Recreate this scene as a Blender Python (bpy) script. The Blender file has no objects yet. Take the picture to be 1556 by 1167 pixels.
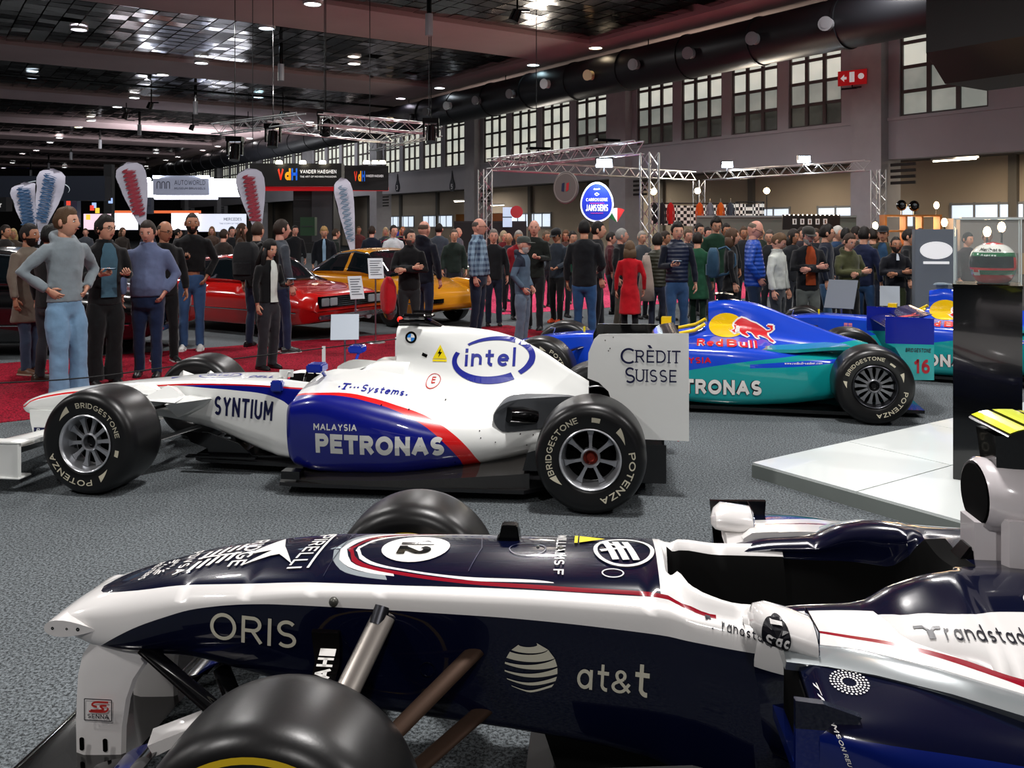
import bpy, bmesh, math, random
from mathutils import Vector, Matrix, noise
from mathutils.bvhtree import BVHTree
from mathutils.kdtree import KDTree
sc = bpy.context.scene
COL = sc.collection
random.seed(7)
PI = math.pi
# ---------------------------------------------------------------- camera
F, CX, HY, H = 1345.0, 778.0, 345.0, 1.69      # focal length in px (1556 wide), horizon row, eye height
cam_d = bpy.data.cameras.new('camera'); cam = bpy.data.objects.new('camera', cam_d); COL.objects.link(cam)
cam.location = (0, 0, H); cam.rotation_euler = (PI/2, 0, 0)
cam_d.sensor_width = 36; cam_d.lens = F/1556*36; cam_d.shift_y = -(583.5-HY)/1556
cam_d.clip_end = 400; cam_d.clip_start = .05
sc.camera = cam
sc.view_settings.view_transform = 'Standard'; sc.view_settings.look = 'None'
sc.view_settings.gamma = 1; sc.view_settings.use_curve_mapping = False
sc.view_settings.exposure = 0.0
w = bpy.data.worlds.new('hall_ambient'); sc.world = w; w.use_nodes = True
w.node_tree.nodes['Background'].inputs[0].default_value = (.55, .6, .7, 1)
w.node_tree.nodes['Background'].inputs[1].default_value = .06
# hall axes: A runs down the hall (away, to the left), B across it (towards the window wall)
HA = math.atan2(.5637, .826)
DA = Vector((-.5637, .826, 0)); DB = Vector((.826, .5637, 0))
def hall(s, w_, z=0): v = DA*s+DB*w_; return Vector((v.x, v.y, z))
def at(u, v, Y): return Vector(((u-CX)/F*Y, Y, H-(v-HY)/F*Y))
def ceil_pt(u, v, z): Y = (z-H)*F/(HY-v); return Vector(((u-CX)/F*Y, Y, z))
def wall_pt(u, v, W):                                # point on the vertical plane B = W
    t = (u-CX)/F; Y = W/(.826*t+.5637); return Vector((t*Y, Y, H-(v-HY)/F*Y))
# main ceiling lights
def area(name, loc, size, power, col=(1, .97, .95), rot=(0, 0, 0), spread=PI, size_y=None):
    d = bpy.data.lights.new(name, 'AREA'); d.energy = power; d.size = size; d.color = col; d.spread = spread
    d.shape = 'DISK'
    if size_y: d.shape = 'RECTANGLE'; d.size_y = size_y
    o = bpy.data.objects.new(name, d); COL.objects.link(o); o.location = loc; o.rotation_euler = rot
    return o
LAMP_Z = 8.3
for i, (s, b, p) in enumerate([(-5, -3, 430), (-3, 9, 430), (5, -6, 480), (3, 3.5, 650), (6, 12, 500), (14, 1.5, 430),
        (14, 10, 430), (15, -9, 380), (13, 20, 350), (25.5, -14, 350), (26.5, 3, 430), (26, 14, 430), (38, -2, 300), (38, 10, 300), (50, 0, 300), (52, 16, 300), (40, -22, 300), (64, 6, 300)]):
    area('ceiling_floodlight', hall(s, b, LAMP_Z-.05), .8, p)
# ---------------------------------------------------------------- helpers
def lin(h):
    if isinstance(h, str):
        h = h.lstrip('#'); h = [int(h[i:i+2], 16)/255 for i in (0, 2, 4)]
    return tuple((c/12.92 if c <= .04045 else ((c+.055)/1.055)**2.4) for c in h)
MATS = {}
def mat(name, col, rough=.5, metal=0, coat=0, emit=0, spec=.5, trans=0, bump=0, bscale=60, alpha=1, var=0, vscale=3, coat_rough=.03, ior=1.45, sheen=0):
    if name in MATS: return MATS[name]
    m = bpy.data.materials.new(name); m.use_nodes = True; MATS[name] = m
    nt = m.node_tree; b = nt.nodes['Principled BSDF']; c = lin(col)
    b.inputs['Base Color'].default_value = (*c, 1); b.inputs['Roughness'].default_value = rough
    b.inputs['Metallic'].default_value = metal; b.inputs['Coat Weight'].default_value = coat; b.inputs['Coat Roughness'].default_value = coat_rough
    b.inputs['Specular IOR Level'].default_value = spec; b.inputs['Transmission Weight'].default_value = trans
    b.inputs['Alpha'].default_value = alpha; b.inputs['IOR'].default_value = ior
    if sheen: b.inputs['Sheen Weight'].default_value = sheen
    if emit: b.inputs['Emission Color'].default_value = (*c, 1); b.inputs['Emission Strength'].default_value = emit
    if bump or var:
        tc = nt.nodes.new('ShaderNodeTexCoord')
    if bump:
        n = nt.nodes.new('ShaderNodeTexNoise'); n.inputs['Scale'].default_value = bscale; n.inputs['Detail'].default_value = 4
        bp = nt.nodes.new('ShaderNodeBump'); bp.inputs['Strength'].default_value = bump; bp.inputs['Distance'].default_value = .01
        nt.links.new(tc.outputs['Object'], n.inputs['Vector']); nt.links.new(n.outputs['Fac'], bp.inputs['Height']); nt.links.new(bp.outputs['Normal'], b.inputs['Normal'])
    if var:
        n = nt.nodes.new('ShaderNodeTexNoise'); n.inputs['Scale'].default_value = vscale; n.inputs['Detail'].default_value = 5
        r = nt.nodes.new('ShaderNodeMapRange'); r.inputs[1].default_value = .3; r.inputs[2].default_value = .7; r.inputs[3].default_value = 1-var; r.inputs[4].default_value = 1+var
        mx = nt.nodes.new('ShaderNodeVectorMath'); mx.operation = 'SCALE'; mx.inputs[0].default_value = c
        nt.links.new(tc.outputs['Object'], n.inputs['Vector']); nt.links.new(n.outputs['Fac'], r.inputs[0]); nt.links.new(r.outputs[0], mx.inputs['Scale']); nt.links.new(mx.outputs[0], b.inputs['Base Color'])
    return m
def link(o, parent=None):
    COL.objects.link(o)
    if parent is not None: o.parent = parent
    return o
def tag(o, label=None, cat=None, group=None, kind=None):
    for k, v in (('label', label), ('category', cat), ('group', group), ('kind', kind)):
        if v: o[k] = v
    return o
def thing(name, label, cat, loc=(0, 0, 0), rotz=0, group=None):
    o = bpy.data.objects.new(name, None); COL.objects.link(o); o.empty_display_size = .1
    o.location = loc; o.rotation_euler = (0, 0, rotz)
    return tag(o, label, cat, group)
def dup(root, loc=None, rotz=None, label=None, group=None):
    r = root.copy(); COL.objects.link(r)
    if loc is not None: r.location = loc
    if rotz is not None: r.rotation_euler = (0, 0, rotz)
    if label: r['label'] = label
    if group: r['group'] = group
    for ch in KIDS(root):
        c = ch.copy(); COL.objects.link(c); c.parent = r
        for g in KIDS(ch):
            d = g.copy(); COL.objects.link(d); d.parent = c
    return r
def KIDS(o): return list(o.children)
class MB:
    """collects geometry for ONE mesh object"""
    def __init__(s): s.v = []; s.f = []; s.m = []; s.cur = 0; s.M = Matrix()
    def add(s, vs, fs, mi=None):
        n = len(s.v); M = s.M
        s.v += [tuple(M @ Vector(p)) for p in vs]; s.f += [tuple(i+n for i in f) for f in fs]
        s.m += [s.cur if mi is None else mi]*len(fs); return s
    def box(s, c, d, rz=0, top=None):
        x, y, z = d[0]/2, d[1]/2, d[2]/2; tx, ty = top if top else (1, 1); R = Matrix.Rotation(rz, 3, 'Z') if rz else None
        vs = []
        for k, (a, b_) in ((-1, (1, 1)), (1, (tx, ty))):
            for i, j in ((-1, -1), (1, -1), (1, 1), (-1, 1)):
                p = Vector((i*x*a, j*y*b_, k*z))
                if R: p = R @ p
                vs.append(p+Vector(c))
        return s.add(vs, [(3, 2, 1, 0), (4, 5, 6, 7), (0, 1, 5, 4), (1, 2, 6, 5), (2, 3, 7, 6), (3, 0, 4, 7)])
    def bbox(s, a, b_): return s.box([(p+q)/2 for p, q in zip(a, b_)], [abs(q-p) for p, q in zip(a, b_)])
    def tube(s, pts, r, n=8, cap=True, flat=None, closed=False):
        """tube along pts, r number or list; flat=(dir, factor) squashes the section along dir"""
        pts = [Vector(p) for p in pts]; N = len(pts); rs = r if isinstance(r, (list, tuple)) else [r]*N
        rings = []; up = None
        for i, p in enumerate(pts):
            a = pts[i-1] if (i > 0 or closed) else p; b_ = pts[(i+1) % N] if (i < N-1 or closed) else p
            t = (b_-a).normalized()
            if up is None:
                up = Vector((0, 0, 1)) if abs(t.z) < .9 else Vector((1, 0, 0))
            x = up.cross(t)
            if x.length < 1e-5: x = Vector((1, 0, 0)).cross(t)
            x.normalize(); y = t.cross(x).normalized(); up = y
            ring = []
            rr = rs[i] if isinstance(rs[i], (list, tuple)) else (rs[i], rs[i])
            for k in range(n):
                an = 2*PI*k/n; o = x*(math.cos(an)*rr[0])+y*(math.sin(an)*rr[1])
                if flat: dv = Vector(flat[0]); o = o-dv*(o.dot(dv)*(1-flat[1]))
                ring.append(p+o)
            rings.append(ring)
        vs = [q for rg in rings for q in rg]; fs = []
        L = N if closed else N-1
        for i in range(L):
            for k in range(n):
                a, b_ = i*n+k, i*n+(k+1) % n; i2 = ((i+1) % N)*n
                fs.append((a, b_, i2+(k+1) % n, i2+k))
        if cap and not closed: fs += [tuple(reversed(range(n))), tuple(range((N-1)*n, N*n))]
        return s.add(vs, fs)
    def cyl(s, a, b_, r, n=16, r2=None): return s.tube([a, b_], [r, r if r2 is None else r2], n)
    def lathe(s, prof, axis='z', c=(0, 0, 0), n=24, cap=False, a0=0, a1=2*PI):
        vs = []; full = abs(a1-a0-2*PI) < 1e-6; K = n if full else n+1
        for (r, h) in prof:
            for k in range(K):
                a = a0+(a1-a0)*k/n; x, y = r*math.cos(a), r*math.sin(a)
                p = {'z': (x, y, h), 'y': (x, h, y), 'x': (h, x, y)}[axis]
                vs.append((p[0]+c[0], p[1]+c[1], p[2]+c[2]))
        fs = []
        for i in range(len(prof)-1):
            for k in range(n):
                k2 = (k+1) % K; q = (i*K+k, i*K+k2, (i+1)*K+k2, (i+1)*K+k)
                fs.append(q if axis != 'y' else q[::-1])
        if cap: fs += [tuple(range(K)), tuple(range((len(prof)-1)*K, len(prof)*K))]
        return s.add(vs, fs)
    def prism(s, poly, d, axis='y', off=0, bev=0):
        """2-D polygon (list) extruded d along axis from off"""
        def P(a, b_, h): return {'y': (a, h, b_), 'z': (a, b_, h), 'x': (h, a, b_)}[axis]
        n = len(poly); vs = [P(a, b_, off) for a, b_ in poly]+[P(a, b_, off+d) for a, b_ in poly]
        fs = [tuple(range(n)), tuple(reversed(range(n, 2*n)))]+[(i, i+n, (i+1) % n+n, (i+1) % n) for i in range(n)]
        return s.add(vs, fs)
    def loft(s, rings, closed=True, cap=True, fm=None):
        n = len(rings[0]); vs = [p for r in rings for p in r]; fs = []; ms = []
        for i in range(len(rings)-1):
            for k in range(n if closed else n-1):
                k2 = (k+1) % n; fs.append((i*n+k, i*n+k2, (i+1)*n+k2, (i+1)*n+k)); ms.append(fm(i, k) if fm else s.cur)
        if cap and closed:
            fs += [tuple(reversed(range(n))), tuple(range((len(rings)-1)*n, len(rings)*n))]; ms += [ms[0] if ms else 0, ms[-1] if ms else 0]
        n0 = len(s.m); s.add(vs, fs); s.m[n0:] = ms; return s
    def ball(s, c, r, n=12, m=8):
        r = r if isinstance(r, (list, tuple)) else (r, r, r)
        vs = [(c[0], c[1], c[2]-r[2])]
        for i in range(1, m):
            a = PI*i/m
            for k in range(n): vs.append((c[0]+r[0]*math.sin(a)*math.cos(2*PI*k/n), c[1]+r[1]*math.sin(a)*math.sin(2*PI*k/n), c[2]-r[2]*math.cos(a)))
        vs.append((c[0], c[1], c[2]+r[2])); T = len(vs)-1; fs = [(0, 1+(k+1) % n, 1+k) for k in range(n)]
        for i in range(m-2):
            for k in range(n): a = 1+i*n; fs.append((a+k, a+(k+1) % n, a+n+(k+1) % n, a+n+k))
        a = 1+(m-2)*n; fs += [(a+k, a+(k+1) % n, T) for k in range(n)]
        return s.add(vs, fs)
    def mesh(s, name, mats, smooth=None, fix=True, bevel=0):
        me = bpy.data.meshes.new(name); me.from_pydata(s.v, [], s.f)
        for m in (mats if isinstance(mats, (list, tuple)) else [mats]): me.materials.append(m)
        me.polygons.foreach_set('material_index', s.m)
        if fix or bevel:
            bm = bmesh.new(); bm.from_mesh(me)
            if fix: bmesh.ops.recalc_face_normals(bm, faces=bm.faces)
            if bevel: bmesh.ops.bevel(bm, geom=[e for e in bm.edges if len(e.link_faces) == 2 and e.calc_face_angle(0) > .6], offset=bevel, segments=2, affect='EDGES', clamp_overlap=True)
            bm.to_mesh(me); bm.free()
        if smooth is not None:
            me.polygons.foreach_set('use_smooth', [True]*len(me.polygons))
            if smooth < 179: me.set_sharp_from_angle(angle=math.radians(smooth))
        return me
    def build(s, name, mats, parent=None, smooth=None, fix=True, bevel=0, sub=0):
        o = bpy.data.objects.new(name, s.mesh(name, mats, smooth, fix, bevel)); link(o, parent)
        if sub:
            md = o.modifiers.new('s', 'SUBSURF'); md.levels = md.render_levels = sub
        return o
def struct(o): o['kind'] = 'structure'; return o
def interp(pts, x):
    """smooth interpolation through (x, value) pairs"""
    if x <= pts[0][0]: return pts[0][1]
    if x >= pts[-1][0]: return pts[-1][1]
    for i in range(len(pts)-1):
        x0, y0 = pts[i]; x1, y1 = pts[i+1]
        if x <= x1:
            def sl(j):
                if j <= 0 or j >= len(pts)-1: k = 0 if j <= 0 else len(pts)-2; return (pts[k+1][1]-pts[k][1])/(pts[k+1][0]-pts[k][0])
                a = (pts[j][1]-pts[j-1][1])/(pts[j][0]-pts[j-1][0]); b_ = (pts[j+1][1]-pts[j][1])/(pts[j+1][0]-pts[j][0])
                return 0 if a*b_ <= 0 else 2*a*b_/(a+b_)
            h = x1-x0; t = (x-x0)/h; m0, m1 = sl(i)*h, sl(i+1)*h
            return (2*t**3-3*t*t+1)*y0+(t**3-2*t*t+t)*m0+(-2*t**3+3*t*t)*y1+(t**3-t*t)*m1
def smooth_poly(pts, n=4, closed=True):
    out = []; N = len(pts)
    for i in range(N if closed else N-1):
        p0, p1, p2, p3 = (pts[(i+k-1) % N] if closed else pts[min(max(i+k-1, 0), N-1)] for k in range(4))
        for j in range(n):
            t = j/n; out.append(tuple(.5*(2*b+(c-a)*t+(2*a-5*b+4*c-d)*t*t+(3*b-a-3*c+d)*t**3) for a, b, c, d in zip(p0, p1, p2, p3)))
    if not closed: out.append(tuple(pts[-1]))
    return out
def text_mesh(txt, size=1, bold=0, italic=0, space=1, xs=1, align='LEFT', res=3, ext=0):
    """lettering as a flat mesh in XY (built-in font)"""
    c = bpy.data.curves.new('t', 'FONT'); c.body = txt; c.size = size; c.offset = bold*size; c.shear = italic; c.space_character = space
    c.align_x = align; c.resolution_u = res; c.extrude = ext; c.fill_mode = 'FRONT' if not ext else 'BOTH'
    o = bpy.data.objects.new('t', c); COL.objects.link(o)
    dg = bpy.context.evaluated_depsgraph_get(); me = bpy.data.meshes.new_from_object(o.evaluated_get(dg))
    bpy.data.objects.remove(o); bpy.data.curves.remove(c)
    vs = [(v.co.x*xs, v.co.y, v.co.z) for v in me.vertices]; fs = [tuple(p.vertices) for p in me.polygons]
    bpy.data.meshes.remove(me); return vs, fs
def sign_text(mb, txt, M, size, mi=0, fit=None, **k):
    """flat lettering placed with matrix M (text XY plane), fit=width in metres"""
    vs, fs = text_mesh(txt, size, **k)
    if not vs: return
    x0 = min(v[0] for v in vs); x1 = max(v[0] for v in vs)
    sx = fit/(x1-x0) if fit else 1
    if fit: vs = [((v[0]-x0)*sx, v[1], v[2]) for v in vs]
    old = mb.M; mb.M = M; mb.add(vs, fs, mi); mb.M = old
def plane_M(origin, right, up):
    r = Vector(right).normalized(); u = Vector(up).normalized(); n = r.cross(u)
    m = Matrix((r, u, n)).transposed().to_4x4(); m.translation = Vector(origin); return m
# common materials
white = mat('white_paint', '#e8eaea', .3, coat=.6)
black_m = mat('matt_black', '#0b0b0c', .6)
gloss_black = mat('gloss_black', '#060607', .12, coat=.5)
carbon = mat('carbon_fibre', '#141416', .35, coat=.5, bump=.05, bscale=300)
steel = mat('brushed_steel', '#b8babd', .28, metal=1)
alu = mat('aluminium', '#c4c6c8', .35, metal=1)
dark_metal = mat('dark_metal', '#2a2b2d', .4, metal=.8)
# ================================================================ stroke lettering drawn from lines and arcs (weight, width and slant are free)
def _a(cx, cy, rx, ry, a0, a1, n=12): return [(cx+rx*math.cos(math.radians(a0+(a1-a0)*k/n)), cy+ry*math.sin(math.radians(a0+(a1-a0)*k/n))) for k in range(n+1)]
GL = {
'A': (.8, [[(0, 0), (.4, 1), (.8, 0)], [(.16, .32), (.64, .32)]]), 'B': (.66, [[(0, 0), (0, 1)], [(0, 1), (.36, 1)]+_a(.36, .76, .26, .24, 90, -90)+[(0, .52)], [(.36, .52)]+_a(.38, .26, .28, .26, 90, -90)+[(0, 0)]]),
'C': (.78, [_a(.45, .5, .42, .5, 48, 312, 20)]), 'D': (.74, [[(0, 0), (0, 1)], [(0, 1), (.3, 1)]+_a(.3, .5, .42, .5, 90, -90, 18)+[(0, 0)]]),
'E': (.56, [[(0, 0), (0, 1)], [(0, 1), (.56, 1)], [(0, .52), (.5, .52)], [(0, 0), (.56, 0)]]), 'F': (.54, [[(0, 0), (0, 1)], [(0, 1), (.54, 1)], [(0, .52), (.48, .52)]]),
'G': (.82, [_a(.45, .5, .42, .5, 48, 350, 22)+[(.86, .45), (.5, .45)]]), 'H': (.7, [[(0, 0), (0, 1)], [(.7, 0), (.7, 1)], [(0, .52), (.7, .52)]]), 'I': (.0, [[(0, 0), (0, 1)]]),
'J': (.45, [[(.45, 1), (.45, .25)]+_a(.22, .25, .23, .25, 0, -160)]), 'K': (.66, [[(0, 0), (0, 1)], [(.62, 1), (.02, .45)], [(.2, .6), (.66, 0)]]), 'L': (.52, [[(0, 1), (0, 0)], [(0, 0), (.52, 0)]]),
'M': (.86, [[(0, 0), (0, 1)], [(0, 1), (.43, .3)], [(.43, .3), (.86, 1)], [(.86, 1), (.86, 0)]]), 'N': (.7, [[(0, 0), (0, 1)], [(0, 1), (.7, 0)], [(.7, 0), (.7, 1)]]),
'O': (.88, [_a(.44, .5, .44, .5, 0, 360, 28)]), 'P': (.62, [[(0, 0), (0, 1)], [(0, 1), (.36, 1)]+_a(.36, .73, .27, .27, 90, -90)+[(0, .46)]]), 'Q': (.88, [_a(.44, .5, .44, .5, 0, 360, 28), [(.5, .25), (.85, -.05)]]),
'R': (.66, [[(0, 0), (0, 1)], [(0, 1), (.36, 1)]+_a(.36, .74, .26, .26, 90, -90)+[(0, .48)], [(.34, .48), (.66, 0)]]), 'S': (.62, [_a(.31, .74, .29, .26, 35, 270, 14)+_a(.31, .24, .3, .24, 90, -145, 14)[1:]]),
'T': (.66, [[(.33, 0), (.33, 1)], [(0, 1), (.66, 1)]]), 'U': (.68, [[(0, 1), (0, .3)]+_a(.34, .32, .34, .32, 180, 360)+[(.68, 1)]]), 'V': (.76, [[(0, 1), (.38, 0), (.76, 1)]]), 'W': (1.1, [[(0, 1), (.28, 0), (.55, .9), (.82, 0), (1.1, 1)]]),
'X': (.68, [[(0, 0), (.68, 1)], [(0, 1), (.68, 0)]]), 'Y': (.68, [[(0, 1), (.34, .48)], [(.68, 1), (.34, .48)], [(.34, .48), (.34, 0)]]), 'Z': (.62, [[(0, 1), (.62, 1)], [(.62, 1), (0, 0)], [(0, 0), (.62, 0)]]),
'a': (.52, [_a(.26, .3, .25, .3, 0, 360, 20), [(.52, .6), (.52, 0)]]), 'b': (.54, [[(0, 1), (0, 0)], _a(.28, .3, .26, .3, 0, 360, 20)]), 'c': (.5, [_a(.28, .3, .27, .3, 50, 310, 16)]), 'd': (.54, [_a(.26, .3, .26, .3, 0, 360, 20), [(.54, 1), (.54, 0)]]),
'e': (.54, [[(.02, .32), (.53, .32)]+_a(.27, .3, .27, .3, 5, 315, 18)]), 'f': (.36, [[(.14, 0), (.14, .8)]+_a(.32, .8, .18, .2, 180, 90, 6), [(0, .58), (.34, .58)]]), 'g': (.52, [_a(.26, .3, .26, .3, 0, 360, 20), [(.52, .6), (.52, -.05)]+_a(.28, -.05, .24, .22, 0, -150, 8)]),
'h': (.48, [[(0, 0), (0, 1)], _a(.24, .34, .24, .26, 180, 0)+[(.48, 0)]]), 'i': (0, [[(0, 0), (0, .55)], [(0, .88), (0, .94)]]), 'l': (0, [[(0, 0), (0, 1)]]), 'k': (.46, [[(0, 0), (0, 1)], [(.44, .62), (.02, .26)], [(.14, .36), (.46, 0)]]),
'm': (.8, [[(0, 0), (0, .62)], _a(.2, .38, .2, .22, 180, 0)+[(.4, 0)], _a(.6, .38, .2, .22, 180, 0)+[(.8, 0)]]), 'n': (.48, [[(0, 0), (0, .62)], _a(.24, .36, .24, .25, 180, 0)+[(.48, 0)]]), 'o': (.54, [_a(.27, .3, .27, .3, 0, 360, 20)]),
'p': (.54, [[(0, .6), (0, -.3)], _a(.28, .3, .26, .3, 0, 360, 20)]), 'r': (.3, [[(0, 0), (0, .62)], _a(.24, .34, .24, .27, 180, 80, 8)]), 's': (.42, [_a(.21, .445, .18, .155, 30, 270, 10)+_a(.21, .145, .19, .145, 90, -150, 10)[1:]]),
't': (.36, [[(.14, .85), (.14, .18)]+_a(.32, .18, .18, .18, 180, 280, 6), [(0, .6), (.34, .6)]]), 'u': (.48, [[(0, .6), (0, .26)]+_a(.24, .26, .24, .26, 180, 360)+[(.48, .6)], [(.48, .6), (.48, 0)]]), 'v': (.5, [[(0, .6), (.25, 0), (.5, .6)]]), 'w': (.76, [[(0, .6), (.19, 0), (.38, .55), (.57, 0), (.76, .6)]]),
'y': (.5, [[(0, .6), (.25, 0)], [(.5, .6), (.16, -.28)]]), '&': (.72, [[(.72, 0), (.2, .62)]+_a(.33, .79, .17, .2, 200, -10, 10)+[(.46, .62), (.15, .42)]+_a(.28, .22, .26, .24, 140, 330, 10)+[(.7, .42)]]),
'0': (.58, [_a(.29, .5, .29, .5, 0, 360, 24)]), '1': (.26, [[(0, .78), (.26, 1), (.26, 0)]]), '2': (.58, [_a(.29, .72, .27, .28, 165, -30, 12)+[(0, 0)], [(0, 0), (.58, 0)]]), '3': (.56, [_a(.26, .74, .25, .26, 150, -90, 12), _a(.26, .26, .28, .26, 90, -150, 12)]), '5': (.56, [[(.5, 1), (.08, 1), (.04, .55)]+_a(.27, .32, .28, .32, 120, -150, 14)]),
'6': (.58, [_a(.29, .3, .27, .3, 0, 360, 20), [(.03, .35)]+_a(.42, .45, .39, .55, 180, 80, 10)]), '.': (0, [[(0, 0), (0, .04)]]), '-': (.34, [[(0, .45), (.34, .45)]]), "'": (0, [[(0, .8), (0, 1)]]), '*': (0, [[(0, .42), (0, .5)]]),
}
def stroke_text(txt, wt=.16, ws=1.0, gap=.2, slant=0, cap=True):
    vs = []; fs = []; x = 0
    for ch in txt:
        if ch == ' ': x += .4*ws; continue
        w_, strokes = GL.get(ch) or GL['-']; cx = x+wt/2
        for st in strokes:
            # split at sharp corners, round arcs stay joined
            segs = [[st[0]]]
            for i in range(1, len(st)-1):
                segs[-1].append(st[i]); a = (st[i][0]-st[i-1][0], st[i][1]-st[i-1][1]); b = (st[i+1][0]-st[i][0], st[i+1][1]-st[i][1])
                la, lb = math.hypot(*a) or 1, math.hypot(*b) or 1
                if (a[0]*b[0]+a[1]*b[1])/(la*lb) < .75: segs.append([st[i]])
            segs[-1].append(st[-1])
            for sg in segs:
                p = [(cx+q[0]*ws, q[1]*(1-wt)+wt/2) for q in sg]; closed = len(p) > 8 and math.hypot(p[0][0]-p[-1][0], p[0][1]-p[-1][1]) < .01
                if cap and not closed and len(p) == 2:
                    d = math.hypot(p[1][0]-p[0][0], p[1][1]-p[0][1]) or 1; e = wt/2; ux, uy = (p[1][0]-p[0][0])/d*e, (p[1][1]-p[0][1])/d*e
                    k = .98 if abs(uy) < .01*e or abs(ux) < .01*e else .55
                    p = [(p[0][0]-ux*k, p[0][1]-uy*k), (p[1][0]+ux*k, p[1][1]+uy*k)]
                n0 = len(vs); N = len(p)
                for i in range(N):
                    a = p[i-1] if i > 0 else (p[-2] if closed else p[i]); b = p[i+1] if i < N-1 else (p[1] if closed else p[i])
                    d = math.hypot(b[0]-a[0], b[1]-a[1]) or 1; nx, ny = -(b[1]-a[1])/d*wt/2, (b[0]-a[0])/d*wt/2
                    vs += [(p[i][0]+nx, p[i][1]+ny, 0), (p[i][0]-nx, p[i][1]-ny, 0)]
                fs += [(n0+2*i, n0+2*i+1, n0+2*i+3, n0+2*i+2) for i in range(N-1)]
        x += w_*ws+wt+gap*ws
    if slant: vs = [(a+b*slant, b, 0) for a, b, c in vs]
    return vs, fs
_old_text = text_mesh
def text_mesh(txt, size=1, bold=0, italic=0, space=1, xs=1, align='LEFT', res=3, ext=0, wt=None, ws=1.0, gap=.2):
    if ext: return _old_text(txt, size, bold, italic, space, xs, align, res, ext)
    vs, fs = stroke_text(txt, wt if wt else .13+bold*1.6, ws, gap, italic)
    w_ = max(v[0] for v in vs); o = {'LEFT': 0, 'CENTER': -w_/2, 'RIGHT': -w_}[align]
    return [((v[0]+o)*size*.73*xs, v[1]*size*.73, 0) for v in vs], fs
# ================================================================ THE HALL
def carpet(name, col, sc_=220):
    m = mat(name, col, .95, spec=.15); nt = m.node_tree; b = nt.nodes['Principled BSDF']; c = lin(col)
    tc = nt.nodes.new('ShaderNodeTexCoord'); n = nt.nodes.new('ShaderNodeTexNoise'); n.inputs['Scale'].default_value = sc_; n.inputs['Detail'].default_value = 3; n.inputs['Roughness'].default_value = .8
    n2 = nt.nodes.new('ShaderNodeTexNoise'); n2.inputs['Scale'].default_value = .8; n2.inputs['Detail'].default_value = 6
    r = nt.nodes.new('ShaderNodeValToRGB'); r.color_ramp.elements[0].position = .41; r.color_ramp.elements[1].position = .59
    r.color_ramp.elements[0].color = (*[x*.3 for x in c], 1); r.color_ramp.elements[1].color = (*[min(1, x*1.9) for x in c], 1)
    m2 = nt.nodes.new('ShaderNodeMapRange'); m2.inputs[1].default_value = .3; m2.inputs[2].default_value = .7; m2.inputs[3].default_value = .85; m2.inputs[4].default_value = 1.12
    sc2 = nt.nodes.new('ShaderNodeVectorMath'); sc2.operation = 'SCALE'
    bp = nt.nodes.new('ShaderNodeBump'); bp.inputs['Strength'].default_value = .5; bp.inputs['Distance'].default_value = .004
    L = nt.links.new
    L(tc.outputs['Object'], n.inputs['Vector']); L(tc.outputs['Object'], n2.inputs['Vector']); L(n.outputs['Fac'], r.inputs[0]); L(n2.outputs['Fac'], m2.inputs[0])
    L(r.outputs[0], sc2.inputs[0]); L(m2.outputs[0], sc2.inputs['Scale']); L(sc2.outputs[0], b.inputs['Base Color']); L(n.outputs['Fac'], bp.inputs['Height']); L(bp.outputs[0], b.inputs['Normal'])
    return m
grey_carpet = carpet('grey_carpet', '#565b5e', 80)
red_carpet = carpet('red_carpet', '#780c20', 60)
pink_carpet = carpet('pink_carpet', '#c03c60', 60)
mb = MB(); P = [hall(-25, -75), hall(-25, 36), hall(140, 36), hall(140, -75)]
mb.add([tuple(p) for p in P]+[(p.x, p.y, -.1) for p in P], [(0, 1, 2, 3), (4, 5, 6, 7), (0, 1, 5, 4), (1, 2, 6, 5), (2, 3, 7, 6), (3, 0, 4, 7)])
struct(mb.build('floor', grey_carpet))
def gpt(u, v, z=0): Y = (H-z)*F/(v-HY); return Vector(((u-CX)/F*Y, Y, z))
# red carpet aisle behind the cars, and the bright pink carpet of the trade stand
def slab(name, pl, m):
    n = len(pl); mb = MB(); mb.add([(p.x, p.y, .006) for p in pl]+[(p.x, p.y, 0) for p in pl], [tuple(range(n)), tuple(range(n, 2*n))]+[(i, (i+1) % n, (i+1) % n+n, i+n) for i in range(n)])
    struct(mb.build(name, m))
slab('trim_1', [hall(8.8, -30), hall(8.8, 8.5), hall(12.6, 8.5), hall(12.6, -30)], red_carpet)
slab('trim_2', [hall(14.2, 9.5), hall(14.2, 21), hall(26, 21), hall(26, 9.5)], pink_carpet)
# ---- ceiling: flat soffit with shallow coffers of metal tiles between wide cross beams
soffit = mat('ceiling_plaster', '#a48e8e', .8, var=.08, vscale=.4)
ZC = 8.3; REC = .14; BE = 20.3
cof = [(24.8+12*k-8.4, 24.8+12*k) for k in range(-1, 10)]
mb = MB()
def hbox(m_, s0, s1, b0, b1, z0, z1):
    p = [hall(s0, b0), hall(s1, b0), hall(s1, b1), hall(s0, b1)]
    m_.add([(q.x, q.y, z0) for q in p]+[(q.x, q.y, z1) for q in p], [(0, 1, 2, 3), (7, 6, 5, 4), (0, 1, 5, 4), (1, 2, 6, 5), (2, 3, 7, 6), (3, 0, 4, 7)])
hbox(mb, -25, 140, BE, 33.5, ZC, ZC+.6)
for k in range(len(cof)):
    s0 = cof[k][1]; s1 = cof[k+1][0] if k+1 < len(cof) else 140
    hbox(mb, s0, s1, -75, BE, ZC, ZC+.6)
hbox(mb, -25, cof[0][0], -75, BE, ZC, ZC+.6)
ceil = struct(mb.build('ceiling', soffit))
mb = MB(); hbox(mb, -25, 140, -75, 36, ZC+.6, ZC+.8)
struct(mb.build('ceiling', mat('ceiling_void', '#1a1716', .9)))
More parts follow.
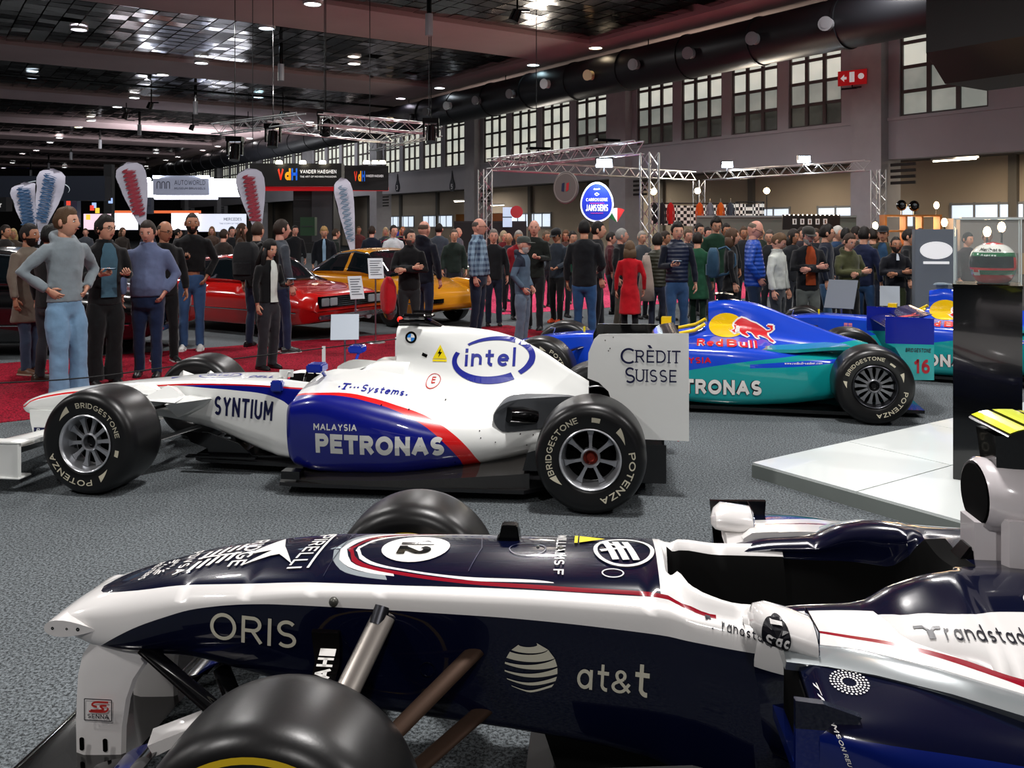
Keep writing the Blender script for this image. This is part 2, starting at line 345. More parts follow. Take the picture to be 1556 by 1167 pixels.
tile_m = mat('ceiling_tile_metal', '#a39e9b', .13, metal=1)
TS, TW = .646, .6
def tile_vs(rng):
    a, b_ = (rng.random()-.5)*.02, (rng.random()-.5)*.02; hs, hw = (TS-.05)/2, (TW-.045)/2
    return [DA*(i*hs)+DB*(j*hw)+Vector((0, 0, a*i+b_*j)) for i, j in ((-1, -1), (1, -1), (1, 1), (-1, 1))]
rng = random.Random(3); variants = []
for k in range(14):
    vs = tile_vs(rng); up = Vector((0, 0, .02)); m_ = MB(); m_.add(vs+[p+up for p in vs], [(0, 1, 2, 3), (7, 6, 5, 4), (0, 1, 5, 4), (1, 2, 6, 5), (2, 3, 7, 6), (3, 0, 4, 7)])
    variants.append(m_.mesh('ceiling_tile', tile_m))
cands = []
for (s0, s1) in cof:
    for i in range(13):
        for j in range(int((BE+62)/TW)):
            s = s0+TS*(i+.5); b_ = BE-TW*(j+.5); p = hall(s, b_, ZC+REC)
            if p.y < 4 or abs(p.x/p.y) > .75: continue
            if rng.random() < .012: continue
            inview = abs(p.x/p.y) < .585 and (ZC-H)/p.y*F < 345
            cands.append((p.y if inview else p.y+1000, p))
cands.sort(key=lambda c: c[0])
for d, p in cands[:300]:
    o = bpy.data.objects.new('ceiling_tile', variants[rng.randrange(14)]); o.location = p; link(o, ceil)
mb = MB()
for d, p in cands[300:]:
    vs = tile_vs(rng); mb.add([p+q for q in vs], [(0, 1, 2, 3)])
o = mb.build('ceiling_tile', tile_m, ceil, fix=False); o['kind'] = 'stuff'
# ---- round recessed downlights
lamp_ring = mat('lamp_trim', '#c9c9c9', .4); 
def disc_lamp(p, r, col, em, lab, grp='recessed round ceiling lamps'):
    t = thing('ceiling_lamp', lab, 'ceiling lamp', p, 0, grp)
    m_ = MB(); m_.lathe([(r, -.04), (r*1.16, -.04), (r*1.2, 0), (r*1.2, .06), (r, .06)], n=20); m_.build('trim_ring', lamp_ring, t, 50)
    m_ = MB(); m_.lathe([(.001, -.025), (r, -.02)], n=20); m_.build('diffuser', mat('lamp_glow_'+col, col, emit=em), t, fix=False)
LP = [(120, 44, '#f3ecff'), (405, 42, '#dff2ff'), (475, 5, '#eafcff'), (905, 72, '#ffe9c4'), (810, 98, '#d2f6ff'), (306, 95, '#eef8ff'), (247, 113, '#ffffff'), (538, 96, '#fff4ea'),
      (668, 133, '#eaf6ff'), (609, 149, '#f2ecff'), (49, 117, '#dff2ff'), (204, 148, '#ffffff'), (178, 162, '#ffffff'), (518, 173, '#fff2f2'), (471, 185, '#ffffff'), (138, 183, '#fff6e6'), (119, 193, '#fff0b4'), (393, 147, '#c8f0ff'),
      (380, 210, '#ffffff'), (331, 222, '#fff4f4'), (90, 209, '#fff'*2), (76, 216, '#ffffff'), (308, 228, '#fff0f0'), (270, 238, '#fff'*2), (252, 243, '#ffffff'), (55, 228, '#ffffff'), (34, 233, '#ffe8e8'), (19, 247, '#ffffff'), (237, 232, '#ffffff'), (98, 254, '#ffffff'), (150, 269, '#ffffff'), (222, 252, '#ffffff'), (5, 255, '#fff0ff')]
for i, (u, v, c) in enumerate(LP):
    c = c.replace('##', '#'); p = ceil_pt(u, v, ZC-.02)
    if i in (0,): p = ceil_pt(u, v, ZC+.05)
    c = '#ffffff' if len(c) != 7 else c
    names = {5: 'round ceiling lamp below the brightest tile reflection', 6: 'round ceiling lamp at the near edge of the second beam', 7: 'warm-white ceiling lamp in the middle of the second tile field', 8: 'round ceiling lamp on the soffit, third back along the duct', 9: 'round ceiling lamp on the soffit, fourth back along the duct', 10: 'round ceiling lamp at the left edge near the black rail', 11: 'round ceiling lamp above the third beam, right-hand of a pair', 12: 'round ceiling lamp on the third beam, left-hand of a pair', 13: 'pinkish-white ceiling lamp beside the rig cable', 14: 'round ceiling lamp where the third beam meets the soffit', 15: 'warm-white ceiling lamp on the fourth beam', 16: 'yellow-tinted ceiling lamp under the fourth beam', 17: 'bluish ceiling lamp over the black rail', 0: 'round ceiling lamp alone among the metal tiles at upper left', 1: 'round ceiling lamp at the edge of the tiles beside the bright reflections', 2: 'round ceiling lamp on the nearest wide beam, at top of picture', 3: 'warm yellowish ceiling lamp nearest the black duct', 4: 'bluish ceiling lamp beside the black duct, at the corner of the tiles'}
    disc_lamp(p, .24, c, 14, names.get(i, 'small round white ceiling lamp in the receding rows on the beams'), 'recessed round ceiling lamps' if i > 17 else 'nearer round ceiling lamps')
# warm spill of the lamps already given by the area lights above
# ---- window wall on the right (B = 27)
WB = 27.0
wall_m = mat('grey_wall_plaster', '#a5a3a8', .8, var=.06, vscale=.5)
beige = mat('beige_wall', '#b9ab98', .8, var=.05, vscale=.5)
frame_m = mat('window_frame_brown', '#575050', .6)
pillS = [5.1, 17.85, 30.5, 43.3, 56, 68.8, 81.5, 94, 107]
ZS, ZL = 5.34, 3.94                                    # sill height, lintel underside
mb = MB()
hbox(mb, -25, 110, WB, WB+.5, ZL, ZS)                   # solid band below the windows
hbox(mb, -25, 110, WB, WB+.5, 7.98, ZC+.3)
wr = struct(mb.build('wall_right', wall_m))
def wtex(name, cA, cB, em):
    m = mat(name, cA, .3); nt = m.node_tree; b = nt.nodes['Principled BSDF']; n = nt.nodes.new('ShaderNodeTexNoise'); n.inputs['Scale'].default_value = .9; n.inputs['Detail'].default_value = 3
    tc = nt.nodes.new('ShaderNodeTexCoord'); r = nt.nodes.new('ShaderNodeValToRGB'); r.color_ramp.elements[0].position = .35; r.color_ramp.elements[1].position = .65
    r.color_ramp.elements[0].color = (*lin(cA), 1); r.color_ramp.elements[1].color = (*lin(cB), 1)
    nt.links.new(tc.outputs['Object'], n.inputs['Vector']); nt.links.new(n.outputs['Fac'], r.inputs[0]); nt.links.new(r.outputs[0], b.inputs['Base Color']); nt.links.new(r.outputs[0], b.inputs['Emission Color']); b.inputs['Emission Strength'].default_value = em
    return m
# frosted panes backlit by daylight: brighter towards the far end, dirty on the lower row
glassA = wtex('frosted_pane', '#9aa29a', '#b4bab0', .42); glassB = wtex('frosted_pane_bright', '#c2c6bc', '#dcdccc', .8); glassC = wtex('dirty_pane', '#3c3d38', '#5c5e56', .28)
WM = Matrix.Rotation(HA+0, 4, 'Z')
def win(s0, s1, n, cols=3):
    t = struct(thing('window_%d' % n, None, None, hall(s0, WB, 0)))
    e = -DA  # unused
    def Wb(m_, a0, a1, z0, z1, d0=.1, d1=.2):
        p = [DA*a0+DB*d0, DA*a1+DB*d0, DA*a1+DB*d1, DA*a0+DB*d1]
        m_.add([(q.x, q.y, z0) for q in p]+[(q.x, q.y, z1) for q in p], [(0, 1, 2, 3), (7, 6, 5, 4), (0, 1, 5, 4), (1, 2, 6, 5), (2, 3, 7, 6), (3, 0, 4, 7)])
    L = s1-s0; m_ = MB(); T = .07; zt = 8.0
    for k in range(cols+1): a = L*k/cols; Wb(m_, max(0, a-T), min(L, a+T), ZS, zt, .06, .24)
    for k in range(4): z = ZS+.8*k; Wb(m_, 0, L, z-.055, z+.055, .07, .23)
    m_.build('window_frame', frame_m, t)
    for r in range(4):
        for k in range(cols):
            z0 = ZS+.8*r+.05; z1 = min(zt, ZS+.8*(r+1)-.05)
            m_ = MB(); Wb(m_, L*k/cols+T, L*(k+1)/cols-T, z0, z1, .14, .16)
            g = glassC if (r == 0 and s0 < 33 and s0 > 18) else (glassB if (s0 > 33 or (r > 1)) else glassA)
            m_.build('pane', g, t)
n = 1
WIN = []
for pi in range(len(pillS)-1):
    a, b_ = pillS[pi]+1.0, pillS[pi+1]-.6; L = (b_-a)/4
    for q in range(4):
        if pi == 0 and q < 3: continue
        s0 = a+L*q+.25; s1 = a+L*(q+1)-.25
        if pi == 0: s0, s1 = 14.0, 16.9
        if pi == 2 and q == 0: pass
        WIN.append((s0, s1)); win(s0, s1, n); n += 1
mb = MB(); last = -25
for s0, s1 in WIN+[(110, 110)]:
    hbox(mb, last, s0, WB, WB+.5, ZS, 7.98); last = s1
struct(mb.build('wall_right', wall_m))
mb = MB()                                               # protruding sill ledge
hbox(mb, -25, 110, WB-.06, WB, ZS-.12, ZS-.02)
struct(mb.build('trim_3', wall_m))
pil_m = mat('pillar_plaster', '#a5a3a6', .8, var=.05)
for i, s in enumerate(pillS):
    mb = MB(); hbox(mb, s-.55, s+.55, WB-.42, WB+.7, 0, ZC); hbox(mb, s+.1, s+.75, WB-.2, WB+.7, 0, ZC)
    struct(mb.build('wall_right', pil_m))
# side bay behind the pillars: back wall, louvres, low windows, tube lights
mb = MB(); hbox(mb, -25, 110, 33, 33.4, 0, 4.6); struct(mb.build('wall_right', beige))
mb = MB(); hbox(mb, -25, 110, WB+.5, 33, 4.3, 4.5); struct(mb.build('ceiling', mat('bay_ceiling', '#5b5550', .9)))
mb = MB()
for s in range(-20, 108, 6):
    hbox(mb, s, s+.3, 32.8, 33, 0, 4.3)
struct(mb.build('trim_4', mat('bay_column', '#6e6a64', .8)))
mb = MB()
for s in pillS:
    for k in range(4): hbox(mb, s-1.5, s-.62, WB+.0, WB+.04, 3.1+k*.2, 3.2+k*.2)
struct(mb.build('trim_5', mat('louvre_dark', '#2a2826', .8)))
low_gl = mat('low_window_daylight', '#cfdcea', emit=1.1)
k = 0
for s in [2, 8, 14, 20, 26, 44, 50, 56, 62]:
    t = struct(thing('window_%d' % (n+k), None, None, hall(s, 32.95, 1.7))); k += 1
    m_ = MB(); 
    for a in [0, 1, 2, 3, 4, 5]: q = DA*(a*.9); m_.box((q.x, q.y, .42), (.07, .07, 1.0), rz=HA)
    for z in (-.04, .86): q = DA*2.25; m_.box((q.x, q.y, z), (.06, 4.6, .08), rz=HA)
    m_.build('window_frame', mat('low_frame', '#8f9296', .5), t)
    for a in range(5):
        q = DA*(a*.9+.45); m_ = MB(); m_.box((q.x, q.y, .42), (.02, .8, .78), rz=HA); m_.build('pane', low_gl, t)
tube_em = mat('tube_glow', '#fff2d8', emit=10)
for i, (u, v, W) in enumerate([(1450, 243, 29.5), (1290+40, 252, 29.5), (755, 312, 29.5), (700, 306, 29.5)]):
    if i == 1: continue
    p = wall_pt(u, v, W); p.z = min(p.z, 4.2)
    t = thing('tube_light', ['fluorescent ceiling tube in the side bay at far right', '', 'fluorescent tube over the doorway left of the grey disc sign', 'fluorescent tube over the second far doorway'][i], 'ceiling lamp', p, HA)
    m_ = MB(); m_.box((0, 0, .05), (.14, 1.6, .07)); m_.build('housing', white, t)
    m_ = MB(); m_.tube([(0, -.75, 0), (0, .75, 0)], .03, 10); m_.build('tube', tube_em, t, 40)
area('wall_uplight', hall(21, 24.6, 4.0), 2, 260, (1, .86, .68), (PI/2+.5, 0, -PI/2+HA+PI)); area('wall_uplight', hall(34, 24.6, 4.0), 2, 160, (1, .92, .8), (PI/2+.5, 0, -PI/2+HA+PI)); area('bay_light', hall(15, 30, 4.1), 3, 160, (1, .82, .6)); area('bay_light', hall(24, 30, 4.1), 3, 110, (1, .84, .64)); area('bay_light', hall(35, 30, 4.1), 3, 140, (1, .9, .75)); area('bay_light', hall(50, 30, 4.1), 3, 180, (1, .92, .85)); area('bay_light', hall(5, 30, 4.1), 3, 160, (1, .82, .6))
# left and far walls
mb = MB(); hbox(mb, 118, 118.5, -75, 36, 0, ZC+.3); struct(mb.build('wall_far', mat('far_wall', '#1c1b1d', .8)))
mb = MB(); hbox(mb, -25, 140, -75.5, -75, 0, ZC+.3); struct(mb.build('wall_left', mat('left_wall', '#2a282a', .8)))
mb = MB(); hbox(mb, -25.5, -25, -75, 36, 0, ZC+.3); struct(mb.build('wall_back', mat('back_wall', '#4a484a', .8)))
# ---- round black air duct with nozzles, hung below the soffit
DW, DZ, DR = 21.5, 7.36, .72
duct_m = mat('duct_black', '#15161a', .42, metal=.3, bump=.03, bscale=3)
t = thing('air_duct', 'long round black air duct with nozzles under the ceiling, along the window wall', 'air duct', hall(0, DW, DZ))
m_ = MB(); m_.tube([DA*11.7, DA*100], DR, 28); m_.build('duct_tube', duct_m, t, 40)
for s in range(12, 100, 3):
    m_ = MB(); m_.tube([DA*s-DA*.04, DA*s+DA*.04], DR+.035, 28); m_.build('duct_flange', duct_m, t, 40)
noz = {1: mat('nozzle_grey', '#6a6a6e', .4), 2: mat('nozzle_white', '#d5e2e4', .35), 3: mat('nozzle_cream', '#c9b48a', .4)}
for (u, v, k) in [(1263, 38, 1), (1152, 60, 1), (1055, 82, 1), (972, 99, 1), (903, 115, 3), (837, 128, 2), (784, 143, 1), (732, 153, 1), (688, 161, 2), (656, 170, 1), (628, 178, 1), (600, 183, 3), (575, 188, 2)]:
    tt = (u-CX)/F; Y = (DW-.55)/(.826*tt+.5637); p = Vector((tt*Y, Y, H+(HY-v)/F*Y)); s = p.dot(DA)
    c = DA*s; d = (-DB*.93+Vector((0, 0, -.08))-DA*.25).normalized()
    zz = max(-.3, min(.45, p.z-DZ)); base = c+Vector((0, 0, zz))-DB*math.sqrt(DR**2-zz**2)*.8
    m_ = MB(); m_.tube([base, base+d*.34, base+d*.42], [.17, .17, .2], 16); m_.tube([base+d*.43, base+d*.30], [.13, .06], 14)
    m_.build('nozzle', noz[k], t, 40)
for s in range(14, 100, 9):
    m_ = MB(); m_.tube([DA*s+Vector((0, 0, DR)), DA*s+Vector((0, 0, ZC-DZ))], .02, 6); m_.build('hanger_rod', dark_metal, t)
# black air handling box in the top right corner
t = thing('air_handling_unit', 'big black air handling box hanging in the top right corner', 'ventilation unit', hall(0, DW, 0))
m_ = MB(); p = lambda s, b_, z: tuple(DA*s+DB*b_+Vector((0, 0, z)))
a0, a1 = 4.0, 11.6
m_ = MB(); sec = [(-1.9, 5.75), (-1.9, 8.2), (1.6, 8.2), (1.6, 5.75), (.8, 5.1), (-1.1, 5.1)]
m_.loft([[p(a0, b_, z) for b_, z in sec], [p(a1, b_, z) for b_, z in sec]])
m_.build('casing', mat('ahu_black', '#0c0c0d', .6), t)
m_ = MB(); m_.loft([[p(a, b_*1.01, 5.7+(z-5.7)*1.0+.0) for b_, z in sec] for a in (7.7, 7.8)]); m_.build('seam', dark_metal, t)
# emergency sign on the pillar
q = wall_pt(1295, 118, WB-.6)
t = thing('emergency_sign', 'red and white emergency pictogram sign hanging from the pillar', 'sign', q, HA-PI/2+.3)
red_s = mat('sign_red', '#c01a20', .4, emit=.25)
m_ = MB(); m_.box((0, 0, 0), (.95, .05, .5)); m_.build('panel', red_s, t)
m_ = MB(); m_.box((0, -.035, .02), (.16, .02, .34)); m_.prism([(-.38, 0), (-.26, .12), (-.26, .04), (-.18, .04), (-.18, -.04), (-.26, -.04), (-.26, -.12)], .02, off=-.045); m_.lathe([(0.001, -.045), (.1, -.045), (.1, -.03)], 'y', (.3, 0, .02), 12)
m_.build('pictogram', mat('sign_white', '#f0f0f0', .4, emit=.3), t)
m_ = MB(); m_.tube([(0, 0, -.25), (0, .0, -.34), (.3, .0, -.34)], .03, 8); m_.box((-.1, 0, -.36), (.5, .08, .05)); m_.build('bracket', dark_metal, t)
# ================================================================ RACING CAR KIT
def livery(name, base, layers, rough=.28, coat=.8, spec=.5, x0=-1.2, x1=4.0, zr=1.3, metal=0, flake=0):
    """painted car body: colour fields bounded by curves in the car's own x / z (or x / |y|) coordinates
    layers = [(colour, [(kind, value)...])], kinds: below/above (curve z(x)), xlt/xgt, yin/yout (curve |y|(x)), zlt/zgt"""
    m = mat(name, base, rough, coat=coat, metal=metal, spec=spec); nt = m.node_tree; b = nt.nodes['Principled BSDF']; L = nt.links.new
    tc = nt.nodes.new('ShaderNodeTexCoord'); sp = nt.nodes.new('ShaderNodeSeparateXYZ'); L(tc.outputs['Object'], sp.inputs[0])
    mr = nt.nodes.new('ShaderNodeMapRange'); mr.inputs[1].default_value = x0; mr.inputs[2].default_value = x1; L(sp.outputs[0], mr.inputs[0])
    ab = nt.nodes.new('ShaderNodeMath'); ab.operation = 'ABSOLUTE'; L(sp.outputs[1], ab.inputs[0])
    prev = None; c0 = lin(base)
    for col, conds in layers:
        mask = None
        for kind, val in conds:
            c = nt.nodes.new('ShaderNodeMath'); c.operation = 'LESS_THAN' if kind in ('below', 'xlt', 'yin', 'zlt') else 'GREATER_THAN'
            L({'b': sp.outputs[2], 'a': sp.outputs[2], 'x': sp.outputs[0], 'y': ab.outputs[0], 'z': sp.outputs[2]}[kind[0]], c.inputs[0])
            if isinstance(val, (int, float)): c.inputs[1].default_value = val
            else:
                fc = nt.nodes.new('ShaderNodeFloatCurve'); cu = fc.mapping.curves[0]; fc.mapping.use_clip = False
                pts = [((x-x0)/(x1-x0), z/zr) for x, z in val]
                if pts[0][0] > 0: pts = [(0, pts[0][1])]+pts
                if pts[-1][0] < 1: pts = pts+[(1, pts[-1][1])]
                cu.points[0].location = pts[0]; cu.points[1].location = pts[-1]
                for p in pts[1:-1]: cu.points.new(*p)
                for p in cu.points: p.handle_type = 'AUTO_CLAMPED'
                fc.mapping.update(); L(mr.outputs[0], fc.inputs['Value'])
                ml = nt.nodes.new('ShaderNodeMath'); ml.operation = 'MULTIPLY'; ml.inputs[1].default_value = zr
                L(fc.outputs[0], ml.inputs[0]); L(ml.outputs[0], c.inputs[1])
            if mask is None: mask = c.outputs[0]
            else:
                q = nt.nodes.new('ShaderNodeMath'); q.operation = 'MULTIPLY'; L(mask, q.inputs[0]); L(c.outputs[0], q.inputs[1]); mask = q.outputs[0]
        mx = nt.nodes.new('ShaderNodeMix'); mx.data_type = 'RGBA'; mx.inputs['B'].default_value = (*lin(col), 1)
        if prev is None: mx.inputs['A'].default_value = (*c0, 1)
        else: L(prev, mx.inputs['A'])
        L(mask, mx.inputs['Factor']); prev = mx.outputs['Result']
    if prev is not None: L(prev, b.inputs['Base Color'])
    return m
def xsec(keys, x):
    K = len(keys[0][1]); return [tuple(interp([(k[0], k[1][j][c]) for k in keys], x) for c in (0, 1)) for j in range(K)]
def half_round(sec, nsub, sharp=()):
    """rounds a half section (y >= 0) with catmull-rom; indices in sharp stay corners"""
    out = []; N = len(sec)
    for i in range(N-1):
        p1, p2 = sec[i], sec[i+1]
        p0 = sec[i-1] if i > 0 else (-sec[1][0], sec[1][1]); p3 = sec[i+2] if i+2 < N else (-sec[N-2][0], sec[N-2][1])
        if i in sharp: p0 = (2*p1[0]-p2[0], 2*p1[1]-p2[1])
        if i+1 in sharp: p3 = (2*p2[0]-p1[0], 2*p2[1]-p1[1])
        for j in range(nsub):
            t = j/nsub; out.append(tuple(.5*(2*b+(c-a)*t+(2*a-5*b+4*c-d)*t*t+(3*b-a-3*c+d)*t**3) for a, b, c, d in zip(p0, p1, p2, p3)))
    out.append(sec[-1]); return out
def xloft(mb, keys, nsub=4, dx=.035, sharp=(), extra=(), mf=None, oy=0, mirror=True, cap=True):
    """body lofted along x through half sections (top centre ... bottom centre), mirrored"""
    x0, x1 = keys[0][0], keys[-1][0]; n = max(2, int(abs(x1-x0)/dx)); xs = sorted(set([x0+(x1-x0)*i/n for i in range(n+1)]+[k[0] for k in keys]+list(extra)))
    rings = []
    for x in xs:
        h = half_round(xsec(keys, x), nsub, sharp)
        r = [(x, oy-y, z) for y, z in h]
        if mirror: r += [(x, oy+y, z) for y, z in reversed(h[1:-1])]
        rings.append(r)
    m = len(rings[0]); hh = (m//2)
    def fm(i, k):
        if not mf: return mb.cur
        kk = k if k < hh else m-1-k
        return mf((xs[i]+xs[i+1])/2, kk/nsub)
    mb.loft(rings, cap=cap, fm=fm); return mb
class Target:
    def __init__(s, *mbs):
        vs = []; fs = []
        for m in mbs: n = len(vs); vs += [Vector(v) for v in m.v]; fs += [tuple(i+n for i in f) for f in m.f]
        s.b = BVHTree.FromPolygons(vs, fs)
    def side(s, x, z, sgn=-1, far=2.5):
        h = s.b.ray_cast(Vector((x, sgn*far, z)), Vector((0, -sgn, 0))); return h
    def obl(s, x, z):
        d = Vector((0, .96, -.28)); return s.b.ray_cast(Vector((x, -.45, z))-d*1.5, d)
    def obl2(s, x, z):
        d = Vector((0, .87, -.5)); return s.b.ray_cast(Vector((x, -.4, z))-d*1.5, d)
    def top(s, x, y, far=2.5): return s.b.ray_cast(Vector((x, y, far)), Vector((0, 0, -1)))
def slice_mesh(vs, fs, step):
    bm = bmesh.new(); bv = [bm.verts.new((v[0], v[1], 0)) for v in vs]
    for f in fs:
        try: bm.faces.new([bv[i] for i in f])
        except ValueError: pass
    for ax in (0, 1):
        lo = min(v[ax] for v in vs); hi = max(v[ax] for v in vs); k = lo+step
        while k < hi:
            co = [0, 0, 0]; no = [0, 0, 0]; co[ax] = k; no[ax] = 1
            bmesh.ops.bisect_plane(bm, geom=bm.verts[:]+bm.edges[:]+bm.faces[:], plane_co=co, plane_no=no); k += step
    bm.verts.index_update(); r = ([tuple(v.co[:2]) for v in bm.verts], [tuple(v.index for v in f.verts) for f in bm.faces]); bm.free(); return r
def decal(mb, target, vs, fs, fn, mi=0, mode='side', step=.04, off=.003, fallback=None):
    """presses flat artwork (2-D verts) onto the body; fn maps artwork xy to (x,z) or (x,y)"""
    vs2, fs2 = slice_mesh([fn(v[0], v[1]) for v in vs], fs, step); P = []; ok = []
    for (a, b) in vs2:
        h = getattr(target, mode)(a, b)
        if h[0] is None: P.append((a, b, 0)); ok.append(False); continue
        n = h[1]
        if (mode == 'side' and n.y > 0) or (mode == 'top' and n.z < 0): n = -n
        P.append(tuple(h[0]+n*off)); ok.append(True)
    dmax = .25
    fs3 = [f for f in fs2 if all(ok[i] for i in f) and (Vector(P[f[0]])-Vector(P[f[len(f)//2]])).length < dmax]
    mb.add(P, fs3, mi)
def decal_text(mb, target, txt, x, z, w, h, rot=0, mi=0, mode='side', step=.05, shear=0, flipx=False, persp=0, **k):
    vs, fs = text_mesh(txt, 1, **k)
    x0 = min(v[0] for v in vs); x1 = max(v[0] for v in vs); y0 = min(v[1] for v in vs); y1 = max(v[1] for v in vs)
    c, s = math.cos(math.radians(rot)), math.sin(math.radians(rot))
    def fn(a, b):
        a = (a-x0)/(x1-x0); p = a*w; q = (b-y0)/(y1-y0)*h*(1+persp*a); p += q*shear
        return (x+p*c-q*s, z+p*s+q*c)
    decal(mb, target, vs, fs, fn, mi, mode, step)
def disc2(cx, cy, rx, ry, n=32, rot=0):
    c, s = math.cos(rot), math.sin(rot); vs = [(cx, cy)]
    for k in range(n): a = 2*PI*k/n; p, q = rx*math.cos(a), ry*math.sin(a); vs.append((cx+p*c-q*s, cy+p*s+q*c))
    return vs, [(0, 1+k, 1+(k+1) % n) for k in range(n)]
def ring2(cx, cy, rx, ry, w0, w1=None, a0=0, a1=360, n=48, rot=0):
    """elliptic band, width tapering from w0 to w1"""
    w1 = w0 if w1 is None else w1; vs = []; c, s = math.cos(rot), math.sin(rot)
    for k in range(n+1):
        t = k/n; a = math.radians(a0+(a1-a0)*t); w_ = (w0+(w1-w0)*t)/2
        for d in (-w_, w_): p, q = (rx+d)*math.cos(a), (ry+d)*math.sin(a); vs.append((cx+p*c-q*s, cy+p*s+q*c))
    return vs, [(2*k, 2*k+1, 2*k+3, 2*k+2) for k in range(n)]
def poly2(pts): return list(pts), [tuple(range(len(pts)))]
def ribbon2(pts, w):
    vs = []; N = len(pts)
    for i, p in enumerate(pts):
        a = pts[max(0, i-1)]; b = pts[min(N-1, i+1)]; d = math.hypot(b[0]-a[0], b[1]-a[1]) or 1; nx, ny = -(b[1]-a[1])/d, (b[0]-a[0])/d
        ww = (w[i] if isinstance(w, (list, tuple)) else w)/2; vs += [(p[0]+nx*ww, p[1]+ny*ww), (p[0]-nx*ww, p[1]-ny*ww)]
    return vs, [(2*k, 2*k+1, 2*k+3, 2*k+2) for k in range(N-1)]
ident = lambda a, b: (a, b)
rubber = mat('tyre_rubber', '#101011', .34, spec=.5, bump=.02, bscale=90)
tyre_print = mat('tyre_print', '#cfc9b2', .6)
yellow_print = mat('tyre_print_yellow', '#cfae12', .55)
rim_silver = mat('rim_silver', '#a9abb0', .38, metal=.6)
rim_polish = mat('rim_polished', '#d8dade', .3, metal=.75)
rim_dark = mat('rim_anthracite', '#4a4b50', .35, metal=1)
dark_void = mat('dark_void', '#050505', .9, spec=.1)
def tyre_profile(W, R=.33):
    h = [(.176, .014), (.186, .002), (.2, -.003), (.225, -.007), (.26, -.010), (.285, -.006), (.302, .004), (.316, .02), (.325, .042), (R, .075), (R+.001, W/2)]
    return h+[(r, W-y) for r, y in reversed(h[:-1])]
def sidewall_y(r, W): return interp([(a, b) for a, b in tyre_profile(W)[:9]], r)
def arc_text(mb, txt, r0, h, a0, a1, W, bold=.02, mi=0, italic=0):
    """lettering round the sidewall, read clockwise from angle a0 to a1 (degrees)"""
    vs, fs = text_mesh(txt, 1, bold=bold, italic=italic); x0 = min(v[0] for v in vs); x1 = max(v[0] for v in vs); y1 = max(v[1] for v in vs)
    out = []
    for v in vs:
        a = math.radians(a0+(a1-a0)*(v[0]-x0)/(x1-x0)); r = r0+h*v[1]/y1; out.append((r*math.cos(a), sidewall_y(r, W)-.0025, r*math.sin(a)))
    mb.add(out, fs, mi)
def arc_mark(mb, r0, r1, a0, a1, W, taper=0, mi=0, n=8):
    vs = []
    for k in range(n+1):
        t = k/n; a = math.radians(a0+(a1-a0)*t); q = r1 if not taper else (r0+(r1-r0)*(t if taper > 0 else 1-t)); 
        for r in (r0, max(q, r0+.0005)): vs.append((r*math.cos(a), sidewall_y(r, W)-.0025, r*math.sin(a)))
    mb.add(vs, [(2*k, 2*k+1, 2*k+3, 2*k+2) for k in range(n)], mi)
def make_wheel(car, pos, W, flip=False, spokes=8, spin=0, steer=0, words=(), marks=(), rim=rim_silver, style='bridge', band=None, hub=mat('hub_dark', '#19191b', .4, metal=.6), nut=None, lab=None):
    m = MB(); m.lathe([(r, y) for r, y in tyre_profile(W)], 'y', n=72)
    t = m.build('tyre', rubber, car, 60); t.location = pos; t.rotation_euler = (0, 0, (PI if flip else 0)+steer)
    m = MB(); m.lathe([(.183, .004), (.183, -.002), (.178, -.006), (.172, -.002), (.168, .02), (.158, .06), (.152, .1), (.152, W-.1), (.168, W-.02), (.178, W+.004), (.183, W)], 'y', n=56)
    m.build('rim_barrel', rim_polish if style != 'dark' else rim_dark, t, 50)
    m = MB(); yd = .055
    m.lathe([(.05, yd-.02), (.058, yd-.012), (.058, yd+.03), (.046, yd+.03), (.044, yd-.012), (.05, yd-.02)], 'y', n=32)
    for k in range(spokes):
        a = 2*PI*k/spokes+math.radians(spin); ca, sa = math.cos(a), math.sin(a)
        def q(r, s, y): return (r*ca-s*sa, y, r*sa+s*ca)
        w0, w1 = (.011, .013) if spokes > 9 else (.0095, .012); rr = [(.05, w0, yd-.012), (.09, w0*.9, yd-.008), (.13, w1, yd-.004), (.156, w1*1.7, yd-.002)]
        ring = [[q(r, -w_, y+.02), q(r, -w_, y), q(r, w_, y), q(r, w_, y+.02)] for r, w_, y in rr]; m.loft(ring)
    m.build('rim_spokes', rim, t, 30)
    m = MB(); m.lathe([(.002, yd+.012), (.02, yd+.012), (.026, yd+.006), (.03, yd+.03), (.046, yd+.03)], 'y', n=24); m.build('wheel_nut', nut or hub, t, 40)
    m = MB(); m.lathe([(.002, .12), (.15, .12)], 'y', n=32); m.lathe([(.11, .1), (.11, .125), (.05, .125), (.05, .1), (.11, .1)], 'y', n=32); m.build('brake_disc', dark_void, t)
    if words or marks or band:
        m = MB()
        for (txt, r0, h, a0, a1) in words: arc_text(m, txt, r0, h, a0, a1, W)
        for (r0, r1, a0, a1, tp) in marks: arc_mark(m, r0, r1, a0, a1, W, tp)
        if band:
            arc_mark(m, band[0]+.05, band[1]+.05, 0, 360, W, n=72); n0 = len(m.v); arc_mark(m, band[0], band[1], 0, 360, W, n=72)
            m.v[n0:] = [(a, W-b, c) for a, b, c in m.v[n0:]]
        m.build('tyre_lettering', yellow_print if band else tyre_print, t, fix=False)
    return t
def wing_profile(c, th, camber, n=10):
    """closed aerofoil section in (x, z), chord c"""
    up = []; lo = []
    for i in range(n+1):
        s = (1-math.cos(PI*i/n))/2; t = 5*th*c*(.2969*math.sqrt(s)-.126*s-.3516*s*s+.2843*s**3-.1036*s**4); z = camber*4*s*(1-s)
        up.append((s*c, z+t)); lo.append((s*c, z-t))
    return up+lo[::-1][1:-1]
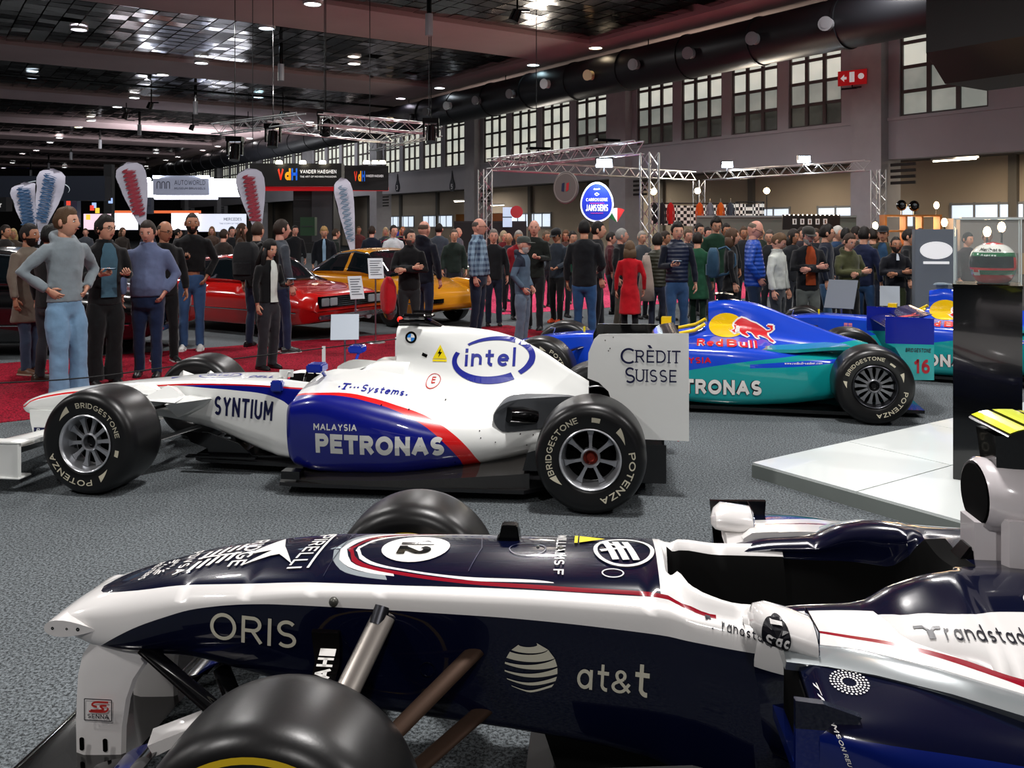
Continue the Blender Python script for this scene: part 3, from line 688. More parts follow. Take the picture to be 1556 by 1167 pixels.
def foil(mb, p0, p1, c, th=.12, camber=0, rot=0, c2=None):
    """wing element between two points along y, chord along x"""
    cr, sr = math.cos(math.radians(rot)), math.sin(math.radians(rot)); rings = []
    for p, cc in ((p0, c), (p1, c2 or c)): rings.append([(p[0]+x*cr+z*sr, p[1], p[2]-x*sr+z*cr) for x, z in wing_profile(cc, th, camber*cc)])
    return mb.loft(rings)
def arm(mb, a, b, c=.07, t=.018, n=10):
    """suspension arm with flattened aerofoil section"""
    a, b = Vector(a), Vector(b); d = (b-a).normalized(); x = Vector((1, 0, 0)); x = (x-d*x.dot(d)).normalized(); y = d.cross(x); rings = []
    for p in (a, b): rings.append([tuple(p+x*(c/2*math.cos(2*PI*k/n))+y*(t/2*math.sin(2*PI*k/n))) for k in range(n)])
    return mb.loft(rings)
def car_root(name, label, origin, deg, group=None):
    return thing(name, label, 'racing car', (origin[0], origin[1], 0), -math.radians(deg), group)
# ================================================================ WHITE AND BLUE RACING CAR (middle left)
navy = '#0a1580'; p_white = '#e9ebe8'; p_red = '#d8191b'
car = car_root('racing_car', 'white and dark blue open-wheel racing car with round blue intel logo, standing in the middle', (-2.57, 6.445), 7.0)
bodyp = mat('body_white', p_white, .3, coat=.7)
redline = [(-1.03, .375), (-.94, .425), (-.73, .478), (-.47, .512), (-.07, .553), (.1, .574), (.44, .597), (.79, .6), (1.01, .597), (1.27, .592), (1.5, .625), (1.6, .625)]
rl2 = [(x, z-.011) for x, z in redline]
panel = [(.2, .575), (.45, .567), (.7, .556), (.9, .54), (1.02, .51), (1.1, .46), (1.16, .38), (1.2, .28), (1.22, .15)]
lv = livery('livery_nose', p_white, [(navy, [('below', redline), ('above', panel), ('xgt', .2)]), (p_red, [('below', redline), ('above', rl2)])])
nose = [  # x, half section: top centre, deck, edge, side high, side low, keel, bottom centre
 (-1.03, [(0, .392), (.03, .39), (.05, .38), (.055, .37), (.05, .352), (.03, .342), (0, .34)]),
 (-.98, [(0, .425), (.05, .42), (.08, .405), (.09, .37), (.08, .335), (.05, .32), (0, .318)]),
 (-.8, [(0, .478), (.07, .473), (.105, .45), (.112, .4), (.11, .345), (.07, .318), (0, .315)]),
 (-.47, [(0, .53), (.085, .525), (.12, .508), (.13, .44), (.125, .37), (.08, .34), (0, .335)]),
 (0, [(0, .585), (.12, .58), (.165, .562), (.18, .48), (.175, .39), (.12, .345), (0, .34)]),
 (.4, [(0, .618), (.15, .612), (.2, .596), (.215, .5), (.21, .36), (.14, .29), (0, .28)]),
 (.8, [(0, .624), (.17, .622), (.225, .6), (.245, .45), (.245, .255), (.19, .17), (0, .15)]),
 (.93, [(0, .624), (.18, .622), (.24, .6), (.26, .43), (.262, .225), (.21, .13), (0, .12)]),
 (.96, [(0, .4), (.14, .62), (.245, .605), (.265, .43), (.267, .215), (.22, .125), (0, .12)]),
 (1.0, [(0, .3), (.17, .62), (.25, .605), (.27, .42), (.27, .205), (.23, .115), (0, .12)]),
 (1.25, [(0, .28), (.2, .605), (.265, .595), (.29, .4), (.29, .16), (.26, .1), (0, .1)]),
 (1.42, [(0, .28), (.2, .64), (.27, .62), (.3, .4), (.3, .16), (.28, .1), (0, .1)]),
 (1.47, [(0, .5), (.19, .66), (.27, .63), (.3, .4), (.3, .16), (.28, .1), (0, .1)]),
 (1.56, [(0, .70), (.16, .70), (.26, .64), (.3, .4), (.3, .16), (.28, .1), (0, .1)]),
 (1.66, [(0, .755), (.14, .75), (.25, .65), (.3, .4), (.3, .16), (.28, .1), (0, .1)]),
 (1.9, [(0, .77), (.14, .76), (.25, .65), (.3, .4), (.3, .16), (.28, .1), (0, .1)])]
def noseM(x, k):
    if .945 < x < 1.5 and k < 1: return 1
    return 0
m = MB(); xloft(m, nose, 5, sharp=(2, 4), mf=noseM)
noseMB = m; m.build('monocoque', [lv, dark_void], car, 50)
# engine cover with airbox
cover = [
 (1.80, [(0, 1.0), (.07, .998), (.115, .96), (.12, .88), (.11, .8), (.16, .72), (.3, .62), (.4, .5), (.3, .3), (0, .3)]),
 (1.86, [(0, 1.005), (.075, 1.0), (.12, .965), (.125, .88), (.12, .79), (.17, .70), (.34, .60), (.46, .5), (.4, .3), (0, .3)]),
 (2.06, [(0, .998), (.065, .992), (.11, .95), (.13, .87), (.145, .77), (.2, .67), (.38, .585), (.52, .5), (.5, .3), (0, .3)]),
 (2.25, [(0, .99), (.05, .983), (.09, .93), (.125, .85), (.16, .75), (.22, .65), (.38, .56), (.52, .46), (.5, .28), (0, .28)]),
 (2.41, [(0, .975), (.035, .968), (.075, .91), (.115, .82), (.16, .73), (.23, .63), (.36, .54), (.48, .43), (.46, .27), (0, .27)]),
 (2.6, [(0, .93), (.03, .92), (.065, .86), (.11, .77), (.16, .68), (.23, .6), (.32, .52), (.42, .4), (.4, .27), (0, .27)]),
 (2.8, [(0, .835), (.028, .825), (.06, .77), (.1, .70), (.15, .63), (.21, .57), (.27, .49), (.33, .37), (.32, .27), (0, .27)]),
 (2.97, [(0, .725), (.026, .715), (.05, .68), (.085, .63), (.12, .58), (.16, .53), (.2, .46), (.24, .36), (.24, .3), (0, .3)]),
 (3.12, [(0, .635), (.022, .628), (.045, .6), (.07, .57), (.09, .54), (.11, .5), (.12, .45), (.13, .4), (.1, .36), (0, .36)])]
m = MB(); xloft(m, cover, 4, mf=None); coverMB = m
m.build('engine_cover', bodyp, car, 60)
m = MB(); m.loft([[(1.797, .085*math.cos(a), .905+.075*math.sin(a)) for a in [2*PI*k/24 for k in range(24)]], [(1.83, .07*math.cos(a), .905+.06*math.sin(a)) for a in [2*PI*k/24 for k in range(24)]]])
m.build('air_intake', dark_void, car)
# black camera and rain light housing on the roll hoop
m = MB(); xloft(m, [(1.80, [(0, 1.045), (.05, 1.04), (.06, 1.02), (.04, 1.0), (0, .99)]), (1.95, [(0, 1.062), (.06, 1.055), (.07, 1.03), (.05, 1.0), (0, .99)]), (2.1, [(0, 1.0), (.03, 1.0), (.04, .995), (.03, .99), (0, .985)])], 3)
m.box((1.93, 0, 1.068), (.2, .15, .014)); m.tube([(1.86, -.13, 1.075), (2.0, -.13, 1.075)], .02, 8); m.tube([(1.86, .13, 1.075), (2.0, .13, 1.075)], .02, 8)
m.box((1.93, 0, 1.075), (.07, .3, .012))
m.build('roll_hoop_camera', gloss_black, car, 40)
m = MB(); m.ball((1.795, 0, 1.04), (.02, .03, .022), 10, 6); m.box((1.803, 0, 1.0), (.012, .05, .06)); m.build('red_lamp', mat('red_plastic', '#ff2010', .3, emit=.6), car, 60)
# side pods
podred = [(1.15, .575), (1.24, .60), (1.32, .622), (1.45, .632), (1.586, .627), (1.757, .598), (1.927, .553), (2.08, .505), (2.19, .455), (2.28, .40), (2.36, .33), (2.42, .25), (2.46, .17), (2.5, .05)]
podred2 = [(1.15, .568), (1.24, .593), (1.32, .614), (1.45, .622), (1.586, .612), (1.757, .578), (1.927, .528), (2.06, .47), (2.16, .41), (2.24, .34), (2.31, .26), (2.35, .19), (2.38, .05)]
lvp = livery('livery_side_pod', p_white, [(navy, [('below', podred2)]), (p_red, [('below', podred), ('above', podred2)])], metal=.0)
def podsec(x): return None
pod = [  # explicit (y, z) half section around the pod, from inner top over outer edge to inner bottom; y measured outward
 (1.225, [(.27, .55), (.44, .565), (.60, .56), (.66, .52), (.665, .40), (.645, .28), (.60, .2), (.5, .17), (.27, .17)]),
 (1.26, [(.25, .66), (.44, .635), (.62, .59), (.69, .545), (.695, .40), (.67, .27), (.62, .175), (.5, .15), (.25, .15)]),
 (1.42, [(.22, .72), (.42, .685), (.62, .632), (.70, .575), (.712, .42), (.695, .27), (.65, .15), (.5, .115), (.2, .11)]),
 (1.65, [(.2, .71), (.4, .67), (.6, .61), (.69, .545), (.715, .42), (.70, .26), (.64, .14), (.5, .1), (.2, .1)]),
 (1.9, [(.2, .69), (.4, .63), (.57, .565), (.67, .49), (.70, .38), (.69, .25), (.63, .14), (.5, .1), (.2, .1)]),
 (2.15, [(.2, .64), (.38, .58), (.53, .515), (.63, .435), (.665, .35), (.65, .24), (.59, .16), (.45, .11), (.2, .1)]),
 (2.4, [(.2, .58), (.33, .53), (.47, .48), (.56, .41), (.595, .33), (.58, .24), (.52, .18), (.4, .13), (.2, .1)]),
 (2.65, [(.2, .57), (.3, .53), (.41, .47), (.48, .4), (.505, .33), (.495, .27), (.44, .22), (.34, .17), (.2, .12)]),
 (2.9, [(.12, .52), (.22, .49), (.31, .45), (.36, .4), (.375, .35), (.365, .3), (.33, .27), (.25, .22), (.12, .18)]),
 (3.08, [(.08, .45), (.14, .44), (.2, .42), (.235, .39), (.24, .36), (.23, .33), (.2, .31), (.15, .28), (.08, .26)])]
podMB = []
for sg in (-1, 1):
    m = MB(); n = 44; x0, x1 = pod[0][0], pod[-1][0]; xs = sorted(set([x0+(x1-x0)*i/n for i in range(n+1)]+[k[0] for k in pod])); rings = []
    for x in xs:
        s = xsec(pod, x); c = smooth_poly(s, 4, closed=False); rings.append([(x, sg*y, z) for y, z in c])
    m.loft(rings, closed=True, cap=True)
    podMB.append(m); m.build('side_pod', lvp, car, 50)
    m = MB(); m.loft([[(1.219, sg*y, z) for y, z in [(.3, .53), (.45, .54), (.6, .525), (.63, .48), (.62, .36), (.59, .26), (.5, .22), (.3, .22)]]]*2, cap=True); m.build('radiator_inlet', dark_void, car)
# exhaust fairing: grey recess with pipe
m = MB()
prof = [(2.53, .49), (2.58, .56), (2.66, .59), (2.8, .596), (3.05, .585), (3.1, .5), (3.02, .42), (2.85, .395), (2.62, .385), (2.55, .42)]
for sg in (-1, 1):
    sm = smooth_poly(prof, 4); m.loft([[(x, sg*.30, z) for x, z in sm], [(x, sg*(.5-.42*(max(0, x-2.6))), z) for x, z in sm], [(x*.98+.056, sg*(.515-.42*(max(0, x-2.6))), z*.97+.015) for x, z in sm]])
m.build('exhaust_fairing', mat('heat_shield_grey', '#55585c', .45, metal=.3), car, 40); fairMB = m
m = MB(); m.tube([(2.78, -.40, .47), (2.70, -.47, .49), (2.63, -.52, .50)], [.055, .055, .05], 18); m.build('exhaust_pipe', gloss_black, car, 60)
T = Target(noseMB, coverMB, podMB[0])
# floor, splitter, skirts
m = MB()
fl = [(1.2, -.72), (1.35, -.74), (2.75, -.72), (2.86, -.62), (3.05, -.5), (3.45, -.5), (3.45, .5), (3.05, .5), (2.86, .62), (2.75, .72), (1.35, .74), (1.2, .72), (1.1, .3), (.45, .25), (.38, .2), (.38, -.2), (.45, -.25), (1.1, -.3)]
m.prism(fl, .022, 'z', .06); m.build('floor_plank', carbon, car)
m = MB(); m.box((.85, 0, .095), (.9, .44, .03)); m.loft([[(.62, y*.16, .3), (.62, y*.16, .1), (.72, y*.2, .1)] for y in (-1, 1)]); m.build('splitter', gloss_black, car)
m = MB()                                             # glossy undercut lip below the pod
for sg in (-1, 1):
    ring = []
    for x, yo, zt in [(1.3, .70, .1), (1.5, .735, .125), (1.8, .735, .135), (2.1, .73, .16), (2.4, .715, .2), (2.65, .70, .235), (2.78, .68, .25)]:
        yi = interp([(k[0], k[1][7][0]) for k in pod], x); zi = interp([(k[0], k[1][7][1]) for k in pod], x)
        ring.append([(x, sg*yo, .078), (x, sg*yo, zt*.55+.04), (x, sg*(yo+yi)/2, zt*.6+.06), (x, sg*yi, zi+.05), (x, sg*yi, .078)])
    m.loft(ring, closed=True)
m.build('floor_lip', mat('glossy_carbon', '#2b2826', .2, coat=1, metal=.4), car, 35)
m = MB()
for sg in (-1, 1): m.prism([(2.74, .2), (2.77, .31), (2.83, .33), (2.86, .3), (2.86, .2)], .2, 'y', sg*.6-.1); m.box((1.27, sg*.68, .125), (.12, .08, .05))
m.build('floor_flick', gloss_black, car)
m = MB(); m.box((3.5, 0, .2), (.2, .9, .2)); 
for y in (-.45, -.2, .2, .45): m.box((3.5, y, .2), (.24, .012, .24))
m.build('diffuser', carbon, car)
m = MB(); xloft(m, [(3.05, [(0, .5), (.1, .48), (.12, .4), (.1, .3), (0, .28)]), (3.55, [(0, .4), (.05, .39), (.06, .35), (.05, .3), (0, .29)])], 3); m.build('crash_structure', gloss_black, car, 50)
m = MB(); m.box((3.575, 0, .345), (.03, .06, .05)); m.box((3.7, -.35, .35), (.012, .02, .05)); m.build('rain_light', mat('rain_light_red', '#c01010', .3), car)
# rear wing: end plates and elements
def endplate(sg, mats):
    m = MB(); pts = [(3.17, .985), (3.2, 1.015), (3.25, 1.02), (3.755, 1.03), (3.757, .362), (3.25, .37), (3.28, .45), (3.29, .56), (3.26, .66), (3.2, .715), (3.13, .74), (3.135, .9)]
    m.prism(pts, .012, 'y', sg*.5-.006); return m
ep = endplate(-1, None); ep.build('end_plate', bodyp, car)
m = endplate(1, None); m.v = [(a, b, min(c, .975)) for a, b, c in m.v]; m.m = [1 if i == 0 else 0 for i in range(len(m.f))]; m.build('end_plate', [bodyp, gloss_black], car, fix=False)
m = MB(); foil(m, (3.2, -.49, .86), (3.2, .49, .86), .34, .08, .04, -10); m.build('wing_element', gloss_black, car, 40)
m = MB(); foil(m, (3.53, -.49, .93), (3.53, .49, .93), .2, .08, .04, -18); m.build('wing_element', gloss_black, car, 40)
m = MB(); foil(m, (3.3, -.49, .43), (3.3, .49, .43), .3, .1, .05, -10); m.build('wing_element', gloss_black, car, 40)
for y in (-.12, .12):
    m = MB(); m.prism([(3.28, .45), (3.34, .45), (3.42, .95), (3.34, .95)], .012, 'y', y-.006); m.build('wing_support', carbon, car)
# front wing
m = MB()
for sg in (-1, 1):
    m.box((-.66, sg*.9, .21), (.45, .018, .22)); m.prism([(-.9, .315), (-.5, .315), (-.44, .318), (-.42, .325), (-.5, .33), (-.9, .33)], .09, 'y', sg*.87-.045)
    m.box((-.66, sg*.86, .1), (.46, .12, .012)); m.box((-.445, sg*.905, .21), (.016, .02, .22))
m.build('wing_end_plate', bodyp, car, bevel=.004)
m = MB(); foil(m, (-1.0, -.88, .16), (-1.0, .88, .16), .32, .1, -.03, -6); m.build('wing_element', bodyp, car, 40)
for sg in (-1, 1):
    m = MB(); foil(m, (-.76, sg*.86, .24), (-.78, sg*.2, .2), .28, .09, .12, -16, .2); m.build('wing_flap', bodyp, car, 40)
    m = MB(); foil(m, (-.62, sg*.86, .2), (-.62, sg*.35, .18), .22, .08, .05, -26, .18); m.build('wing_flap', carbon, car, 40)
    m = MB(); m.loft([[(x, sg*.115+y, z) for x, y in [(a, -.008), (a2, -.008), (a2, .008), (a, .008)]] for z, a, a2 in [(.36, -.93, -.73), (.28, -.925, -.755), (.18, -.9, -.78)]]); m.build('wing_pylon', bodyp, car)
    m = MB(); m.box((-.85, sg*.1265, .215), (.085, .004, .04)); m.build('badge', mat('badge_navy', '#0a1040', .4), car)
m = MB(); sign_text(m, 'R', plane_M((-.875, -.131, .2), (1, 0, 0), (0, 0, 1)), .042, bold=.03, italic=.3); sign_text(m, '|', plane_M((-.84, -.131, .2), (1, 0, 0), (0, 0, 1)), .042, bold=.03, italic=.4); m.build('badge_letter', bodyp, car, fix=False)
# cranked bargeboards and vanes by the front suspension
m = MB()
for sg in (-1, 1):
    m.loft([[(.13, sg*.23, .43), (.10, sg*.45, .52), (.24, sg*.32, .60), (.26, sg*.23, .57)], [(.3, sg*.23, .42), (.34, sg*.42, .5), (.36, sg*.32, .52), (.33, sg*.22, .50)]])
    m.loft([[(.0, sg*.2, .5), (-.03, sg*.38, .57), (.03, sg*.3, .6), (.08, sg*.2, .585)], [(.12, sg*.2, .47), (.13, sg*.34, .53), (.15, sg*.3, .56), (.14, sg*.2, .54)]])
    m.loft([[(.27, sg*.24, .36), (.28, sg*.44, .49), (.33, sg*.33, .53), (.36, sg*.24, .52)], [(.46, sg*.22, .44), (.52, sg*.24, .5), (.5, sg*.24, .5), (.5, sg*.215, .5)]])
m.build('turning_vane', bodyp, car)
m = MB()
for sg in (-1, 1):
    m.prism([(.33, .27), (.5, .27), (.72, .2), (.85, .1), (.52, .1), (.5, .16), (.38, .2)], .012, 'y', sg*.26-.006)
    m.box((.62, sg*.3, .115), (.5, .05, .012))
m.build('bargeboard', gloss_black, car)
# suspension
m = MB()
for sg in (-1, 1):
    for a, b in [((-.1, .18, .47), (0, .62, .44)), ((.32, .2, .47), (.02, .62, .44)), ((-.12, .13, .36), (0, .62, .2)), ((.4, .17, .29), (.02, .62, .2)), ((.1, .18, .55), (0, .6, .24))]:
        arm(m, (a[0], sg*a[1], a[2]), (b[0], sg*b[1], b[2]), .06, .016)
    for a, b in [((2.85, .25, .42), (3.14, .58, .44)), ((3.25, .12, .42), (3.16, .58, .44)), ((2.8, .25, .24), (3.14, .58, .2)), ((3.3, .12, .24), (3.16, .58, .2)), ((3.16, .12, .33), (3.16, .6, .33))]:
        arm(m, (a[0], sg*a[1], a[2]), (b[0], sg*b[1], b[2]), .06, .016)
m.build('suspension_arms', carbon, car, 50)['kind'] = 'stuff'
# mirrors
navym = mat('navy_gloss', '#0c2a9c', .25, coat=.8)
for sg in (-1, 1):
    m = MB(); m.box((1.35, sg*.45, .765), (.11, .13, .055)); m.build('mirror', navym, car, bevel=.01)
    m = MB(); m.tube([(1.37, sg*.42, .74), (1.37, sg*.3, .66), (1.36, sg*.27, .62)], .012, 8); m.build('mirror_stalk', navym, car, 60)
m = MB(); m.box((1.0, -.255, .6), (.085, .06, .075)); m.build('cockpit_bracket', navym, car, bevel=.01)
m = MB(); m.tube([(.96, 0, .60), (.98, 0, .655), (1.0, 0, .655)], .01, 8); m.box((.965, 0, .645), (.1, .012, .05)); m.build('pitot_tube', bodyp, car)
m = MB(); m.lathe([(.13, 0), (.145, .01), (.13, .02), (.115, .01), (.13, 0)], 'x', (1.13, 0, .55), 24); m.box((1.14, 0, .55), (.03, .16, .06)); m.build('steering_wheel', gloss_black, car, 60)
m = MB(); m.box((1.3, -.12, .6), (.03, .01, .012)); m.build('yellow_tab', mat('yellow_tab', '#e8d000', .5), car)
# lettering and logos
m = MB()
decal_text(m, T, 'SYNTIUM', .53, .385, .44, .132, -3, wt=.17, ws=.62, gap=.2)
m.build('lettering', mat('ink_navy', '#12163f', .4), car, fix=False)
m = MB()
decal_text(m, T, 'PETRONAS', 1.43, .268, .81, .128, -.5, wt=.27, ws=.9, gap=.12, persp=-.08)
decal_text(m, T, 'MALAYSIA', 1.42, .415, .28, .042, 0, wt=.2)
m.build('lettering', mat('ink_white', '#dedfda', .4), car, fix=False)
inkb = mat('ink_blue', '#0a1a8c', .35)
m = MB()
decal_text(m, T, 'T', 1.535, .612, .05, .052, -3, mode='obl', wt=.2); decal(m, T, *poly2([(1.548, .612), (1.572, .612), (1.572, .618), (1.548, .618)]), ident, mode='obl')
decal_text(m, T, 'Systems', 1.665, .592, .27, .068, -4, wt=.17, mode='obl')
for x in (1.525, 1.595, 1.62, 1.642, 1.955): decal(m, T, *disc2(x, .632 if x < 1.9 else .595, .006, .006, 10), ident, mode='obl')
# intel style ring and word
decal_text(m, T, 'intel', 2.285, .745, .34, .12, 0, wt=.17)
cx, cz = 2.475, .792
decal(m, T, *ring2(cx, cz, .262, .132, .016, .045, 130, -18, rot=.06), ident)
decal(m, T, *ring2(cx, cz, .262, .132, .045, .03, -18, -48, rot=.06), ident)
decal(m, T, *ring2(cx, cz, .262, .132, .05, .03, -60, -205, rot=.06), ident)
m.build('lettering', inkb, car, fix=False)
m = MB(); decal(m, T, *disc2(1.905, .93, .04, .04), ident, 0); m.build('round_badge', gloss_black, car, fix=False)
m = MB()
for q in range(4):
    a0 = q*90; vs = [(1.905, .93)]+[(1.905+.026*math.cos(math.radians(a0+k*15)), .93+.026*math.sin(math.radians(a0+k*15))) for k in range(7)]
    decal(m, T, *poly2(vs), ident, q % 2, off=.005)
m.build('round_badge_field', [bodyp, mat('sky_blue', '#2b7fd0', .4)], car, fix=False)
m = MB(); decal(m, T, *poly2([(2.06, .79), (2.16, .79), (2.11, .885)]), ident); decal(m, T, *poly2([(2.06, .785), (2.16, .785), (2.16, .772), (2.06, .772)]), ident); m.build('warning_triangle', mat('warning_yellow', '#f0d800', .5), car, fix=False)
m = MB(); decal(m, T, *poly2([(2.115, .86), (2.095, .825), (2.108, .825), (2.1, .8), (2.125, .835), (2.112, .835)]), ident, off=.005); m.build('lightning_bolt', gloss_black, car, fix=False)
m = MB(); decal(m, T, *ring2(2.085, .655, .045, .038, .004), ident); decal_text(m, T, 'E', 2.072, .64, .026, .035, 0, bold=.02); m.build('extinguisher_mark', mat('ink_red', '#c02020', .4), car, fix=False)
m = MB(); decal(m, T, *ribbon2([(1.985, .82), (2.02, .805)], .022), ident); m.build('vent_hole', gloss_black, car, fix=False)
# deck markings seen at a flat angle
m = MB(); Tn = Target(noseMB)
decal(m, Tn, *ring2(.47, 0, .15, .1, .012), ident, mode='top'); decal_text(m, Tn, 'intel', .38, -.03, .18, .07, 0, mode='top', bold=.03); decal_text(m, Tn, 'DELL', .72, -.09, .18, .08, 0, mode='top', bold=.02)
decal(m, Tn, *poly2([(.12, -.05), (.18, 0), (.1, 0)]), ident, mode='top')
m.build('deck_lettering', inkb, car, fix=False)
# wing end plate lettering: capitals with serifs
m = MB(); yE = -.509
def serif_word(txt, x, z, h, w):
    vs, fs = text_mesh(txt, h/.73, bold=-.002); x0 = min(v[0] for v in vs); x1 = max(v[0] for v in vs); s = w/(x1-x0)
    m.add([(x+(v[0]-x0)*s, yE, z+v[1]) for v in vs], fs, 0)
    for v in vs: pass
def ser(x, z, w=.03): m.add([(x-w/2, yE-.0005, z), (x+w/2, yE-.0005, z), (x+w/2, yE-.0005, z+.006), (x-w/2, yE-.0005, z+.006)], [(0, 1, 2, 3)], 0)
z1, z2 = .845, .725
serif_word('C', 3.335, z1-.01, .1, .085); serif_word('REDIT', 3.43, z1, .078, .275)
serif_word('S', 3.365, z2-.01, .1, .06); serif_word('UISSE', 3.43, z2, .078, .25)
for x in (3.434, 3.634, 3.678): ser(x, z1, .022)
for x in (3.634, 3.434, 3.561): ser(x, z1+.072, .022)
for x in (3.513,): m.add([(x, yE, z1+.09), (x+.02, yE, z1+.09), (x+.005, yE, z1+.11), (x-.012, yE, z1+.11)], [(0, 1, 2, 3)], 0)
for x in (3.498,): ser(x, z2, .02); ser(x, z2+.072, .02)
for x in (3.434, 3.477): ser(x, z2+.072, .02)
m.build('lettering', mat('ink_navy', '#12163f'), car, fix=False)
m = MB()
for x, z in [(3.24, .98), (3.29, 1.0), (3.27, .93), (3.26, .915)]: m.lathe([(.001, -.5075), (.004, -.5075)], 'y', (x, 0, z), 8)
m.build('rivet_holes', gloss_black, car, fix=False)['kind'] = 'stuff'
m = MB()
for x, z in [(2.7, .37), (2.78, .36), (2.74, .30), (2.46, .36), (2.55, .33), (1.75, .125), (2.3, .21), (2.45, .4), (1.83, .56), (2.0, .53), (2.2, .56)]: decal(m, T, *disc2(x, z, .004, .004, 8), ident)
m.build('fastener_dots', gloss_black, car, fix=False)['kind'] = 'stuff'
# wheels
Fw = [('BRIDGESTONE', .226, .034, 104, 12), ('POTENZA', .226, .036, -76, -163)]; Fm = [(.222, .262, 142, 118, 1), (.222, .25, -7, -17, 0), (.222, .262, -42, -62, 1), ]
make_wheel(car, (0, -.9, .33), .355, spokes=10, spin=5, steer=-.08, words=Fw, marks=Fm)
make_wheel(car, (0, .9, .33), .355, flip=True, spokes=10, steer=0)
Rw = [('BRIDGESTONE', .226, .036, 203, 108), ('POTENZA', .226, .038, 12, -76)]; Rm = [(.222, .25, 88, 76, 0), (.222, .262, 48, 25, -1), (.222, .262, 222, 205, 1)]
make_wheel(car, (3.16, -.9, .33), .38, spokes=7, spin=-13, words=Rw, marks=Rm, nut=mat('nut_red', '#8c2a1c', .4, metal=.4))
make_wheel(car, (3.16, .9, .33), .38, flip=True, spokes=7)
# far-side front sidewall prints seen from within
T = None
# ================================================================ DARK BLUE AND WHITE RACING CAR (foreground)
car = car_root('racing_car', 'dark navy racing car with white edges and number 12 on its nose, nearest the camera', (-.45, 2.74), 5.5)
nvy, wht, mar, slv = '#050922', '#e8e6e4', '#8c0f22', '#8f979b'
deckline = [(-.93, .36), (-.8, .45), (-.7, .52), (-.6, .575), (-.45, .615), (-.3, .64), (-.1, .655), (.1, .655), (.4, .652), (.7, .648), (1.0, .622), (1.2, .61)]
botline = [(-.93, .30), (-.86, .36), (-.71, .475), (-.55, .55), (-.42, .59), (-.22, .615), (0, .618), (.3, .616), (.52, .612), (.87, .592), (1.13, .572), (1.3, .57)]
# |y| limits of the navy panel on the deck
din = [(-.84, 0), (-.835, .05), (-.80, .085), (-.70, .125), (-.5, .165), (-.3, .19), (0, .205), (.4, .21), (.8, .22), (.9, .222), (.925, .2), (1.4, .2)]
lv = livery('livery_navy_nose', wht, [(nvy, [('below', botline)]), (nvy, [('yin', din), ('zgt', .45), ('xlt', .885)]),
    (slv, [('yin', [(x, y-.0) for x, y in [(-.1, 0), (-.09, .06), (-.06, .12), (0, .17), (.1, .19), (.4, .2), (1.2, .2)]]), ('yout', [(-.1, 0), (-.07, .05), (-.04, .11), (.02, .155), (.1, .172), (.12, .21), (1.2, .3)]), ('xlt', .12), ('xgt', -.1), ('zgt', .45)]),
    (wht, [('yin', [(-.085, 0), (-.075, .05), (-.045, .105), (.02, .152), (.1, .172), (.4, .19), (1.2, .19)]), ('yout', [(-.06, 0), (-.045, .05), (-.02, .1), (.04, .14), (.12, .158), (.14, .21), (1.2, .3)]), ('xlt', .14), ('xgt', -.085), ('zgt', .45)]),
    (mar, [('yin', [(-.055, 0), (-.04, .05), (-.015, .1), (.04, .14), (.12, .165), (.3, .195), (.6, .212), (.9, .225), (1.05, .26)]), ('yout', [(-.035, 0), (-.025, .05), (0, .09), (.05, .126), (.12, .15), (.3, .183), (.6, .2), (.9, .214), (1.05, .25)]), ('xlt', 1.03), ('xgt', -.055), ('zgt', .45)]),
    (wht, [('yin', [(-.03, 0), (-.02, .05), (.005, .085), (.055, .122), (.13, .146), (.3, .18), (.4, .19), (1.2, .19)]), ('yout', [(-.015, 0), (-.005, .045), (.02, .078), (.065, .112), (.13, .136), (.3, .17), (.6, .19), (.62, .3), (1.2, .3)]), ('xlt', .62), ('xgt', -.03), ('zgt', .45)])],
    rough=.25, coat=.55, spec=.1)
nose = [
 (-.95, [(0, .495), (.09, .492), (.12, .487), (.13, .48), (.12, .47), (.08, .465), (0, .462)]),
 (-.88, [(0, .535), (.09, .53), (.135, .515), (.148, .49), (.14, .455), (.09, .44), (0, .435)]),
 (-.78, [(0, .572), (.1, .567), (.155, .545), (.175, .50), (.165, .44), (.11, .41), (0, .4)]),
 (-.7, [(0, .595), (.11, .59), (.165, .565), (.188, .515), (.18, .44), (.12, .405), (0, .4)]),
 (-.5, [(0, .648), (.12, .64), (.185, .618), (.215, .57), (.205, .46), (.14, .41), (0, .4)]),
 (-.3, [(0, .675), (.13, .666), (.2, .645), (.235, .6), (.225, .44), (.16, .385), (0, .38)]),
 (-.1, [(0, .69), (.14, .682), (.21, .662), (.245, .62), (.24, .4), (.18, .355), (0, .35)]),
 (.1, [(0, .70), (.14, .69), (.21, .668), (.25, .625), (.245, .36), (.19, .33), (0, .33)]),
 (.5, [(0, .71), (.15, .696), (.215, .672), (.26, .625), (.255, .33), (.2, .3), (0, .3)]),
 (.85, [(0, .715), (.16, .698), (.23, .665), (.27, .612), (.28, .3), (.22, .24), (0, .2)]),
 (.905, [(0, .715), (.165, .695), (.235, .66), (.275, .608), (.29, .29), (.23, .22), (0, .2)]),
 (.94, [(0, .45), (.08, .69), (.24, .65), (.285, .6), (.3, .28), (.24, .2), (0, .18)]),
 (.965, [(0, .32), (.14, .672), (.245, .645), (.29, .595), (.305, .275), (.245, .19), (0, .17)]),
 (1.0, [(0, .3), (.175, .66), (.25, .64), (.295, .59), (.31, .27), (.25, .18), (0, .16)]),
 (1.1, [(0, .28), (.2, .64), (.262, .632), (.31, .58), (.33, .25), (.26, .16), (0, .14)]),
 (1.3, [(0, .28), (.205, .64), (.29, .64), (.345, .6), (.36, .25), (.3, .15), (0, .12)])]
def nm(x, k): return 1 if (x > .925 and k < .85) else 0
m = MB(); xloft(m, nose, 6, dx=.025, mf=nm); noseMB = m
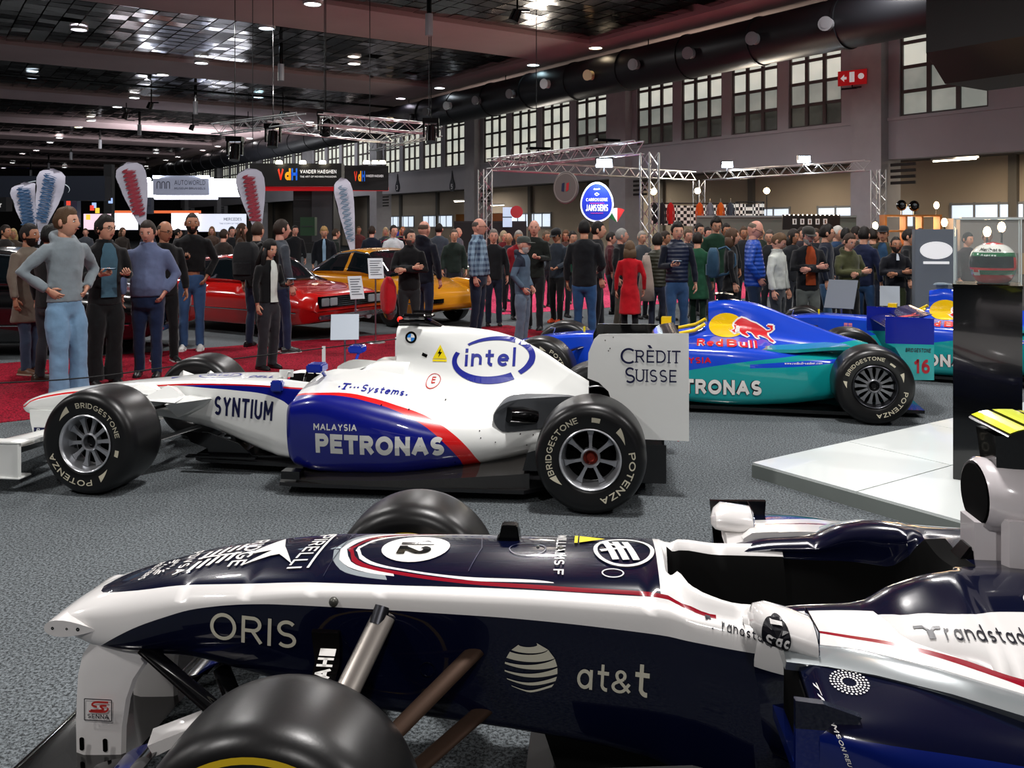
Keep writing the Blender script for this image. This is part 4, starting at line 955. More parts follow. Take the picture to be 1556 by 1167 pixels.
m.build('monocoque', [lv, dark_void], car, 60)
# cockpit surround, rising to the high headrest shoulders
surr_line = [(1.1, .648), (1.25, .655), (1.38, .672), (1.47, .698), (1.55, .712), (1.65, .715), (1.8, .712), (2.3, .70)]
lvc = livery('livery_surround', wht, [(nvy, [('above', surr_line)]),
   (mar, [('below', [(1.1, .60), (1.3, .618), (1.45, .622), (1.57, .62), (1.7, .60), (1.85, .56), (2.3, .45)]), ('xgt', 1.2), ('above', [(1.1, .592), (1.3, .61), (1.45, .61), (1.57, .6), (1.7, .57), (1.85, .51), (2.3, .38)])]),
   (slv, [('below', [(1.1, .578), (1.3, .596), (1.45, .594), (1.57, .58), (1.7, .545), (1.85, .48), (2.3, .34)]), ('xgt', 1.2), ('above', [(1.1, .55), (1.3, .57), (1.45, .57), (1.57, .555), (1.7, .52), (1.85, .455), (2.3, .3)])]),
   (nvy, [('below', [(1.1, .54), (1.3, .56), (1.45, .56), (1.57, .545), (1.7, .51), (1.85, .445), (2.3, .28)])])], rough=.2, coat=1)
sur = [
 (1.1, [(0, .28), (.2, .60), (.205, .635), (.245, .645), (.27, .63), (.295, .58), (.305, .5), (.28, .3), (0, .3)]),
 (1.25, [(0, .28), (.2, .60), (.215, .66), (.27, .675), (.34, .64), (.40, .6), (.41, .5), (.36, .3), (0, .3)]),
 (1.4, [(0, .28), (.195, .6), (.21, .67), (.265, .69), (.34, .665), (.43, .63), (.46, .5), (.4, .3), (0, .3)]),
 (1.5, [(0, .28), (.18, .6), (.195, .71), (.25, .735), (.33, .71), (.44, .66), (.49, .5), (.43, .3), (0, .3)]),
 (1.6, [(0, .28), (.14, .6), (.165, .73), (.23, .755), (.32, .725), (.46, .67), (.51, .5), (.45, .3), (0, .3)]),
 (1.66, [(0, .5), (.12, .66), (.15, .74), (.21, .755), (.32, .725), (.48, .66), (.53, .5), (.46, .3), (0, .3)]),
 (1.7, [(0, .73), (.10, .74), (.14, .75), (.2, .752), (.32, .72), (.49, .65), (.54, .5), (.47, .3), (0, .3)]),
 (2.1, [(0, .76), (.10, .76), (.14, .755), (.2, .745), (.33, .69), (.52, .6), (.58, .48), (.5, .3), (0, .3)]),
 (2.6, [(0, .75), (.09, .75), (.13, .74), (.18, .72), (.3, .62), (.45, .5), (.5, .4), (.45, .3), (0, .3)])]
m = MB(); xloft(m, sur, 5, dx=.02, sharp=(), mf=lambda x, k: (1 if k < 1.2 else 2 if k < 2.5 else 0) if x < 1.76 else 0); surMB = m
m.build('cockpit_surround', [lvc, dark_void, mat('navy_rim', nvy, .2, coat=.8)], car, 60)
# side pods
lvp = livery('livery_pod', nvy, [(wht, [('yin', [(1.15, .46), (1.35, .5), (1.5, .55), (1.7, .61), (1.9, .66), (2.4, .7)]), ('zgt', .5)]), (mar, [('yin', [(1.15, .395), (1.35, .43), (1.5, .47), (1.65, .52), (1.9, .6)]), ('yout', [(1.15, .383), (1.35, .416), (1.5, .448), (1.65, .485), (1.9, .55)]), ('zgt', .5)]), ('#0a1a60', [('below', [(1.1, .60), (1.4, .585), (1.8, .53), (2.4, .4)])])], rough=.2, coat=.8, spec=.2)
pod = [
 (1.19, [(.3, .66), (.45, .65), (.60, .625), (.70, .595), (.715, .55), (.69, .48), (.62, .43), (.5, .42), (.3, .42)]),
 (1.22, [(.3, .68), (.45, .67), (.61, .64), (.715, .61), (.735, .55), (.71, .47), (.64, .4), (.5, .38), (.3, .38)]),
 (1.4, [(.3, .69), (.45, .67), (.61, .645), (.73, .6), (.77, .5), (.75, .38), (.68, .28), (.5, .2), (.3, .2)]),
 (1.7, [(.3, .66), (.45, .64), (.61, .61), (.73, .56), (.78, .45), (.76, .32), (.7, .2), (.5, .1), (.3, .1)]),
 (2.2, [(.3, .58), (.45, .55), (.6, .5), (.7, .44), (.74, .35), (.72, .24), (.65, .15), (.5, .1), (.3, .1)]),
 (2.8, [(.2, .45), (.3, .43), (.4, .4), (.47, .35), (.5, .28), (.48, .2), (.42, .14), (.3, .1), (.2, .1)])]
podMB = []
for sg in (-1, 1):
    m = MB(); n = 34; x0, x1 = pod[0][0], pod[-1][0]; xs = sorted(set([x0+(x1-x0)*i/n for i in range(n+1)]+[k[0] for k in pod]))
    m.loft([[(x, sg*y, z) for y, z in smooth_poly(xsec(pod, x), 4, closed=False)] for x in xs]); podMB.append(m); m.build('side_pod', lvp, car, 50)
    m = MB(); m.loft([[(x, sg*y, z) for y, z in [(.33, .64), (.46, .635), (.6, .61), (.68, .58), (.69, .54), (.66, .48), (.6, .445), (.33, .44)]] for x in (1.184, 1.188)]); m.build('radiator_inlet', dark_void, car)
m = MB()
for sg in (-1,):                                     # swept white and silver flash on the pod shoulder
    rb = []
    for x, y, z in [(1.16, .47, .645), (1.25, .495, .65), (1.35, .525, .65), (1.5, .575, .64), (1.7, .635, .61), (1.9, .675, .56)]:
        rb.append([(x, sg*(y-.05), z+.018), (x, sg*y, z+.022), (x, sg*(y+.05), z+.008), (x, sg*(y+.03), z-.02), (x, sg*(y-.04), z-.01)])
    m.loft(rb)
m.build('silver_flash', mat('silver_paint', '#a9b0b2', .2, coat=1, metal=.5), car, 50)
# vertical vane carrying the mirror, panel between pod and floor
for sg in (-1, 1):
    m = MB(); m.prism([(1.14, .66), (1.2, .655), (1.28, .63), (1.26, .6), (1.24, .4), (1.2, .12), (1.12, .12), (1.14, .4)], .02, 'y', sg*.70-.01); m.build('pod_vane', lvp, car)
    m = MB(); m.loft([[(x, sg*y, z) for x, y, z in r] for r in [[(1.16, .68, .46), (1.5, .82, .47), (2.4, .80, .36), (2.4, .80, .34), (1.5, .82, .44), (1.16, .68, .43)], [(1.16, .3, .46), (1.5, .3, .47), (2.4, .3, .36), (2.4, .3, .34), (1.5, .3, .44), (1.16, .3, .43)]]]); m.build('lower_shelf', mat('blue_gloss', '#0c1c5c', .15, coat=1), car, 30)
m = MB(); m.loft([[(1.14, .60, .45), (1.3, .60, .45), (1.3, .62, .45), (1.14, .62, .45)], [(1.12, .60, .69), (1.32, .60, .695), (1.32, .62, .695), (1.12, .62, .69)]]); m.build('pod_vane', gloss_black, car)
# airbox on its stem, roll hoop, T-wing camera in yellow
m = MB()
def oval(x, y0, z0, ry, rz, n=32): x += .055; z0 = .918+(z0-.975)*.8; rz *= .74; ry *= .85; return [(x, y0+ry*math.cos(2*PI*k/n), z0+rz*math.sin(2*PI*k/n)) for k in range(n)]
m.loft([oval(1.775, 0, .97, .095, .105), oval(1.745, 0, .975, .118, .125), oval(1.76, 0, .975, .135, .14), oval(1.83, 0, .965, .15, .14), oval(2.0, 0, .955, .16, .14), oval(2.4, 0, .92, .15, .15), oval(2.8, 0, .8, .1, .15)], cap=True)
airMB = m; m.build('airbox', mat('airbox_white', '#d6d0d2', .2, coat=1), car, 60)
m = MB(); m.loft([oval(1.742, 0, .975, .108, .115), oval(1.80, 0, .97, .09, .1)]); m.build('air_intake', dark_void, car, 60)
m = MB(); m.loft([[(x, y, z) for x, y in [(1.84, -.13), (1.88, -.14), (1.94, -.13), (1.97, -.1), (1.94, -.07), (1.86, -.07), (1.83, -.1)]] for z in (.745, .82, .88)])
m.loft([[(x, -y, z) for x, y in [(1.84, -.13), (1.88, -.14), (1.94, -.13), (1.97, -.1), (1.94, -.07), (1.86, -.07), (1.83, -.1)]] for z in (.745, .82, .88)])
m.loft([[(x, y, z) for x, y in [(1.78, -.05), (1.84, -.07), (1.99, -.07), (1.99, .07), (1.84, .07), (1.78, .05)]] for z in (.72, .85)])
m.build('airbox_stem', mat('airbox_white', '#d6d0d2'), car, 50)
m = MB(); m.loft([[(x, y, z) for x, y, z in r] for r in [[(1.70, -.05, .68), (1.9, -.06, .68), (1.9, -.05, .78), (1.78, -.04, .78)], [(1.70, .05, .68), (1.9, .06, .68), (1.9, .05, .78), (1.78, .04, .78)]]]); m.build('headrest', gloss_black, car, bevel=.01)
m = MB(); m.loft([[(1.84, y, .98), (1.95, y, .98), (2.0, y, .99), (2.0, y*1.3, 1.10), (1.83, y*1.3, 1.10)] for y in (-.05, .05)]); m.build('camera_stem', gloss_black, car)
m = MB(); foil(m, (1.835, -.13, 1.112), (1.835, .13, 1.112), .34, .1, .08, 8); m.build('camera_housing', gloss_black, car, 40); camMB = m
Tc = Target(camMB); m = MB()
for x0, x1 in [(1.843, 1.89), (1.902, 1.96), (1.975, 2.04), (2.06, 2.13)]: decal(m, Tc, *poly2([(x0, -.128), (x1, -.128), (x1, .125), (x0, .125)]), ident, mode='top', step=.02)
m.build('yellow_stripes', mat('fluo_yellow', '#e4ee10', .3, coat=1, emit=.12), car, fix=False)
# mirrors
mirm = mat('mirror_white', '#e6e3e1', .2, coat=1)
for sg in (-1, 1):
    m = MB(); sec = []
    for x, r, yy, zz in [(1.095, .015, .38, .69), (1.108, .04, .39, .695), (1.135, .055, .41, .695), (1.185, .057, .42, .685), (1.235, .055, .44, .675)]:
        sec.append([(x, sg*(yy+.085/.058*r*math.cos(2*PI*k/20)), zz+r*.85*math.sin(2*PI*k/20)*(1 if math.sin(2*PI*k/20) > 0 else .9)) for k in range(20)])
    m.loft(sec); mirMB = m; m.build('mirror', mirm, car, 45)
    m = MB(); m.loft([[(1.14, sg*.33, .66), (1.2, sg*.33, .66), (1.2, sg*.28, .61), (1.14, sg*.28, .61)], [(1.13, sg*.40, .67), (1.2, sg*.42, .67), (1.2, sg*.38, .645), (1.13, sg*.36, .645)]]); m.build('mirror_mount', mirm, car)
    m = MB(); m.box((1.238, sg*.44, .68), (.004, .14, .085)); m.build('mirror_glass', mat('mirror_glass', '#8890a0', .05, metal=1), car)
    if sg < 0:
        Tm = Target(mirMB); m = MB(); decal(m, Tm, *disc2(1.145, .693, .03, .042), ident, step=.02); m.build('mirror_badge', mat('ink_black', '#0a0a14', .3), car, fix=False)
        m = MB(); decal_text(m, Tm, 'cac', 1.122, .681, .048, .02, -8, wt=.2, step=.02); decal(m, Tm, *ribbon2([(1.115, .738), (1.135, .725), (1.158, .722)], .006), ident, step=.02, off=.004); m.v = [(a, b-.002, c) for a, b, c in m.v]; m.build('mirror_letters', mirm, car, fix=False)
# nose tip camera blade with holes, wing pylons
m = MB(); rings = []
for y in (-.175, -.15, .15, .175):
    k = 1 if abs(y) < .16 else .97; rings.append([(-.945+(1-k)*.08+x*k, y, .487+z*k) for x, z in wing_profile(.172, .30, .0)])
m.loft(rings); m.build('nose_blade', mirm, car, 40)
m = MB()
for x, r in [(-.915, .005), (-.87, .004), (-.835, .006)]: m.lathe([(.001, -.1755), (r, -.1755)], 'y', (x, 0, .487), 12)
m.build('blade_holes', gloss_black, car, fix=False)['kind'] = 'stuff'
for sg in (-1, 1):
    m = MB(); rings = []
    for z, a, b, y in [(.45, -.8, -.56, .15), (.40, -.835, -.62, .15), (.34, -.848, -.66, .152), (.28, -.85, -.68, .155), (.2, -.85, -.69, .16), (.1, -.845, -.69, .165)]:
        rings.append([(a, sg*y, z), (a+.03, sg*(y-.012), z), (b-.01, sg*(y-.01), z), (b, sg*y, z), (b-.01, sg*(y+.01), z), (a+.03, sg*(y+.012), z)])
    m.loft(rings); pyMB = m; m.build('wing_pylon', mirm, car, 40)
    if sg < 0:
        m = MB(); yq = -.178
        def hole(x, z): m.add([(x+.008*math.cos(2*PI*k/12), -.1785+.004, z+(.014 if math.sin(2*PI*k/12) > 0 else -.014)+.006*math.sin(2*PI*k/12)) for k in range(12)], [tuple(range(12))])
        hole(-.818, .15); hole(-.745, .15); m.v = [(a, -.182, c) for a, b, c in m.v]; m.build('pylon_slots', gloss_black, car, fix=False)['kind'] = 'stuff'
        m = MB(); s0 = -.182
        m.M = Matrix.Translation((0, s0, 0)) @ Matrix.Rotation(PI/2, 4, 'X') @ Matrix.Identity(4)
        for a in [[(-.81, .285), (-.725, .285)], [(-.725, .285), (-.725, .222)], [(-.725, .222), (-.81, .222)], [(-.81, .222), (-.81, .285)]]: vs, fs = ribbon2(a, .003); m.add([(p[0], p[1], 0) for p in vs], fs)
        vs, fs = text_mesh('SENNA', .018, wt=.18); m.add([(v[0]-.80, v[1]+.228, 0) for v in vs], fs)
        m.build('sticker_outline', mat('ink_grey', '#2a2a30', .5), car, fix=False)
        m = MB(); m.M = Matrix.Translation((0, s0-.001, 0)) @ Matrix.Rotation(PI/2, 4, 'X')
        for pts in [[(-.735, .278), (-.775, .277), (-.785, .268), (-.77, .263)], [(-.74, .268), (-.76, .266), (-.75, .255), (-.79, .252)], [(-.735, .262), (-.745, .25), (-.795, .249)]]: vs, fs = ribbon2(smooth_poly(pts, 4, closed=False), .006); m.add([(p[0], p[1], 0) for p in vs], fs)
        m.build('sticker_swirl', mat('sticker_red', '#c4302a', .5), car, fix=False)
# front wing (mostly below the picture)
m = MB(); foil(m, (-1.0, -.88, .1), (-1.0, .88, .1), .34, .08, -.03, -4); m.build('wing_element', gloss_black, car, 40)
for sg in (-1, 1):
    for k, (x, z, c, r) in enumerate([(-.74, .13, .16, -18), (-.64, .17, .13, -28), (-.56, .21, .11, -34)]):
        m = MB(); foil(m, (x, sg*.88, z), (x-.02, sg*.24, z-.02), c, .08, .05, r, c*.9); m.build('wing_flap', [gloss_black, lvp, gloss_black][k], car, 40)
    m = MB(); m.prism([(-1.05, .03), (-1.05, .12), (-.9, .2), (-.55, .25), (-.42, .24), (-.42, .03)], .015, 'y', sg*.9-.007); m.build('wing_end_plate', gloss_black, car)
    m = MB(); m.loft([[(-.72, sg*.52, .20), (-.56, sg*.54, .235), (-.54, sg*.54, .25), (-.6, sg*.52, .265), (-.7, sg*.5, .25)], [(-.70, sg*.62, .20), (-.53, sg*.64, .235), (-.52, sg*.64, .25), (-.58, sg*.62, .262), (-.68, sg*.6, .25)]]); m.build('wing_winglet', mirm, car, 30)
    m = MB(); m.loft([[(-.53, sg*.27, .235), (-.40, sg*.27, .30), (-.405, sg*.27, .32), (-.55, sg*.27, .26)], [(-.50, sg*.36, .235), (-.36, sg*.36, .31), (-.37, sg*.36, .33), (-.52, sg*.36, .265)]]); m.build('wing_winglet', mirm, car, 30)
# suspension
steelarm = mat('burnished_arm', '#a9a39c', .3, metal=.85, bump=.02, bscale=30)
bronze = mat('bronze_arm', '#4b3a30', .35, metal=.7)
for sg in (-1, 1):
    m = MB(); arm(m, (.115, sg*.25, .60), (-.04, sg*.62, .26), .07, .03, 16); m.build('push_rod', steelarm, car, 50)
    m = MB(); arm(m, (.11, sg*.245, .625), (.10, sg*.27, .585), .045, .03); m.build('push_rod_end', rim_dark, car, 50)
    m = MB(); m.loft([[(-.09, sg*.235, .56), (-.01, sg*.235, .565), (-.01, sg*.26, .55), (-.09, sg*.26, .55)], [(-.075, sg*.255, .5), (-.0, sg*.26, .5), (0, sg*.29, .48), (-.07, sg*.29, .48)], [(-.07, sg*.42, .36), (-.01, sg*.42, .36), (-.01, sg*.45, .34), (-.07, sg*.45, .34)], [(-.05, sg*.62, .27), (.01, sg*.62, .27), (.01, sg*.64, .26), (-.05, sg*.64, .26)]]); m.build('front_upright_arm', gloss_black, car, 40); haMB = m
    m = MB(); arm(m, (.38, sg*.25, .52), (.05, sg*.62, .30), .05, .02, 12); m.build('wishbone', bronze, car, 50)
    m = MB(); arm(m, (.42, sg*.22, .36), (.06, sg*.62, .2), .05, .02, 12); m.build('wishbone', bronze, car, 50)
    m = MB(); arm(m, (-.62, sg*.18, .44), (-.03, sg*.62, .38), .05, .018, 12); m.build('wishbone', gloss_black, car, 50)
    m = MB(); arm(m, (-.4, sg*.15, .38), (-.02, sg*.62, .2), .05, .018, 12); m.build('wishbone', gloss_black, car, 50)
    m = MB(); m.lathe([(.02, 0), (.022, .02), (.012, .03), (.001, .03)], 'y', (.24, sg*.26-(.0 if sg < 0 else 0), .46), 16); m.build('chassis_cap', rim_dark, car, 40)
m = MB()
Th = Target(haMB)
m2 = Target(noseMB)
# bargeboards and floor under the chassis
m = MB()
for sg in (-1, 1):
    m.prism([(.62, .30), (.95, .33), (1.1, .3), (1.12, .04), (.72, .04), (.64, .1)], .012, 'y', sg*.42-.006)
m.box((1.9, 0, .05), (2.2, 1.3, .02)); m.box((.85, 0, .07), (.7, .45, .03)); m.build('floor_plank', black_m, car)
m = MB(); m.loft([[(.52, y*.1, .32), (.9, y*.2, .25), (.9, y*.2, .07), (.6, y*.08, .07)] for y in (-1, 1)]); m.build('splitter_keel', black_m, car)
# ---- lettering
Tn = Target(noseMB); ink = mat('ink_cream', '#cfcbb8', .35); inkw = mat('ink_white_gloss', '#e8e6e2', .3)
m = MB()
decal_text(m, Tn, 'ORIS', -.4, .505, .262, .078, -2, wt=.13)
decal_text(m, Tn, 'at', .655, .437, .085, .072, -3, wt=.12); decal_text(m, Tn, '&', .748, .433, .052, .062, -3, wt=.13); decal_text(m, Tn, 't', .81, .428, .038, .086, -3, wt=.13)
m.build('lettering', ink, car, fix=False)
def globe(m, T_, cx, cz, r, mode='side', n=6, off=.003):
    ys = [.84, .55, .24, -.06, -.36, -.62, -.86]; th = [.26, .30, .27, .22, .17, .12, .06]
    for k in range(6):
        yb = ys[k]; P = []
        up = []; lo = []
        for i in range(25):
            t = -1+2*i/24
            y_c = yb-.22*(1-t*t)*(0.6+.4*k/5)+.12*t*(.5); hw = th[k]/2*(1-.75*(1-t)/2*(1 if k > 1 else .3))
            for s_, L_ in ((1, up), (-1, lo)):
                yy = max(-.995, min(.97, y_c+s_*hw)); xx = t*math.sqrt(max(0, 1-yy*yy)); L_.append((cx+r*xx, cz+r*yy))
        vs = []
        for a, b in zip(up, lo): vs += [a, b]
        decal(m, T_, vs, [(2*i, 2*i+1, 2*i+3, 2*i+2) for i in range(24)], ident, mode=mode, off=off)
m = MB(); globe(m, Tn, .53, .48, .073); m.build('globe_logo', ink, car, fix=False)
m = MB(); Ta = Target(airMB); decal(m, Ta, *disc2(1.985, .915, .066, .066), ident); m.build('globe_field', mat('ink_white_gloss', '#e8e6e2'), car, fix=False)
m = MB(); globe(m, Ta, 1.985, .915, .063, off=.006); m.build('globe_logo', mat('ink_navy_gloss', '#0c1440', .3), car, fix=False)
# deck artwork, read from the car's front: rotated text across the deck
def deck_text(m, txt, x, y, w_, h, rot, **k): decal_text(m, Tn, txt, x, y, w_, h, rot, mode='top', step=.03, **k)
m = MB(); decal(m, Tn, *disc2(.155, 0, .105, .105), ident, mode='top', step=.03); m.build('number_disc', inkw, car, fix=False)
m = MB(); vs, fs = text_mesh('12', 1, wt=.24); x1 = max(v[0] for v in vs)
decal(m, Tn, vs, fs, lambda a, b: (.105+b*.14, .055-a/x1*.11), mode='top', off=.006, step=.03); m.build('race_number', gloss_black, car, fix=False)
def across(m, txt, x, y0, y1, h, wt=.16, mi=0, lean=0, ws=1):
    """words running across the deck, tops towards the rear of the car"""
    vs, fs = text_mesh(txt, 1, wt=wt, ws=ws); x1 = max(v[0] for v in vs); ym = max(v[1] for v in vs)
    decal(m, Tn, vs, fs, lambda a, b: (x+b/ym*h+lean*a/x1, y0+(y1-y0)*a/x1), mi, mode='top', off=.005, step=.03)
m = MB()
across(m, 'WILLIAMS F', .585, .16, -.16, .03, .17)
across(m, 'PIRELLI', -.19, .14, -.14, .045, .16, lean=-.015)
for st in ([(-.14, -.14), (-.14, .145), (-.155, .145)], [(-.14, .145), (-.165, .145)]): decal(m, Tn, *ribbon2(st, .008), ident, mode='top', off=.005)
across(m, 'RIDGE', -.405, .13, -.1, .05, .17)
decal(m, Tn, *poly2([(-.30, .12), (-.345, .03), (-.37, -.02), (-.30, .0), (-.36, -.10), (-.27, -.03), (-.2, -.11), (-.27, .03)]), ident, mode='top', off=.005)
for k in range(5):                                     # striped round emblem
    o = -.5+.012*k; 
    for s0, s1 in ((-.075, -.01), (.01, .075)): decal(m, Tn, *ribbon2([(-.53+.026*k, s0+.01*k-.02), (-.52+.026*k, s1+.01*k-.02)], .013), ident, mode='top', off=.005)
decal(m, Tn, *ribbon2([(-.54, 0), (-.40, 0)], .012), ident, mode='top', off=.005)
across(m, 'PDVSA', -.60, .10, -.10, .035, .18, lean=.02)
for a in range(14):
    q = 2*PI*a/14; decal(m, Tn, *ribbon2([(-.645+.018*math.cos(q), .0+.03*math.sin(q)), (-.645+.032*math.cos(q+.3), .0+.06*math.sin(q+.3))], .006), ident, mode='top', off=.005)
across(m, 'REUTERS', -.705, .07, -.07, .022, .2)
# round emblem before the cockpit
decal(m, Tn, *ring2(.79, 0, .085, .105, .012), ident, mode='top', off=.005)
for k in range(3): decal(m, Tn, *ribbon2([(.735+.03*k, .075-.0*k), (.765+.03*k, -.07)], .02), ident, mode='top', off=.005)
decal(m, Tn, *ribbon2([(.73, .06), (.80, .02), (.72, -.01)], .018), ident, mode='top', off=.005)
decal(m, Tn, *ring2(.755, -.145, .03, .02, .004), ident, mode='top', off=.005)
m.build('deck_lettering', inkw, car, fix=False)
m = MB(); decal(m, Tn, *poly2([(.655, .15), (.655, .06), (.735, .11)]), ident, mode='top', off=.005); decal(m, Tn, *poly2([(.64, .155), (.65, .155), (.65, .055), (.64, .055)]), ident, mode='top', off=.005); m.build('warning_triangle', mat('warning_yellow', '#f0d800'), car, fix=False)
m = MB(); m.box((.43, .0, .71), (.07, .05, .012))
m.loft([[(.40, y, .70) for y in (-.03, .03)]+[(.47, y, .70) for y in (.03, -.03)], [(.41, y, .755) for y in (-.022, .022)]+[(.46, y, .755) for y in (.022, -.022)]])
m.v = [(a, b+.11, c-.005) for a, b, c in m.v]; m.build('deck_mast', gloss_black, car, bevel=.004)
m = MB()
for x, y, r in [(.6, .0, .012), (-.03, -.235, .014), (.53, .02, .006)]:
    h = Tn.top(x, y) if x > .5 else Tn.side(-.03, .632)
    if h[0]: m.ball(h[0], r, 12, 6)
m.build('deck_fasteners', mat('fastener_grey', '#5a5a55', .4, metal=.7), car, 60)['kind'] = 'stuff'
m = MB()
for dx in (0, ): decal(m, Tn, *ring2(.5, .0, .055, .05, .004), ident, mode='top', off=.003)
decal(m, Tn, *ribbon2([(.20, .175), (.34, .15), (.36, 0), (.34, -.15)], .003), ident, mode='top'); decal(m, Tn, *ribbon2([(-.08, .18), (-.08, -.18)], .002), ident, mode='top')
m.build('hatch_line', mat('seam_grey', '#23263c', .3), car, fix=False)
Ts = Target(surMB, podMB[0], noseMB); inkd = mat('ink_dark', '#1c1c26', .35)
m = MB(); decal_text(m, Ts, 'randstad', 1.56, .662, .19, .048, -1, wt=.12, mode='obl2', step=.03); decal(m, Ts, *ribbon2([(1.495, .695), (1.515, .697), (1.525, .69), (1.527, .665)], .008), ident, mode='obl2'); decal(m, Ts, *ribbon2([(1.555, .696), (1.54, .695), (1.533, .688), (1.533, .665)], .008), ident, mode='obl2')
decal_text(m, Ts, 'randstad', 1.04, .617, .12, .022, -8, wt=.14, mode='side', step=.03)
decal(m, Ts, *ribbon2([(1.0, .637), (1.012, .637), (1.017, .62)], .005), ident)
m.build('lettering', inkd, car, fix=False)
m = MB(); decal(m, Ts, *disc2(1.86, .79, .055, .032), ident, mode='obl2', off=.004); m.build('oval_badge', inkw, car, fix=False)
m = MB(); decal_text(m, Ts, "M'GREGOR", 1.82, .783, .08, .014, 0, wt=.2, mode='obl2', step=.03); m.v = [(a, b-.003, c+.002) for a, b, c in m.v]; m.build('badge_letters', inkd, car, fix=False)
m = MB(); Tp = Target(podMB[0])
for rr, nn in ((.016, 16), (.023, 20), (.030, 24), (.037, 26)):
    for k in range(nn): q = 2*PI*k/nn; decal(m, Tp, *disc2(1.285+rr*1.1*math.cos(q), .535+rr*.8*math.sin(q), .0028, .0022, 6), ident, mode='obl2')
m.build('dotted_rosette', inkw, car, fix=False)['kind'] = 'stuff'
m = MB()
vs, fs = text_mesh('THOMSON REUTERS', 1, wt=.18); x1 = max(v[0] for v in vs)
decal(m, Tp, vs, fs, lambda a, b: (1.205+a/x1*.05+b*.012, .64-a/x1*.13), mode='side'); m.build('pod_edge_lettering', inkw, car, fix=False)
m = MB(); vs, fs = text_mesh('HAT', 1, wt=.24); x1 = max(v[0] for v in vs)
P0 = Vector((-.07, -.252, .515)); dn = Vector((.0, -.16, -.13)).normalized(); rt = Vector((1, 0, 0))
m.add([tuple(P0+dn*(.024+.085*v[0]/x1)+rt*(.06-.045*v[1]/.73)+Vector((0, -.036, .004))) for v in vs], fs)
q = [P0+rt*.015+Vector((0, -.034, .004)), P0+rt*.06+Vector((0, -.034, .004)), P0+rt*.06+dn*.02+Vector((0, -.034, .004)), P0+rt*.015+dn*.02+Vector((0, -.034, .004))]; m.add([tuple(p) for p in q], [(0, 1, 2, 3)])
m.build('arm_lettering', inkw, car, fix=False)
m = MB(); Tq = Target(surMB)
decal(m, Tq, *poly2([(1.93, .775), (2.1, .775), (2.1, .782), (1.93, .782)]), ident, mode='obl2'); m.build('flag_stripe', mat('flag_yellow', '#e8c400', .4), car, fix=False)
m = MB(); decal(m, Tq, *poly2([(1.93, .762), (2.1, .762), (2.1, .768), (1.93, .768)]), ident, mode='obl2'); m.build('flag_stripe', mat('sign_red', '#c01a20'), car, fix=False)
m = MB(); decal_text(m, Tq, 'MALDONADO', 1.935, .748, .13, .01, 0, mode='obl2', wt=.2); m.build('driver_name', inkw, car, fix=False)
# wheels
Yb = (.222, .236)
mk = lambda pos, flip: make_wheel(car, pos, .30, flip=flip, spokes=10, style='dark', rim=rim_dark, band=Yb)
for o in (mk((0, -.9, .316), False), mk((0, .9, .316), True)): o.scale = (.957, 1, .957)
for (x, sgn) in ((3.3, -1), (3.3, 1)): make_wheel(car, (x, sgn*.9, .33), .36, flip=sgn > 0, spokes=10, style='dark', rim=rim_dark, band=Yb)
# engine cover continuing past the frame
m = MB(); xloft(m, [(2.5, [(0, 1.0), (.06, .98), (.12, .8), (.3, .6), (.45, .4), (.3, .2), (0, .2)]), (3.3, [(0, .6), (.04, .58), (.08, .5), (.12, .42), (.14, .35), (.1, .25), (0, .25)])], 4); lve = mat('navy_rim', nvy); m.build('engine_cover', lve, car, 60)
for y in (-.5, .5): m = MB(); m.box((3.75, y, .65), (.5, .012, .6)); m.build('end_plate', lve, car)
m = MB(); foil(m, (3.6, -.5, .85), (3.6, .5, .85), .35, .1, .05, -14); m.build('wing_element', gloss_black, car, 40)
# ================================================================ TWO BLUE AND TEAL RACING CARS (middle right)
BLU, TEAL, YEL = '#1846cc', '#10989a', '#f2c60c'
BULL = [(0, .36), (.05, .30), (.09, .33), (.13, .40), (.10, .52), (.12, .66), (.19, .80), (.28, .90), (.38, .88), (.50, .80), (.62, .76), (.72, .68), (.80, .60), (.84, .54), (.90, .56), (.95, .62), (.93, .70), (.86, .72), (.87, .78), (1.0, .80), (.99, .74), (1.0, .64), (.94, .52), (.86, .46), (.86, .34), (.92, .22), (1.0, .08), (.97, .0), (.90, .06), (.88, .16), (.80, .24), (.68, .30), (.62, .22), (.66, .12), (.60, .12), (.56, .24), (.50, .36), (.40, .38), (.36, .30), (.44, .18), (.40, .12), (.28, .22), (.24, .30), (.18, .26), (.12, .20), (.08, .24)]
def fan(pts):
    from mathutils.geometry import tessellate_polygon
    return list(pts), [tuple(t) for t in tessellate_polygon([[Vector((a, b, 0)) for a, b in pts]])]
